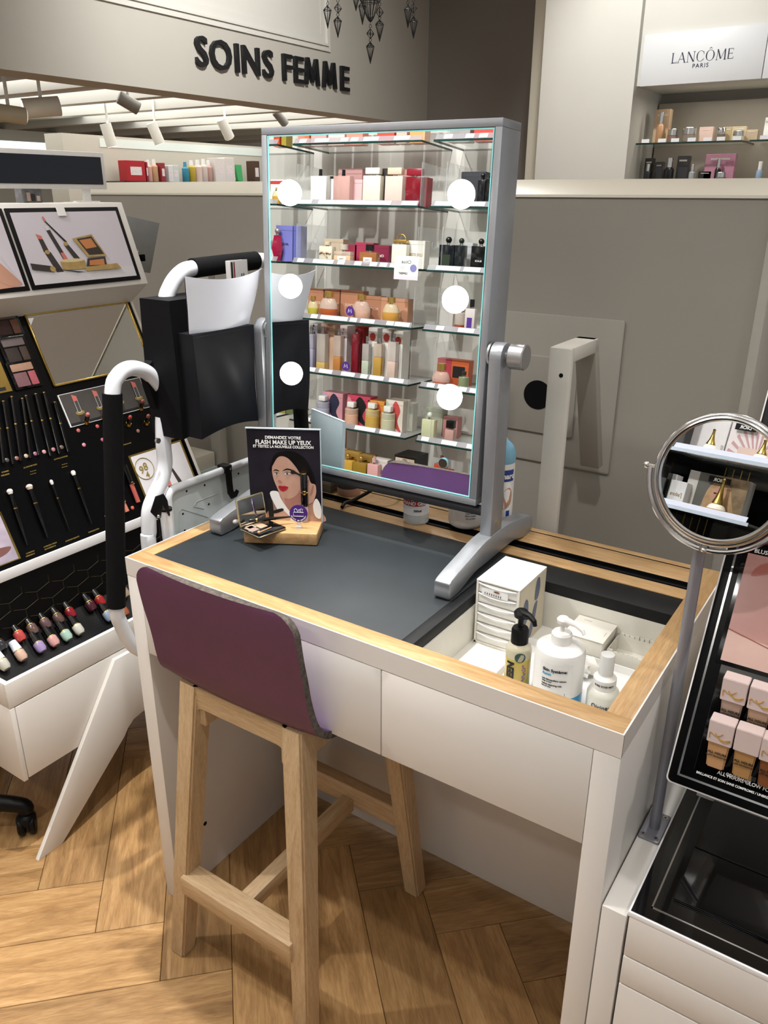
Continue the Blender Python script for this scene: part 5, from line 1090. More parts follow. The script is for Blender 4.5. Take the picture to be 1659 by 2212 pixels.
bm = B(); tube(bm, ring(mc, ru, rv, RR, 72), .0052, n=12, closed=True); tube(bm, ring(mc + RN*.004, ru, rv, RR - .004, 72), .0035, n=10, closed=True); obj('rim', bm, m_chrome, pm_)
bm = B(); cyl(bm, mc - RN*.003, mc + RN*.0035, RR - .001, n=64); obj('mirror_glass', bm, m_mirror, pm_)
bm = B(); hoop = [mc + ru*((RR + .011)*math.cos(t)) + rv*((RR + .011)*math.sin(t)) for t in [math.radians(a) for a in range(180, 361, 6)]]; tube(bm, hoop, .0038, n=10); obj('fork', bm, m_chrome, pm_)
for s in (-1, 1):
    bm = B(); c = mc + ru*(s*(RR + .008)); tube(bm, [c - ru*.008*s, c + ru*.008*s], .003, n=10); ball(bm, c + ru*(s*.009), .0055, n=8); obj('pivot', bm, m_chrome, pm_)
bot = mc - rv*(RR + .011); bm = B(); ball(bm, bot, .006, n=8, sz=.7); tube(bm, [bot, V((px_, py_, 1.12))], .0075, n=14); obj('collar', bm, m_chrome, pm_)

def rm(x, y, Y):
    """where the sight line through a pixel of the round mirror lands on the plane y = Y behind the camera"""
    g_ = mc + RN*.0035; P = onp(x, y, RN, g_); d = ray(x, y); d = d - 2*d.dot(RN)*RN
    return P + d*((Y - P.y)/d.y)
# ------------------------------------------------------------------ perfume shelves behind the camera, seen in the vanity mirror
WY, WB = -1.35, -1.635
SZ = [1.932, 1.683, 1.433, 1.190, .945, .705]
BASEZ = .462
bm = B(); box(bm, -2.0, .95, WB - .05, WB, 0, 2.5)
pw_ = struct('wall_front', bm, mat('shelf_back_panel', '#d0cec8', .28, var=.05, scale=5, stretch=(6, 1, 1)))
bm = B(); box(bm, -2.0, .25, WB, WY + .0, .40, BASEZ); struct('trim_4', bm, m_white)
bm = B(); box(bm, -2.0, .95, WB, WY + .02, 2.28, 2.5); struct('trim_5', bm, m_white)
bm = B(); box(bm, -2.0, .25, WB, WY - .02, 0, .40); struct('trim_6', bm, m_white)
UNITS = [(-1.95, -1.215, 'the left'), (-1.131, -.489, 'the middle'), (-.436, .17, 'the right')]
ORD = ['top', 'second', 'third', 'fourth', 'fifth', 'lowest']
bm = B(); box(bm, -.02, .02, 0, .0012, 0, .0145); tagme = None
for ui_, (x0, x1, un) in enumerate(UNITS):
    for si, z in enumerate(SZ):
        t = thing('glass_shelf', ORD[si] + ' glass shelf of ' + un + ' perfume bay with a price rail', 'shelf', ((x0 + x1)/2, WB, z), group='glass shelves of the perfume wall')
        bm = B(); box(bm, x0, x1, WB, WY - .0015, z - .008, z); obj('glass_plate', bm, m_glass, t)
        bm = B(); box(bm, x0, x1, WY - .0015, WY, z - .008, z); box(bm, x1 - .0015, x1, WB, WY - .0015, z - .008, z); box(bm, x0, x0 + .0015, WB, WY - .0015, z - .008, z); obj('polished_edge', bm, m_glassedge, t)
        bm = B(); prism(bm, [(WY - .003, z + .0005), (WY - .016, z + .021), (WY - .0175, z + .0205), (WY - .0045, z)], (x0 + .004, 0, 0), UY, UZ, UX, x1 - x0 - .008); ra = obj('price_rail', bm, mat('rail_plastic', '#8f8c92', .3, var=.02, alpha=.55), t)
        rg = random.Random(ui_*10 + si); x = x0 + .015 + rg.random()*.03
        if ui_ == 2 and si == 3: x += .02
        sl = V((0, -.013, .0205)).normalized(); nn = V((0, sl.z, -sl.y))
        while x < x1 - .04:
            bm = B(); prism(bm, rrect(x, x + .036, .002, .0215, .001), V((0, WY - .0022, z + .0005)), UX, sl, nn, .0006); obj('price_tag', bm, m_tagm, ra)
            x += .037 if rg.random() < (.8 if si == 1 else .35) else .04 + rg.random()*.07
        if ui_ == 0: continue
        for xx in ((x0 + .002, x1 - .012) if ui_ == 1 else (x0 + .05,)):
            bm = B(); box(bm, xx, xx + .003, WB + .01, WY - .035, z + .0005, z + (.17 if si != 4 else .19)); obj('acrylic_divider', bm, m_acry, t)
            if si != 0: bm = B(); tube(bm, ring(V((xx + .0015, WB + .1, z + .1)), UY, UZ, .016, 20), .0008, n=5, closed=True); obj('finger_hole', bm, m_acryedge, t)
CNT = [0]
SHN = {0: 'top shelf', 1: 'second glass shelf', 2: 'third glass shelf', 3: 'fourth glass shelf', 4: 'fifth glass shelf', 5: 'lowest glass shelf', 6: 'base of the perfume wall'}
def shz(si): return SZ[si] if si < 6 else BASEZ
def span(xa, xb, ya, yb, Y, z):
    """width and height in metres from the pixels of the mirror picture, for a thing whose face lies at depth Y on a shelf at height z"""
    a, b = ry(xa, yb, Y), ry(xb, yb, Y); top = ry((xa + xb)/2, ya, Y)
    return (a.x + b.x)/2, abs(b.x - a.x), top.z - z
def carton(si, xa, xb, ytop, hx, desc, depth=.05, Y=None, layers_=None, txt=None, tcol=None, rough=.4, stripe=None, hh=None):
    Y = WY - .085 if Y is None else Y; z = shz(si); cx, w, h = span(xa, xb, ytop, 500, Y, z); h = hh or max(.02, h)
    t = thing('perfume_carton', desc, 'box', (cx, Y - depth/2, z + .0003))
    bm = B(); box(bm, -w/2, w/2, -depth/2, depth/2, 0, h, bev=.0012, seg=1); obj('carton', bm, mat('carton' + hx, hx, rough, var=.03, scale=30), t, world=False)
    bm = B(); box(bm, -w/2 + .001, w/2 - .001, depth/2, depth/2 + .0004, h*.86, h*.865); obj('lid_seam', bm, m_ink, t, world=False)
    if layers_: prints('carton_print', [([((a - .5)*w, b*h) for a, b in pl], mm) for pl, mm in layers_], (0, depth/2 + .0002, 0), (-1, 0, 0), UZ, t, world=False)
    if stripe: bm = B(); box(bm, -w/2 - .0003, w/2 + .0003, -depth/2 - .0003, depth/2 + .0003, h*stripe[0], h*stripe[1]); obj('stripe', bm, mat('stripe' + stripe[2], stripe[2], .4), t, world=False)
    if txt: text('lettering', txt, min(.012, h*.12), (0, depth/2 + .0006, h*.45), (-1, 0, 0), UZ, tcol or m_ink, t, world=False, bold=.02, sx=min(1., w*.85/(len(txt)*min(.012, h*.12)*.85)))
    return t
def bottle(si, xa, xb, ytop, ybody, desc, kind='slab', glass='#d9d5d0', liq=None, lv=.7, cap='#111111', capk='pump', Y=None, label=None, ltxt=None, depth=None, capw=None, name='perfume_bottle', gm=None):
    Y = WY - .045 if Y is None else Y; z = shz(si); cx, w, h = span(xa, xb, ybody, 500, Y, z); _, _, ht = span(xa, xb, ytop, 500, Y, z); h = max(.02, h); ht = max(h + .008, ht)
    d = depth or min(.034, w*.75)
    t = thing(name, desc, 'perfume', (cx, Y - d/2, z + .0004)); G = mat('glass' + glass, glass, .12, var=.03, coat=.5)
    def body(z0, z1, m_, nm_, s=1.):
        bm = B()
        if kind == 'slab': box(bm, -w/2*s, w/2*s, -d/2*s, d/2*s, z0, z1, bev=min(.0025, (z1 - z0)*.3))
        elif kind == 'round':
            r = w/2*s; pr_ = [(0, z0)]; n = 8
            for i in range(n + 1):
                zz = z0 + (z1 - z0)*i/n; f = zz/h; rr = r*(math.sin(math.pi*(.16 + .70*f))**.55); pr_.append((rr, zz))
            pr_.append((0, z1)); lathe(bm, (0, 0, 0), pr_, 24, sy=.7)
        elif kind == 'cone':
            r = w/2*s; lathe(bm, (0, 0, 0), [(0, z0), (r*(1 - .45*z0/h), z0), (r*(1 - .45*z1/h), z1), (0, z1)], 20)
        elif kind == 'cyl': lathe(bm, (0, 0, 0), [(0, z0), (w/2*s*.96, z0), (w/2*s, z0 + .002), (w/2*s, z1 - .002), (w/2*s*.94, z1), (0, z1)], 24)
        elif kind == 'gem': lathe(bm, (0, 0, 0), [(0, z0), (w/2*s*(.5 + .5*min(1, z0/h*2.2)), z0), (w/2*s*(.5 + .5*min(1, ((z0+z1)/2)/h*2)), (z0 + z1)/2), (w/2*s*.6, z1), (0, z1)], 6)
        return obj(nm_, bm, m_, t, world=False, ang=30)
    if liq:
        body(0, h*lv, mat('liquid' + liq, liq, .12, var=.05, coat=.5), 'liquid'); body(h*lv + .0001, h, mat('tglass' + glass, glass, .1, var=.03, coat=.5, alpha=.6), 'glass')
    else: body(0, h, G, 'body')
    bm = B(); cyl(bm, (0, 0, h), (0, 0, h + min(.008, (ht - h)*.3)), min(w*.22, .008), n=16); obj('collar', bm, m_chrome if cap != '#111111' else m_black, t, world=False)
    cm = mat('pcap' + cap, cap, .25, var=.03, metal=.8 if cap in ('#c9a45a', '#b0b0ae') else 0); h2 = h + min(.006, (ht - h)*.25)
    bm = B()
    if capk == 'pump': cyl(bm, (0, 0, h2), (0, 0, ht), min(w*.17, .0075), n=16, bev=.0008)
    elif capk == 'block': cw = (capw or .8)*w/2; box(bm, -cw, cw, -d*.42, d*.42, h2, ht, bev=.0015)
    elif capk == 'ball': ball(bm, (0, 0, (h2 + ht)/2), (ht - h2)/2, n=8)
    elif capk == 'tall': cyl(bm, (0, 0, h2), (0, 0, ht), w*.36, w*.2, n=16, bev=.001)
    elif capk == 'disc': cyl(bm, (0, 0, h2), (0, 0, ht), w*.22, n=20, bev=.001)
    elif capk == 'loop':
        box(bm, -w*.42, w*.42, -d*.4, d*.4, h2, h2 + (ht - h2)*.35, bev=.001); tube(bm, [V((w*.3*math.cos(a), 0, h2 + (ht - h2)*.35 + (ht - h2)*.6*math.sin(a))) for a in [math.pi*i/10 for i in range(11)]], .0025, n=8)
    obj('cap', bm, cm, t, world=False)
    if label:
        bm = B(); lw = w*.5; box(bm, -lw/2, lw/2, d/2 + .0002, d/2 + .0012, h*.18, h*.62); obj('label', bm, mat('blabel' + label, label, .5), t, world=False)
    if ltxt: text('lettering', ltxt, min(.007, h*.12), (0, d/2 + .0016, h*.4), (-1, 0, 0), UZ, m_ink if label or not gm else gm, t, world=False, sx=min(1, w*.8/(len(ltxt)*min(.007, h*.12)*.85)))
    return t
S_ = lambda k: ' on the ' + SHN[k]
Yb = WY - .085; Yc = WY - .15
# --- top shelf: only the lower halves of the cartons show
for xa, xb, hx, n in ((590, 602, '#a8401f', 'rust red'), (606, 616, '#8a7a2c', 'olive and gold'), (640, 664, '#b8603a', 'orange'), (668, 700, '#c08a86', 'dusty pink'), (704, 738, '#d2b0a8', 'pale blush'), (742, 776, '#c07a68', 'salmon'), (806, 842, '#b84030', 'bright red'), (846, 868, '#c69a90', 'rose beige'), (874, 906, '#c98a50', 'amber'), (1008, 1052, '#b8382c', 'scarlet'), (955, 1000, '#8a8684', 'silver grey')):
    carton(0, xa, xb, 200, hx, n + ' perfume carton on the top shelf', hh=.14)
# --- second shelf
carton(1, 584, 612, 388, '#d6d0cc', 'white perfume carton with red edge' + S_(1), stripe=(.82, .95, '#a83a3a')); bottle(1, 584, 601, 404, 412, 'round golden perfume flacon' + S_(1), 'round', '#cfc39a', '#b08a2c', .6, '#c9a45a', 'ball')
bottle(1, 669, 702, 365, 380, 'white glass perfume bottle with black pump' + S_(1), glass='#cfd3d0'); carton(1, 703, 718, 380, '#cfcdcc', 'slim white perfume carton with black lid' + S_(1), stripe=(.9, .99, '#141414'), Y=Yb)
carton(1, 727, 778, 364, '#a8807e', 'tall dusty pink perfume carton' + S_(1), Y=Yc); carton(1, 752, 779, 388, '#c9a0a2', 'short pale pink perfume carton' + S_(1), Y=Yb)
bottle(1, 717, 752, 366, 380, 'pink glass perfume bottle with black pump and amber base' + S_(1), glass='#c9a098', liq='#b8784a', lv=.14)
carton(1, 813, 832, 364, '#35302e', 'black perfume carton between the square bottles' + S_(1), Y=Yb); carton(1, 862, 882, 366, '#a87a76', 'rose perfume carton beside the red bottle' + S_(1), Y=Yc)
bottle(1, 780, 817, 362, 379, 'cream square perfume bottle with cream block cap' + S_(1), glass='#ccc9b6', cap='#d2cfc0', capk='block')
bottle(1, 827, 864, 362, 380, 'blush square perfume bottle with peach block cap' + S_(1), glass='#cfb2a8', cap='#d2b09a', capk='block')
carton(1, 903, 917, 383, '#8a1a26', 'narrow red perfume carton' + S_(1), Y=Yb); bottle(1, 871, 903, 364, 382, 'deep red square perfume bottle with red block cap' + S_(1), glass='#6d1420', cap='#7d1c2a', capk='block', capw=1.)
carton(1, 988, 1040, 371, '#2c2e34', 'charcoal perfume carton' + S_(1), Y=Yc); bottle(1, 1024, 1040, 373, 388, 'slender black perfume bottle with knob stopper' + S_(1), glass='#141519', cap='#111111', capk='ball'); bottle(1, 1041, 1056, 380, 385, 'squat black perfume bottle' + S_(1), glass='#101114', capk='disc')
# --- third shelf
carton(2, 596, 632, 487, '#6a6cae', 'violet blue perfume carton with darker spine' + S_(2), txt='ANGEL', tcol=m_ink); carton(2, 634, 650, 488, '#565c9a', 'narrow indigo perfume carton' + S_(2)); bottle(2, 584, 606, 492, 508, 'ruby red star-cut perfume flacon' + S_(2), 'gem', '#8a1438', cap='#b0b0ae', capk='ball')
carton(2, 700, 742, 516, '#b8a892', 'beige perfume carton behind the ribbon bottle' + S_(2), Y=Yc); t = bottle(2, 690, 718, 522, 532, 'clear perfume bottle with a pale ribbon bow' + S_(2), glass='#c9c3b0', cap='#b9aa94', capk='disc')
bm = B(); tube(bm, [V((.03, .02, .045)), V((.012, .022, .05)), V((0, .022, .046)), V((-.015, .022, .052)), V((-.032, .02, .044))], .004, n=8, smooth=4); tube(bm, [V((0, .022, .046)), V((.012, .024, .03))], .003, n=8); obj('ribbon', bm, mat('ribbon_beige', '#b89a86', .5), t, world=False)
for k, (xa, xb, yt) in enumerate(((740, 772, 528), (768, 808, 524), (806, 842, 530))): carton(2, xa, xb, yt, ('#8a2c44', '#a03450', '#7d2440')[k], ('dark raspberry', 'bright raspberry', 'maroon')[k] + ' perfume carton with white lettering' + S_(2), Y=Yc, txt='Chloé', tcol=m_inkw)
bottle(2, 722, 758, 528, 543, 'clear ribbed perfume bottle with red ribbon' + S_(2), glass='#c9b8a6', liq='#c9a88a', cap='#b0a89a', capk='disc', label='#e6e2d8', ltxt='Chloé'); bottle(2, 778, 815, 528, 545, 'amber perfume bottle with black bow' + S_(2), glass='#8a5a34', cap='#171312', capk='disc', label='#e6e2d8', ltxt='Chloé')
bottle(2, 848, 880, 505, 528, 'clear fluted perfume bottle with golden loop cap' + S_(2), glass='#cfccbc', cap='#c9a45a', capk='loop'); carton(2, 880, 920, 520, '#d3cfc8', 'white perfume carton behind the golden loop bottle' + S_(2), txt='LOVE STORY', tcol=m_goldink)
bottle(2, 951, 984, 511, 529, 'black perfume bottle with a green glass disc' + S_(2), glass='#10141a', cap='#0a0a0c', capk='ball', label='#1d2a18'); bottle(2, 985, 1006, 514, 530, 'narrow black green perfume bottle' + S_(2), glass='#141a1c', cap='#1c2420', capk='ball'); bottle(2, 1021, 1056, 515, 532, 'black perfume bottle with sparkling disc and white lettering' + S_(2), glass='#0e0e10', cap='#0a0a0c', capk='ball', ltxt='BLACK', gm=m_inkw)
carton(2, 1006, 1024, 525, '#a8aaae', 'silver clear perfume carton' + S_(2), Y=Yc)
cd = thing('promo_card', 'white promotional card clipped under the third perfume shelf edge', 'card', (-.58, WY + .004, 1.34))
ca, cb = ry(853, 552, WY + .004), ry(902, 606, WY + .004); cw_, ch_ = cb.x - ca.x, ca.z - cb.z
bm = B(); box(bm, ca.x, cb.x, WY + .002, WY + .004, cb.z, ca.z); obj('card', bm, m_paper, cd)
prints('card_print', [(circ(cw_*.2, ch_*.5, .016), mat('print_bag_blue', '#7a78a8', .4)), ([(0, 0), (cw_, 0), (cw_, ch_*.16), (0, ch_*.16)], mat('print_pale_lilac', '#cfc6d2', .4))] + [([(cw_*.35, ch_*(.3 + k*.06)), (cw_*.95, ch_*(.3 + k*.06)), (cw_*.95, ch_*(.315 + k*.06)), (cw_*.35, ch_*(.315 + k*.06))], m_print_grey) for k in range(5)], (cb.x, WY + .0041, cb.z), (-1, 0, 0), UZ, cd)
text('lettering', 'Chloé', .014, ((ca.x + cb.x)/2, WY + .0046, ca.z - .03), (-1, 0, 0), UZ, m_ink, cd); text('lettering', 'OFFERT', .009, (ca.x + cw_*.38, WY + .0046, ca.z - .075), (-1, 0, 0), UZ, m_ink, cd, bold=.03)
# --- fourth shelf
for k, (xa, xb, yt, hx) in enumerate(((668, 702, 624, '#a87458'), (704, 738, 625, '#9c6a50'), (740, 790, 628, '#b07c60'), (790, 830, 640, '#a5745a'), (830, 890, 645, '#b8866a'))): carton(3, xa, xb, yt, hx, 'copper perfume carton, ' + ('leftmost by the bag', 'with dark seam', 'with a purple round sticker', 'slightly shorter', 'widest of its row')[k] + S_(3), Y=Yc, txt='NOMADE', tcol=mat('pale_peach_ink', '#d9b8a4', .5))
bottle(3, 664, 686, 640, 652, 'green gold round perfume bottle' + S_(3), 'round', '#cfc69a', '#a8a03c', .6, '#c9a45a', 'disc'); bottle(3, 691, 729, 630, 645, 'rounded perfume bottle of orange liquid with blue neck tie' + S_(3), 'round', '#c9b4a6', '#a8542c', .5, '#c9a45a', 'disc')
bottle(3, 764, 802, 637, 652, 'rounded clear pink perfume bottle with gold cap and cord' + S_(3), 'round', '#c9ada0', '#c29a86', .55, '#c9a45a', 'disc'); bottle(3, 831, 867, 643, 658, 'rounded perfume bottle of golden liquid with gold cap' + S_(3), 'round', '#cfc0a0', '#b8863c', .6, '#c9a45a', 'disc')
def sticker(px, py, Y, desc):
    c = ry(px, py, Y); t = thing('round_sticker', desc, 'sticker', c); bm = B(); cyl(bm, c - UY*.0006, c + UY*.0006, .0215, n=32); obj('disc', bm, m_purple, t); bm = B(); tube(bm, [c + V((.009, .0012, -.008)), c + V((.006, .0012, .009)), c + V((0, .0012, -.004)), c + V((-.006, .0012, .009)), c + V((-.009, .0012, -.008))], .0011, n=6); obj('monogram', bm, m_inkw, t)
sticker(756, 672, WY - .02, 'purple round sticker with white monogram among the copper cartons'); sticker(747, 791, WY - .02, 'purple round sticker with white monogram below the tall flower cartons')
bottle(3, 993, 1018, 660, 676, 'clear perfume cup bottle with rose gold ornament' + S_(3), 'cyl', '#c9bdb2', '#8a3c28', .35, '#111111', 'ball'); carton(3, 962, 992, 640, '#b9b4b0', 'pale grey perfume carton behind the bulb' + S_(3), Y=Yc); bottle(3, 1018, 1040, 648, 668, 'perfume bottle with black ribbon and purple tag' + S_(3), 'slab', '#bdb6b4', cap='#171717', capk='disc', label='#4b2a7d')
# --- fifth shelf, tall flower series
pop = mat('poppy_print', '#a83a34', .4, var=.2, scale=60); vio = mat('violet_print', '#3c3c6a', .4); pnk = mat('blossom_print', '#a86a78', .4)
def fl(cols, ys): return [(circ(.5 + .14*math.sin(k*2.3), y, .34 if cols is pop else .12, 12, ry=.085 if cols is pop else .03), cols) for k, y in enumerate(ys)]
for k, (xa, xb, yt, hx, lay_, n) in enumerate(((674, 690, 699, '#c3c0c6', fl(vio, (.95, .88, .8, .72, .62)), 'tall white perfume carton with violet sprigs'), (698, 729, 701, '#b89880', fl(pnk, (.9, .82, .74, .6)), 'tall beige perfume carton with blossom print'), (741, 757, 704, '#c9bfc0', fl(pnk, (.92, .84, .76, .68, .6)), 'tall pinkish perfume carton with blossom sprigs'), (775, 794, 707, '#9c2a2c', None, 'tall poppy red perfume carton'), (805, 825, 709, '#cfcbc8', fl(pop, (.82,)), 'tall white perfume carton with one poppy'), (836, 856, 712, '#cfcac6', fl(pop, (.83,)), 'tall white perfume carton with a large red poppy'), (862, 883, 716, '#cfcdc8', fl(pop, (.8,)), 'tall white perfume carton with poppy and green dot'))):
    carton(4, xa, xb, yt, hx, n + S_(4), Y=Yb, layers_=lay_, depth=.07)
for k, (xa, xb, yt, yb_, gl, lq, lv, cp, n) in enumerate(((664, 681, 706, 722, '#a8a6b8', '#8c8aa0', .6, '#b0b0ae', 'slender violet grey perfume bottle'), (689, 708, 706, 722, '#bdb4ac', '#b89a5a', .25, '#b0b0ae', 'slender curved perfume bottle with gold base'), (727, 743, 712, 726, '#c6b4a8', '#a8703a', .45, '#b0b0ae', 'slender perfume bottle half full of amber'), (768, 783, 711, 722, '#6d1422', None, 0, '#5a0f1c', 'slender dark red perfume bottle'), (792, 807, 728, 744, '#b8b4b0', '#a8b0a0', .5, '#b0b0ae', 'slender clear perfume bottle with silver pump'), (818, 836, 732, 744, '#c4b4a4', '#a8843c', .62, '#b0b0ae', 'slender perfume bottle of golden liquid'), (850, 868, 722, 740, '#cfc6c0', '#bfa89c', .5, '#b0b0ae', 'slender pale perfume bottle with big silver cap'))):
    bottle(4, xa, xb, yt, yb_, n + S_(4), 'slab', gl, lq, lv, cp, 'pump')
carton(4, 964, 996, 777, '#a83c48', 'cherry pink perfume carton' + S_(4), Y=Yc); carton(4, 996, 1036, 781, '#b85a34', 'orange perfume carton with black window' + S_(4), Y=Yc, layers_=[(rrect(.2, .9, .3, .75, .03), m_ink)]); bottle(4, 951, 991, 788, 806, 'low rounded pink perfume bottle with gold cap' + S_(4), 'round', '#cfaea0', '#b8604a', .35, '#c9a45a', 'disc'); bottle(4, 1012, 1034, 806, 818, 'small green perfume bottle with dark cap' + S_(4), 'cyl', '#7d8a68', cap='#2a2a26', capk='disc')
# --- lowest shelf
sw = lambda c1, c2: [(smooth2([(.05, .0), (.3, .35), (.15, .7), (.45, .98), (.7, .6), (.5, .2)]), c1), (smooth2([(.6, .05), (.9, .3), (.75, .7), (.95, .95), (.98, .4)]), c2)]
mA, mB_, mC = mat('print_navy', '#2a2c40', .4), mat('print_sky', '#8aa0c4', .4), mat('print_rosepink', '#c4808a', .4)
carton(5, 705, 752, 850, '#c28a94', 'pink carton with navy and sky blue swirls' + S_(5), Y=Yb, layers_=sw(mA, mB_), depth=.07); carton(5, 762, 815, 858, '#b8405a', 'raspberry carton with black petal print' + S_(5), Y=Yb, layers_=sw(m_ink, mC), depth=.07)
carton(5, 810, 848, 869, '#c8873c', 'orange carton with yellow swirls' + S_(5), Y=Yb, layers_=sw(mat('print_flame', '#b8502c', .4), mat('print_yellow', '#d2b060', .4)), depth=.07); carton(5, 852, 892, 868, '#cfc6bc', 'white carton with coral and mint swirls' + S_(5), Y=Yb, layers_=sw(mat('print_coralred', '#b84a48', .4), mat('print_mint', '#9ab8a4', .4)), depth=.07); carton(5, 893, 915, 874, '#c9c4ba', 'narrow white carton with mint petals' + S_(5), Y=Yc, layers_=sw(mat('print_mint', '#9ab8a4', .4), mC))
for xa, xb, yt, yb_, gl, lq, n in ((690, 716, 857, 870, '#a8a8b8', '#9a9cb0', 'blue grey'), (756, 783, 871, 885, '#cfb4a0', '#c9a088', 'peach'), (803, 832, 874, 888, '#cfbf8a', '#b8964a', 'golden yellow'), (840, 869, 881, 896, '#c9c8b0', '#b5b498', 'pale green')):
    bottle(5, xa, xb, yt, yb_, n + ' ribbed bottle with clear cap and white label' + S_(5), 'cyl', gl, lq, .7, '#d8d8d4', 'block', capw=.55, label='#e6e6e2')
carton(5, 945, 985, 886, '#9aa08c', 'sage green carton with oval line drawing' + S_(5), Y=Yc); carton(5, 986, 1020, 906, '#b07a78', 'rose carton with white corner' + S_(5), Y=Yc); bottle(5, 937, 966, 895, 911, 'pale green perfume bottle with milky stopper' + S_(5), 'slab', '#b8bc9a', cap='#c4ccc4', capk='ball'); bottle(5, 992, 1012, 914, 934, 'tilted pink perfume bottle with black square cap' + S_(5), 'slab', '#b08a84', cap='#0e0e0e', capk='block', capw=.9)
# --- base
carton(6, 705, 752, 924, '#b48a74', 'tall apricot perfume carton on the base of the perfume wall', Y=Yb, hh=.2); bottle(6, 712, 726, 936, 968, 'cone shaped perfume bottle with wooden top on the base', 'cone', '#c2a088', '#a8754c', .5, '#b08a70', 'tall'); carton(6, 727, 742, 945, '#d2cec8', 'slim white perfume carton on the base', Y=Yb, hh=.17)
for k, (xa, xb, yt) in enumerate(((733, 760, 967), (760, 795, 972), (795, 826, 978))): carton(6, xa, xb, yt, ('#c29a84', '#9c7c3c', '#8a6c34')[k], ('rose gold', 'bright gold', 'antique gold')[k] + ' perfume carton with gold plaque on the base', Y=Yb, layers_=[(rrect(.15, .85, .25, .8, .03), m_gold)], hh=.115 - k*.004)
bottle(6, 750, 779, 984, 998, 'square golden perfume bottle with medallion on the base', glass='#b8913c', cap='#c9a45a', capk='ball'); bottle(6, 780, 812, 990, 1004, 'darker golden perfume bottle with medallion on the base', glass='#8a6c24', cap='#c9a45a', capk='ball'); bottle(6, 815, 840, 992, 1008, 'baby pink perfume bottle with pink cap on the base', glass='#c99a9a', cap='#cfa0a0', capk='pump'); carton(6, 826, 862, 980, '#cfc8c4', 'white and pink striped soap carton on the base', Y=Yb, stripe=(.3, .5, '#a87a7c'), hh=.10)
t = carton(6, 878, 928, 966, '#0f0f10', 'large black display box with a portrait print on the base', Y=WY - .06, depth=.13, hh=.145, layers_=[(rrect(.05, .95, .04, .92, .02), mat('print_cream', '#cfbfae', .4)), (smooth2([(.1, .04), (.15, .5), (.35, .85), (.65, .86), (.85, .5), (.92, .04)]), mat('print_auburn', '#7a5138', .4, var=.15, scale=60)), (smooth2([(.32, .3), (.36, .6), (.5, .72), (.64, .6), (.66, .3), (.5, .12)]), mat('print_face', '#c49a80', .4)), (smooth2([(.43, .25), (.5, .27), (.57, .25), (.5, .21)]), mat('print_lips', '#a85c54', .4)), (circ(.42, .48, .035, ry=.02), m_ink), (circ(.58, .48, .035, ry=.02), m_ink)])
text('lettering', 'EXCLUSIVITÉ', .008, (0, .0665, .118), (-1, 0, 0), UZ, m_inkw, t, world=False, sx=.7)
carton(6, 936, 970, 1000, '#8a2a80', 'magenta perfume carton on the base', Y=WY - .05, hh=.085); carton(6, 974, 1010, 988, '#b85048', 'coral pink perfume carton on the base', Y=Yb, hh=.105); bottle(6, 972, 1000, 992, 1010, 'low orange perfume bottle with copper cap on the base', 'slab', '#a8442c', cap='#7a3c34', capk='pump'); carton(6, 1004, 1020, 990, '#cfcdc8', 'white perfume carton by the coral carton on the base', Y=WY - .05, hh=.10)
c = ry(958, 1000, WY - .01); t = thing('disc_diffuser', 'silver disc ornament with pale blue rim on the perfume wall base', 'ornament', (c.x, c.y, BASEZ)); bm = B(); cyl(bm, c - UY*.008, c + UY*.006, .0235, n=32, bev=.001); obj('blue_rim', bm, mat('pale_aqua', '#7fb8c4', .3), t); bm = B(); cyl(bm, c + UY*.006, c + UY*.0085, .021, n=32, bev=.001); obj('disc', bm, mat('brushed_disc', '#6a6462', .3, metal=.9), t); bm = B(); cyl(bm, V((c.x, c.y, BASEZ)), V((c.x, c.y, c.z - .02)), .006, n=12); obj('stem', bm, m_chrome, t)
# left bay, low shelf
for xa, xb, yt, hx, n in ((604, 620, 895, '#8a7a3c', 'old gold'), (622, 642, 905, '#5c6444', 'dark green')): carton(5, xa, xb, yt, hx, n + ' perfume carton on the lowest shelf of the left bay', hh=.11)
carton(4, 600, 640, 860, '#9c4a44', 'brick red perfume carton on the fifth shelf of the left bay', hh=.10)
# ------------------------------------------------------------------ black gondola on the right of that wall, seen in the round mirror
DG = WY - .0
gd = thing('black_gondola', 'black perfume gondola with two lit glass shelves behind the photographer', 'gondola', (.56, WB, 0))
GX0, GX1 = .18, .94
z1_ = (rm(1470, 972, WY).z + rm(1640, 996, WY).z)/2; z2_ = (rm(1460, 1093, WY).z + rm(1600, 1128, WY).z)/2
gx1 = rm(1616, 1132, WY).x
bm = B(); box(bm, GX0, GX1, WB + .001, WB + .02, 0, 2.27); box(bm, GX0, GX0 + .02, WB + .001, WY, 0, 2.27); box(bm, GX1 - .02, GX1, WB + .001, WY, 0, 2.27); box(bm, GX0, GX1, WB + .02, WY - .02, 0, .5); obj('casing', bm, m_gloss, gd)
for zz, xe in ((z1_, GX1 - .03), (z2_, gx1)):
    bm = B(); box(bm, GX0 + .02, xe, WB + .02, WY - .002, zz - .008, zz); obj('glass_plate', bm, m_glass, gd)
    bm = B(); box(bm, GX0 + .02, xe, WY - .002, WY, zz - .01, zz + .002); obj('polished_edge', bm, mat('bright_edge', '#b9c6d6', .15, var=.05), gd)
    bm = B(); prism(bm, [(WY - .003, zz + .001), (WY - .014, zz + .02), (WY - .0155, zz + .0195), (WY - .0045, zz)], (GX0 + .03, 0, 0), UY, UZ, UX, xe - GX0 - .04); obj('price_rail', bm, mat('rail_lilac', '#9a9db0', .3), gd)
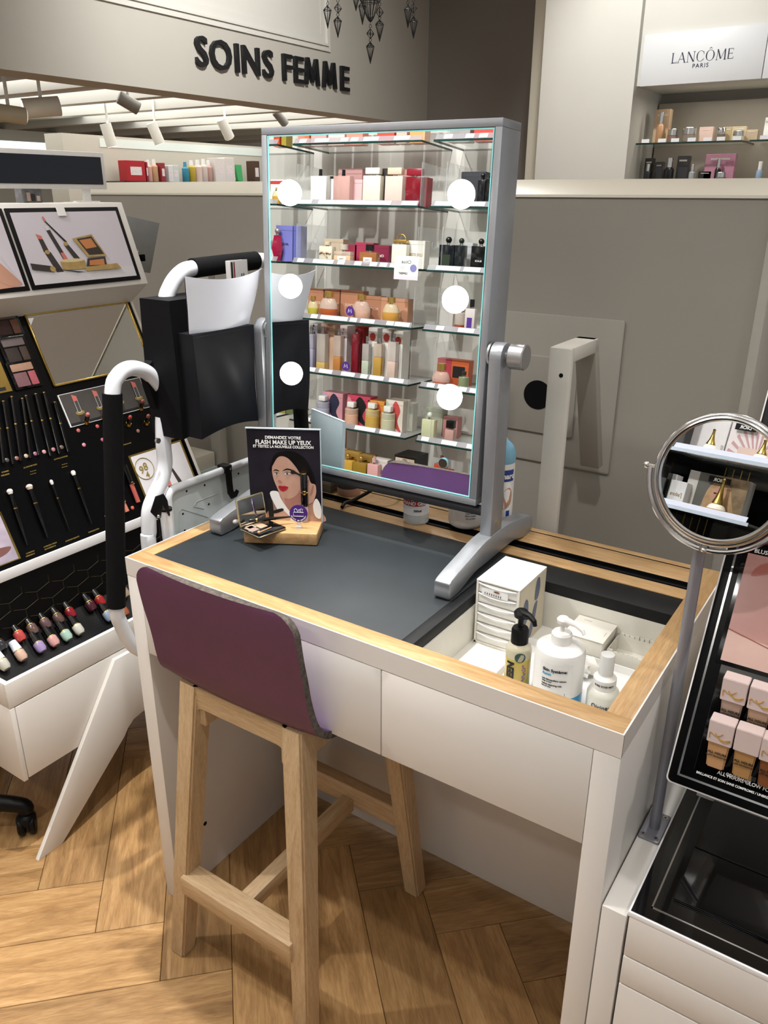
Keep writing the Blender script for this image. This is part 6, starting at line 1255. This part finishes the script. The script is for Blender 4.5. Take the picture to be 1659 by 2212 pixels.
for k in range(4): bm = B(); x = rm(1570 + k*18, 1000, WB + .03).x; box(bm, x, x + .003, WB + .02, WB + .022, z2_ + .1, z1_ - .01); box(bm, x - .1, x - .097, WB + .02, WB + .022, z2_ - .12, z2_ - .01); obj('gold_line', bm, m_gold, gd)
lamp('AREA', 'gondola_lamp', ((GX0 + GX1)/2, WY - .06, 2.2), 9, sx=.6, sy=.08, color=(1, .97, .92), aim=((GX0 + GX1)/2, WY - .12, 0))
def gspan(xa, xb, yt, z, Y):
    a, b = rm(xa, 1050, Y), rm(xb, 1050, Y); return (a.x + b.x)/2, abs(b.x - a.x), rm((xa + xb)/2, yt, Y).z - z
def gbox(xa, xb, yt, z, Y, hx, d, desc, lay=None, txt=None):
    cx, w, h = gspan(xa, xb, yt, z, Y); h = max(.03, h); t = thing('gift_carton', desc, 'box', (cx, Y - d/2, z + .0025)); bm = B(); box(bm, -w/2, w/2, -d/2, d/2, 0, h, bev=.0012, seg=1); obj('carton', bm, mat('gcarton' + hx, hx, .35, var=.03), t, world=False)
    if lay: prints('carton_print', [([((a - .5)*w, b*h) for a, b in pl], mm) for pl, mm in lay], (0, d/2 + .0003, 0), (-1, 0, 0), UZ, t, world=False)
    if txt: text('lettering', txt, h*.16, (0, d/2 + .0008, h*.4), (-1, 0, 0), UZ, m_goldink, t, world=False, sx=.8)
    return t
def gbottle(xa, xb, yt, z, Y, liq, desc, neck=.35):
    cx, w, h = gspan(xa, xb, yt, z, Y); h = max(.06, h); r = w/2; t = thing('amphora_bottle', desc, 'perfume', (cx, Y - r, z + .0025)); b = h*(1 - neck)*.62
    bm = B(); lathe(bm, (0, 0, 0), [(0, 0), (r*.8, 0), (r, b*.25), (r*.98, b*.5), (0, b*.5)], 24); obj('liquid', bm, mat('gliq' + liq, liq, .1, var=.03, coat=.5), t, world=False)
    bm = B(); lathe(bm, (0, 0, 0), [(0, b*.505), (r*.98, b*.505), (r*.8, b*.8), (r*.5, b), (0, b)], 24); obj('glass', bm, mat('gglass', '#d8cfbe', .1, var=.02, coat=.5), t, world=False)
    bm = B(); lathe(bm, (0, 0, b), [(0, 0), (r*.62, 0), (r*.5, (h - b)*.12), (r*.34, (h - b)*.3), (r*.2, (h - b)*.6), (r*.16, (h - b)*.85), (r*.22, (h - b)*.93), (0, h - b)], 20); obj('gold_neck', bm, m_gold, t, world=False)
def plaque(xa, xb, ya, yb_, Y, desc):
    a, b = rm(xa, ya, Y), rm(xb, yb_, Y); cx, cz, w, h = (a.x + b.x)/2, (a.z + b.z)/2, abs(b.x - a.x), .022
    t = thing('brand_plaque', desc, 'sign', (cx, Y, cz - h/2)); bm = B(); box(bm, -w/2, w/2, -.001, .001, 0, h); obj('plate', bm, m_black, t, world=False); text('lettering', 'DIOR', h*.55, (0, .0014, h*.24), (-1, 0, 0), UZ, m_inkw, t, world=False, bold=.01)
gbox(1455, 1540, 895, z1_, WY - .14, '#d6d2d4', .06, 'tall white carton with grey edge at the left of the upper gondola shelf', [([(.9, 0), (.93, 0), (.93, 1), (.9, 1)], m_print_grey)])
fan = [([(.5, .0), (.5 + .48*math.cos(a), .9*math.sin(a)), (.5 + .48*math.cos(a + .09), .9*math.sin(a + .09))], mat('print_fan', '#b08a8e', .4)) for a in [math.pi*k/14 for k in range(14)]]
gbox(1543, 1690, 905, z1_, WY - .13, '#d2cacc', .07, 'white and rose gift carton with fan print on the upper gondola shelf', fan + [(rrect(.15, .8, 0, .35, .02), mat('print_rose_light', '#c9b0a8', .4))])
gbottle(1484, 1518, 918, z1_, WY - .05, '#b08a2c', 'amphora perfume bottle of golden liquid on the upper gondola shelf'); gbottle(1598, 1637, 942, z1_, WY - .05, '#b87838', 'amphora perfume bottle of orange liquid on the upper gondola shelf')
plaque(1590, 1634, 918, 930, WY - .118, 'small black DIOR plaque above the upper gondola shelf')
gbox(1424, 1457, 1022, z2_, WY - .08, '#d8d8d8', .05, 'white perfume carton at the end of the lower gondola shelf', txt='Jo'); gbox(1446, 1484, 1040, z2_, WY - .06, '#d2d2d4', .05, 'smaller white perfume carton with script on the lower gondola shelf', txt="J'adore")
hairm, facem = mat('print_blonde', '#a88a68', .4, var=.2, scale=60), mat('print_face2', '#b98a78', .4)
gbox(1482, 1618, 1028, z2_, WY - .10, '#b9b6b2', .06, 'acrylic gift case with a blonde portrait print on the lower gondola shelf', [(rrect(.0, .82, 0, 1, .01), mat('print_bokeh', '#7d6a52', .35, var=.4, scale=40)), (rrect(.55, .82, 0, 1, .01), mat('print_slate', '#5c5c58', .35)), (smooth2([(.14, .0), (.2, .45), (.3, .82), (.45, .88), (.6, .7), (.66, .3), (.62, 0)]), hairm), (smooth2([(.32, .35), (.33, .62), (.43, .76), (.53, .62), (.54, .38), (.44, .22)]), facem), (smooth2([(.4, .34), (.45, .36), (.5, .34), (.45, .30)]), mat('print_lips2', '#9c5a54', .4)), (circ(.39, .55, .03, ry=.02), m_ink), (circ(.49, .55, .03, ry=.02), m_ink)])
gbottle(1530, 1574, 1030, z2_, WY - .03, '#b87a3c', 'tall long-necked golden amphora bottle before the portrait case', .5)
plaque(1532, 1578, 1032, 1044, WY - .09, 'small black DIOR plaque on the portrait case of the lower gondola shelf')
# ------------------------------------------------------------------ lettering on the left wall
BX = -2.5
st = thing('wall_sign', 'raised black SOINS FEMME letters on the grey wall above the opening', 'sign', (BX, 3.4, 2.27))
z0 = (onx(418, 138, BX).z + onx(748, 200, BX).z)/2; h_ = onx(418, 70, BX).z - onx(418, 138, BX).z
ya, yb = onx(416, 100, BX).y, onx(750, 170, BX).y
tmp = text('tmp', 'SOINS FEMME', h_, (0, 0, 0), UX, UY, m_letter, None, align='LEFT', bold=.012, depth=.0)
W0 = max(v.co.x for v in tmp.data.vertices) - min(v.co.x for v in tmp.data.vertices); bpy.data.objects.remove(tmp, do_unlink=True)
sx = (yb - ya)/W0
import itertools
x_ = 0.
for k, ch in enumerate('SOINS FEMME'):
    pre = text('tmp', 'SOINS FEMME'[:k] + '|', h_, (0, 0, 0), UX, UY, m_letter, None, align='LEFT', bold=.012, depth=.0)
    bar = text('tmp', '|', h_, (0, 0, 0), UX, UY, m_letter, None, align='LEFT', bold=.012, depth=.0)
    off = max(v.co.x for v in pre.data.vertices) - max(v.co.x for v in bar.data.vertices)
    bpy.data.objects.remove(pre, do_unlink=True); bpy.data.objects.remove(bar, do_unlink=True)
    if ch == ' ': continue
    if ch == 'M':
        w_m = h_*.93*sx; Mp = [(0, 0), (.11, 1), (.25, 1), (.46, .40), (.67, 1), (.81, 1), (.92, 0), (.77, 0), (.70, .62), (.515, .1), (.405, .1), (.22, .62), (.15, 0)]
        bm = B(); prism(bm, [(a_*w_m, b_*h_) for a_, b_ in Mp], (BX + .002, ya + off*sx, z0), UY, UZ, UX, .024); obj('letter', bm, m_letter, st, flat=True); continue
    text('letter', ch, h_, (BX + .014, ya + off*sx, z0), UY, UZ, m_letter, st, align='LEFT', bold=.008, depth=.012, sx=sx*.93)
# ------------------------------------------------------------------ chandelier of black wire drops
m_wire = mat('black_wire', '#0d0d0f', .5, var=.05)
ck = 3.1; c0 = CAM + ray(800, 138).normalized()*ck; cpl = _fw.copy(); cpl.z = 0; cpl.normalize()
def CHP(x, y, dd=0.): return onp(x, y, cpl, c0 + cpl*dd)
chd = thing('wire_chandelier', 'black wire chandelier with pointed cage pendants', 'chandelier', c0)
def drop(bm, tip, w, h, n=8, a=.0011):
    """open wire pendant: long point below, short cone above"""
    sh = tip + UZ*(h*.8); top = tip + UZ*h; R = [sh + V((w*math.cos(2*math.pi*i/n), w*math.sin(2*math.pi*i/n), 0)) for i in range(n)]
    for p in R: tube(bm, [tip, p], a, n=4); tube(bm, [p, top], a, n=4)
    tube(bm, R, a*1.2, n=4, closed=True)
def diamond(bm, c, r, n=6, a=.001):
    R = [c + V((r*math.cos(2*math.pi*i/n), r*math.sin(2*math.pi*i/n), 0)) for i in range(n)]
    for p in R: tube(bm, [c + UZ*r*1.1, p], a, n=4); tube(bm, [c - UZ*r*1.1, p], a, n=4)
    tube(bm, R, a, n=4, closed=True)
for (x, y0_, y1_, dd, dm) in ((800, 138, 91, 0, 73), (730, 82, 36, .05, 18), (708, 62, 12, .1, None), (820, 90, 43, -.1, 26), (783, 54, 3, .15, None), (769, 24, -20, .12, None), (893, 84, 36, .05, 17), (881, 61, 10, .12, None)):
    tip, top = CHP(x, y0_, dd), CHP(x, y1_, dd); bm = B(); drop(bm, tip, .0135, (top - tip).z); up_ = top
    tube(bm, ring(up_ + UZ*.006, UX, UZ, .005, 12), .0009, n=5, closed=True)
    if dm is not None:
        c = CHP(x, dm, dd); diamond(bm, c, .0135); tube(bm, ring(c + UZ*.022, UX, UZ, .005, 12), .0009, n=5, closed=True); tube(bm, [up_ + UZ*.011, c - UZ*.014], .0009, n=5); tube(bm, [c + UZ*.026, c + UZ*.06], .0009, n=5)
    else: tube(bm, [up_ + UZ*.01, up_ + UZ*.08], .0009, n=5)
    obj('pendant', bm, m_wire, chd)
bm = B(); cc = CHP(800, 46, .0); n = 14
prf = [(0.004, 0), (.012, .012), (.03, .055), (.034, .06), (.028, .07), (.028, .085), (.04, .09), (.05, .12), (.075, .135), (.1, .17), (.12, .2), (.12, .26)]
rg_ = [[cc + V((r*math.cos(2*math.pi*i/n), r*math.sin(2*math.pi*i/n), z)) for i in range(n)] for r, z in prf]
for r in rg_: tube(bm, r, .0014, n=4, closed=True)
for i in range(n): tube(bm, [r[i] for r in rg_], .0013, n=4)
obj('cage', bm, m_wire, chd)
for a in range(6):
    th = a*math.pi/3 + .2; bm = B(); d = V((math.cos(th), math.sin(th), 0)); tube(bm, [cc + d*.1 + UZ*.2, cc + d*.2 + UZ*.12, cc + d*.28 + UZ*.16, cc + d*.3 + UZ*.24], .003, n=6, smooth=5); tube(bm, ring(cc + d*.3 + UZ*.24, UX, UY, .04, 18), .0014, n=4, closed=True); obj('arm', bm, m_wire, chd)
bm = B(); tube(bm, [cc + UZ*.25, V((cc.x, cc.y, CEIL))], .003, n=6); cyl(bm, V((cc.x, cc.y, CEIL - .02)), V((cc.x, cc.y, CEIL)), .05, n=24); obj('chain', bm, m_wire, chd)
# ------------------------------------------------------------------ ceiling downlight fittings
for i, (x, y, w, r, aim, ang) in enumerate(DOWN):
    t = thing('downlight', 'round recessed ceiling downlight with white bezel', 'downlight', (x, y, CEIL), group='ceiling downlights')
    bm = B(); tube(bm, ring(V((x, y, CEIL - .002)), UX, UY, .062, 40), .006, n=8, closed=True); obj('bezel', bm, m_wallw, t); bm = B(); cyl(bm, V((x, y, CEIL - .004)), V((x, y, CEIL)), .058, n=40); obj('lens', bm, mat('downlight_lens', '#fff6e6', .4, var=0, emit=9.), t)
# ------------------------------------------------------------------ annex: track spots, camera, gondola with products
def track(px, py, X, ax, L=.13, r=.036, desc='', head='#dad8cf', lit=True):
    c = onx(px, py, X); ax = V(ax).normalized(); t = thing('track_spot', desc, 'spotlight', c)
    bm = B(); cyl(bm, c - ax*L*.5, c + ax*L*.5, r, n=28, bev=.002); obj('housing', bm, mat('spot' + head, head, .4, var=.02), t)
    bm = B(); cyl(bm, c + ax*L*.495, c + ax*(L*.5 + .002), r*.86, n=28); obj('lens', bm, mat('spot_lens', '#fff2da', .4, var=0, emit=3.) if lit else m_black, t)
    bm = B(); tube(bm, [c, V((c.x, c.y, 2.318))], .009, n=10); box(bm, c.x - .05, c.x + .05, c.y - .012, c.y + .012, 2.30, 2.3198); obj('bracket', bm, m_white2, t)
    if not lit: bm = B(); cyl(bm, c - ax*(L*.5 + .001), c - ax*L*.46, r*.85, n=24); obj('dark_back', bm, m_black, t)
for px, py, X, ax, d in ((235, 292, -4.2, (.1, .2, -1), 'cream cylinder track spot pointing down, nearest the white beam end'), (336, 288, -4.2, (.15, .35, -1), 'cream cylinder track spot tilted slightly in the annex'), (487, 278, -3.9, (.1, .55, -1), 'white cylinder track spot tilted beside the products in the annex')): track(px, py, X, ax, .16, .042, d)
track(278, 222, -3.2, (.5, .9, -.55), .13, .04, 'grey cylinder track spot showing its black open back', '#8f8b84', False); track(606, 255, -3.6, (.4, .9, -1), .13, .035, 'small grey track spot above the mirror frame', '#7d7a74', False)
track(90, 232, -3.0, (-.5, -.9, -.12), .19, .05, 'wide white track spot with a glowing end'); track(20, 246, -2.95, (.3, .9, -.08), .16, .042, 'cream track spot seen from its side at the annex edge', '#c9c2aa')
c = onx(151, 305, -5.5); t = thing('dome_camera', 'white dome security camera on the annex wall', 'camera', c); bm = B(); cyl(bm, c + UZ*.03, c + UZ*.055, .10, n=28, bev=.01); lathe(bm, c, [(0, -.07), (.05, -.06), (.085, -.01), (.09, .03), (0, .03)], 24); obj('dome', bm, m_white2, t); bm = B(); ball(bm, c + V((.06, -.03, -.02)), .045, n=8); obj('lens', bm, m_gloss, t)
bm = B(); a, b = onx(0, 303, -5.6), onx(130, 322, -5.6); box(bm, -5.62, -5.6, a.y - .6, b.y, b.z - .3, a.z); tag(obj('light_panel', bm, mat('aqua_light', '#cfe6e2', .5, var=0, emit=.9)), 'pale aqua backlit panel on the annex wall behind the monitor', 'light panel')
# product gondola (faces +x)
GX = -4.4
a, b = onx(262, 391, GX), onx(575, 391, GX); gz = a.z
go = thing('skincare_gondola', 'cream skincare gondola with a dark glass shelf in the annex', 'gondola', (GX, (a.y + b.y)/2, 0))
bm = B(); box(bm, GX - .5, GX - .28, a.y - .3, b.y + .9, 0, 2.02); obj('back_panel', bm, mat('gondola_cream', '#c4bfb2', .5, var=.02), go); bm = B(); box(bm, GX - .28, GX + .03, a.y - .0, b.y + .9, gz - .012, gz); obj('glass_shelf', bm, mat('dark_glass', '#2a2c30', .1), go)
bm = B(); box(bm, GX - .28, GX + .02, a.y - .0, b.y + .9, 0, .5); obj('plinth', bm, m_white, go); bm = B(); box(bm, GX - .279, GX - .275, a.y + .05, b.y + .9, onx(400, 328, GX - .28).z, 2.0); obj('painted_light_band', bm, mat('painted_light_white', '#dfe8e2', .5, var=.01), go)  # pale band paints the bright zone of light on the back panel
SK = [(276, 316, 347, '#a8242c', 'b', 'red gift carton with white print'), (318, 322, 350, '#8a2026', 'b', 'narrow red carton spine'), (325, 337, 345, '#d2a89c', 'p', 'pale pink pump bottle'), (338, 350, 344, '#c9a07c', 'p', 'apricot oil bottle'), (350, 359, 352, '#8a2c30', 'b', 'slim dark red carton'), (366, 376, 358, '#cfd2d2', 'b', 'small white carton'), (376, 388, 357, '#c4c8c9', 'b', 'pale grey carton'), (405, 416, 350, '#3a86a0', 'p', 'blue lotion bottle'), (418, 430, 346, '#b8a03c', 'p', 'yellow serum bottle'), (431, 444, 345, '#cfb8ae', 'p', 'blush lotion bottle'), (444, 456, 343, '#d2c4bc', 'p', 'milky lotion bottle'), (455, 466, 346, '#c29a90', 'p', 'rose lotion bottle'), (467, 488, 342, '#d6cfcb', 'b', 'tall white carton with pink print'), (488, 508, 341, '#d2cbc7', 'b', 'second tall white carton with pink print'), (505, 515, 357, '#cfcdc6', 't', 'white cream tube'), (518, 531, 356, '#3f9c5c', 't', 'green cream tube'), (550, 562, 348, '#4a3428', 'b', 'dark brown carton')]
for xa, xb, yt, hx, k, n in SK:
    A_, B_ = onx(xa, 388, GX - .05), onx(xb, 388, GX - .05); h2 = max(.03, onx((xa + xb)/2, yt, GX - .05).z - gz); w = B_.y - A_.y; cy_ = (A_.y + B_.y)/2
    t = thing('skincare_product', n + ' on the skincare gondola shelf', 'skincare', (GX - .1, cy_, gz + .0005)); mm = mat('skin' + hx, hx, .35, var=.03)
    bm = B()
    if k == 'b': box(bm, -.05, .05, -w/2, w/2, 0, h2, bev=.002, seg=1); obj('carton', bm, mm, t, world=False); bm = B(); box(bm, .05, .0505, -w*.3, w*.3, h2*.3, h2*.7); obj('label', bm, mat('skin_lab', '#d9cfcf', .5, var=.2, scale=60), t, world=False)
    elif k == 'p': lathe(bm, (0, 0, 0), [(0, 0), (w*.46, 0), (w*.5, .004), (w*.5, h2*.68), (w*.3, h2*.76), (0, h2*.76)], 18); obj('body', bm, mm, t, world=False); bm = B(); cyl(bm, (0, 0, h2*.76), (0, 0, h2), w*.27, w*.22, n=14); obj('cap', bm, m_white2 if hx != '#3a86a0' else mm, t, world=False)
    else:
        rs = [[V((-w*.35*s_, -w*.5, z_)) for s_ in (1,)] for z_ in ()]; skin(bm, [[V((.02*a_, w*.42*b_, h2*.16)) for a_, b_ in ((-1, -1), (1, -1), (1, 1), (-1, 1))], [V((.003*a_, w*.5*b_, h2)) for a_, b_ in ((-1, -1), (1, -1), (1, 1), (-1, 1))]]); obj('tube', bm, mm, t, world=False); bm = B(); cyl(bm, (0, 0, 0), (0, 0, h2*.17), w*.4, n=14); obj('cap', bm, mm, t, world=False)
# low white things seen past the bag at the partition foot
t = thing('storage_unit', 'low cream storage unit with pale shelf against the grey partition', 'cabinet', (-.75, .9, 0))
a, b = ony(405, 966, .9), ony(458, 1000, .9)
bm = B(); box(bm, ony(360, 990, .92).x, b.x, .74, .915, a.z - .05, a.z, bev=.002); box(bm, ony(360, 990, .92).x, b.x, .76, .915, 0, a.z - .08); obj('top_box', bm, m_cream, t); bm = B(); box(bm, ony(360, 990, .92).x, b.x + .01, .735, .915, a.z - .08, a.z - .05); obj('pale_shelf', bm, mat('aqua_shelf', '#b9c9ca', .3), t)
t = thing('steel_post', 'grey square steel post standing in front of the partition', 'post', (ony(466, 950, .92).x, .93, 0)); a, b = ony(455, 950, .92), ony(476, 950, .92); bm = B(); box(bm, a.x, b.x, .92, .95, 0, 1.35, bev=.002); obj('post', bm, m_partition, t); bm = B(); box(bm, a.x - .03, b.x + .03, .90, .97, 0, .01); obj('foot_plate', bm, m_partition, t)
# ------------------------------------------------------------------ niche with the white brand board
bd = thing('brand_board', 'white board lettered LANCÔME PARIS above the lit niche', 'sign', (.1, YN, 2.2))
A_, B_, C_ = NP(1384, 186), NP(1646, 173), NP(1395, 77)
zb, zt = (A_.z + B_.z)/2, C_.z
m_brd = mat('board_white', '#d3d6d8', .45, var=.01, scale=3)
for x0, x1 in ((A_.x, B_.x - .002), (B_.x + .002, B_.x + .6)):
    bm = B(); box(bm, x0, x1, YN - .022, YN, zb, zt, bev=.001); obj('board_panel', bm, m_brd, bd)
m_navy = mat('navy_ink', '#1c1d3a', .4)
# serif capitals drawn from thick and thin strokes (unit cap height)
def stroke(a, b, w): d = V((b[0]-a[0], b[1]-a[1], 0)).normalized(); n = V((-d.y, d.x, 0))*w/2; return [(a[0]+n.x, a[1]+n.y), (b[0]+n.x, b[1]+n.y), (b[0]-n.x, b[1]-n.y), (a[0]-n.x, a[1]-n.y)]
def serif(x, y, w=.2): return [(x - w/2, y - .02), (x + w/2, y - .02), (x + w/2, y + .02), (x - w/2, y + .02)]
def arcs(cx, cy, rx, ry_, a0, a1, t0, t1, n=24):
    o, i = [], []
    for k in range(n + 1):
        a = math.radians(a0 + (a1 - a0)*k/n); th = t0 + (t1 - t0)*abs(math.cos(a)); o.append((cx + rx*math.cos(a), cy + ry_*math.sin(a))); i.append((cx + (rx - th)*math.cos(a), cy + (ry_ - t0)*math.sin(a)))
    return o + i[::-1]
GL = {'L': (.58, [stroke((.12, 0), (.12, 1), .11), serif(.12, 0, .28), serif(.12, .98, .28), stroke((.12, .03), (.55, .03), .05), stroke((.54, .0), (.57, .2), .035)]),
 'A': (.85, [stroke((.06, 0), (.42, 1), .045), stroke((.40, 1), (.76, 0), .12), stroke((.2, .34), (.64, .34), .04), serif(.06, 0, .2), serif(.76, 0, .24)]),
 'N': (.9, [stroke((.12, 0), (.12, 1), .045), stroke((.12, 1), (.76, 0), .13), stroke((.78, 0), (.78, 1), .045), serif(.12, 0, .22), serif(.78, .98, .22)]),
 'C': (.88, [arcs(.46, .5, .42, .52, 40, 320, .035, .12), stroke((.79, .62), (.79, .9), .035), stroke((.79, .1), (.79, .3), .035)]),
 'Ô': (1.0, [arcs(.48, .5, .45, .52, 0, 360, .035, .13, 40), stroke((.34, 1.13), (.48, 1.26), .05), stroke((.48, 1.26), (.62, 1.13), .05)]),
 'M': (1.05, [stroke((.1, 0), (.14, 1), .045), stroke((.14, 1), (.5, .08), .13), stroke((.5, .08), (.88, 1), .045), stroke((.88, 1), (.92, 0), .12), serif(.1, 0, .2), serif(.92, 0, .26)]),
 'E': (.66, [stroke((.12, 0), (.12, 1), .11), stroke((.12, .97), (.56, .97), .045), stroke((.12, .53), (.48, .53), .04), stroke((.12, .03), (.6, .03), .045), stroke((.57, .97), (.56, .8), .035), stroke((.6, .03), (.62, .22), .035), stroke((.48, .43), (.48, .63), .03)])}
L0_, L1_ = NP(1452, 138), NP(1586, 128); H_ = NP(1452, 116).z - NP(1452, 138).z
tot = sum(GL[c][0] for c in 'LANCÔME') + .08*6; k_ = (L1_.x - L0_.x)/tot; x_ = L0_.x; zz0 = (NP(1452, 137).z + NP(1586, 129).z)/2
for ch in 'LANCÔME':
    w_, st_ = GL[ch]; prints('letter', [([(a*k_, b*H_) for a, b in pl], m_navy) for pl in st_], (x_, YN - .0228, zz0), UX, UZ, bd, step=.00005); x_ += (w_ + .08)*k_
text('letter', 'PARIS', .021, (NP(1515, 143).x, YN - .023, NP(1515, 144).z - .006), UX, UZ, m_navy, bd, bold=.01, track=1.25)
# niche interior
nb = thing('niche_shelving', 'lit grey niche with two glass shelves of skincare jars', 'shelving', (.4, YN + .4, 0))
nx0, nx1 = NP(1378, 300, YN + .25).x, 1.6
zS = NP(1400, 309, YN + .12).z; zS2 = NP(1400, 396, YN + .12).z
bm = B(); box(bm, nx0 + .05, nx1, YN + .44, YN + .47, 1.2, NP(1420, 225, YN + .44).z); obj('back_panel', bm, mat('niche_panel', '#9d968a', .3, var=.12, scale=4), nb)
sx1 = NP(1605, 300, YN + .12).x
for z_ in (zS, zS2):
    for a_, b_ in ((nx0 + .02, sx1), (sx1 + .04, nx1)):
        bm = B(); box(bm, a_, b_, YN + .1, YN + .44, z_ - .010, z_); obj('glass_plate', bm, m_glass, nb); bm = B(); box(bm, a_, b_, YN + .098, YN + .1, z_ - .010, z_); box(bm, b_ - .002, b_, YN + .1, YN + .44, z_ - .01, z_); obj('polished_edge', bm, m_glassedge, nb)
        for k in range(9):
            x = a_ + .05 + k*.085 + random.random()*.02
            if x < b_ - .05: bm = B(); box(bm, x, x + .045, YN + .094, YN + .097, z_, z_ + .02); obj('price_tag', bm, m_tagm, nb)
NI = [(1411, 1444, 237, 0, 'b', '#b49a7c', 'tall bronze serum carton'), (1416, 1431, 243, 0, 'p', '#a8805c', 'tall amber serum bottle with silver cap'), (1441, 1463, 279, 0, 'j', '#8a7468', 'mirrored rose jar'), (1473, 1502, 276, 0, 'j', '#8f8276', 'silver cream jar before a gold carton'), (1510, 1540, 275, 0, 'b', '#c2a89c', 'pale rose carton with silver writing'), (1547, 1566, 277, 0, 'j', '#7d6c58', 'bronze cream jar'), (1560, 1580, 275, 0, 'b', '#a0906e', 'small gold carton'), (1580, 1611, 274, 0, 'b', '#b0a284', 'champagne gold carton'), (1582, 1606, 283, 0, 'j', '#cfc4ae', 'ivory jar with mirrored lid'), (1611, 1636, 281, 0, 'b', '#a89880', 'square golden carton'), (1648, 1659, 255, 0, 'b', '#d2d2d0', 'tall white carton'),
      (1401, 1419, 342, 1, 'b', '#1c1c1e', 'slim black carton, leftmost of the lower shelf'), (1400, 1415, 354, 1, 'p', '#26262a', 'black serum bottle with silver cap'), (1424, 1441, 350, 1, 'b', '#222224', 'plain black carton'), (1443, 1464, 341, 1, 'p', '#17171a', 'black round-mark serum bottle'), (1471, 1497, 337, 1, 'b', '#2a2a2c', 'tall black carton'), (1498, 1511, 355, 1, 'p', '#a0a4a8', 'silver serum bottle'), (1521, 1549, 370, 1, 'b', '#1a1a1b', 'low black carton with white writing'), (1532, 1597, 333, 1, 'b', '#b07a90', 'large pink gift carton'), (1554, 1567, 343, 1, 'p', '#121214', 'small black dropper bottle'), (1557, 1579, 372, 1, 'j', '#7a7c84', 'low silver lidded jar'), (1645, 1659, 349, 1, 'p', '#8aa0b8', 'pale blue lotion bottle with white cap')]
for xa, xb, yt, sh_, k, hx, n in NI:
    Y = YN + (.17 if k != 'b' else .24); z_ = zS if sh_ == 0 else zS2; A_, B_ = NP(xa, 300, Y), NP(xb, 300, Y); w = B_.x - A_.x; h2 = max(.03, NP((xa + xb)/2, yt, Y).z - z_)
    t = thing('skincare_item', n + ' in the lit niche', 'skincare', ((A_.x + B_.x)/2, Y, z_ + .0005)); mm = mat('niche' + hx, hx, .25, var=.05, metal=.35 if k == 'j' else 0, coat=.3)
    bm = B()
    if k == 'b': box(bm, -w/2, w/2, -.02, .03, 0, h2, bev=.002, seg=1); obj('carton', bm, mm, t, world=False); bm = B(); box(bm, -w*.32, w*.32, -.0208, -.02, h2*.8, h2*.86); obj('lettering', bm, mat('pale_print', '#b9b4ac', .5), t, world=False)
    elif k == 'j': lathe(bm, (0, 0, 0), [(0, 0), (w*.45, 0), (w*.5, .004), (w*.5, h2*.5), (w*.46, h2*.52), (0, h2*.52)], 24); obj('jar', bm, mm, t, world=False); bm = B(); lathe(bm, (0, 0, h2*.53), [(0, 0), (w*.49, 0), (w*.49, h2*.44), (w*.46, h2*.47), (0, h2*.47)], 24); obj('lid', bm, m_chrome, t, world=False)
    else: lathe(bm, (0, 0, 0), [(0, 0), (w*.46, 0), (w*.5, .004), (w*.5, h2*.55), (w*.34, h2*.62), (0, h2*.62)], 20); obj('body', bm, mm, t, world=False); bm = B(); cyl(bm, (0, 0, h2*.62), (0, 0, h2), w*.32, n=16, bev=.001); obj('cap', bm, m_chrome if hx != '#8aa0b8' else m_white2, t, world=False)
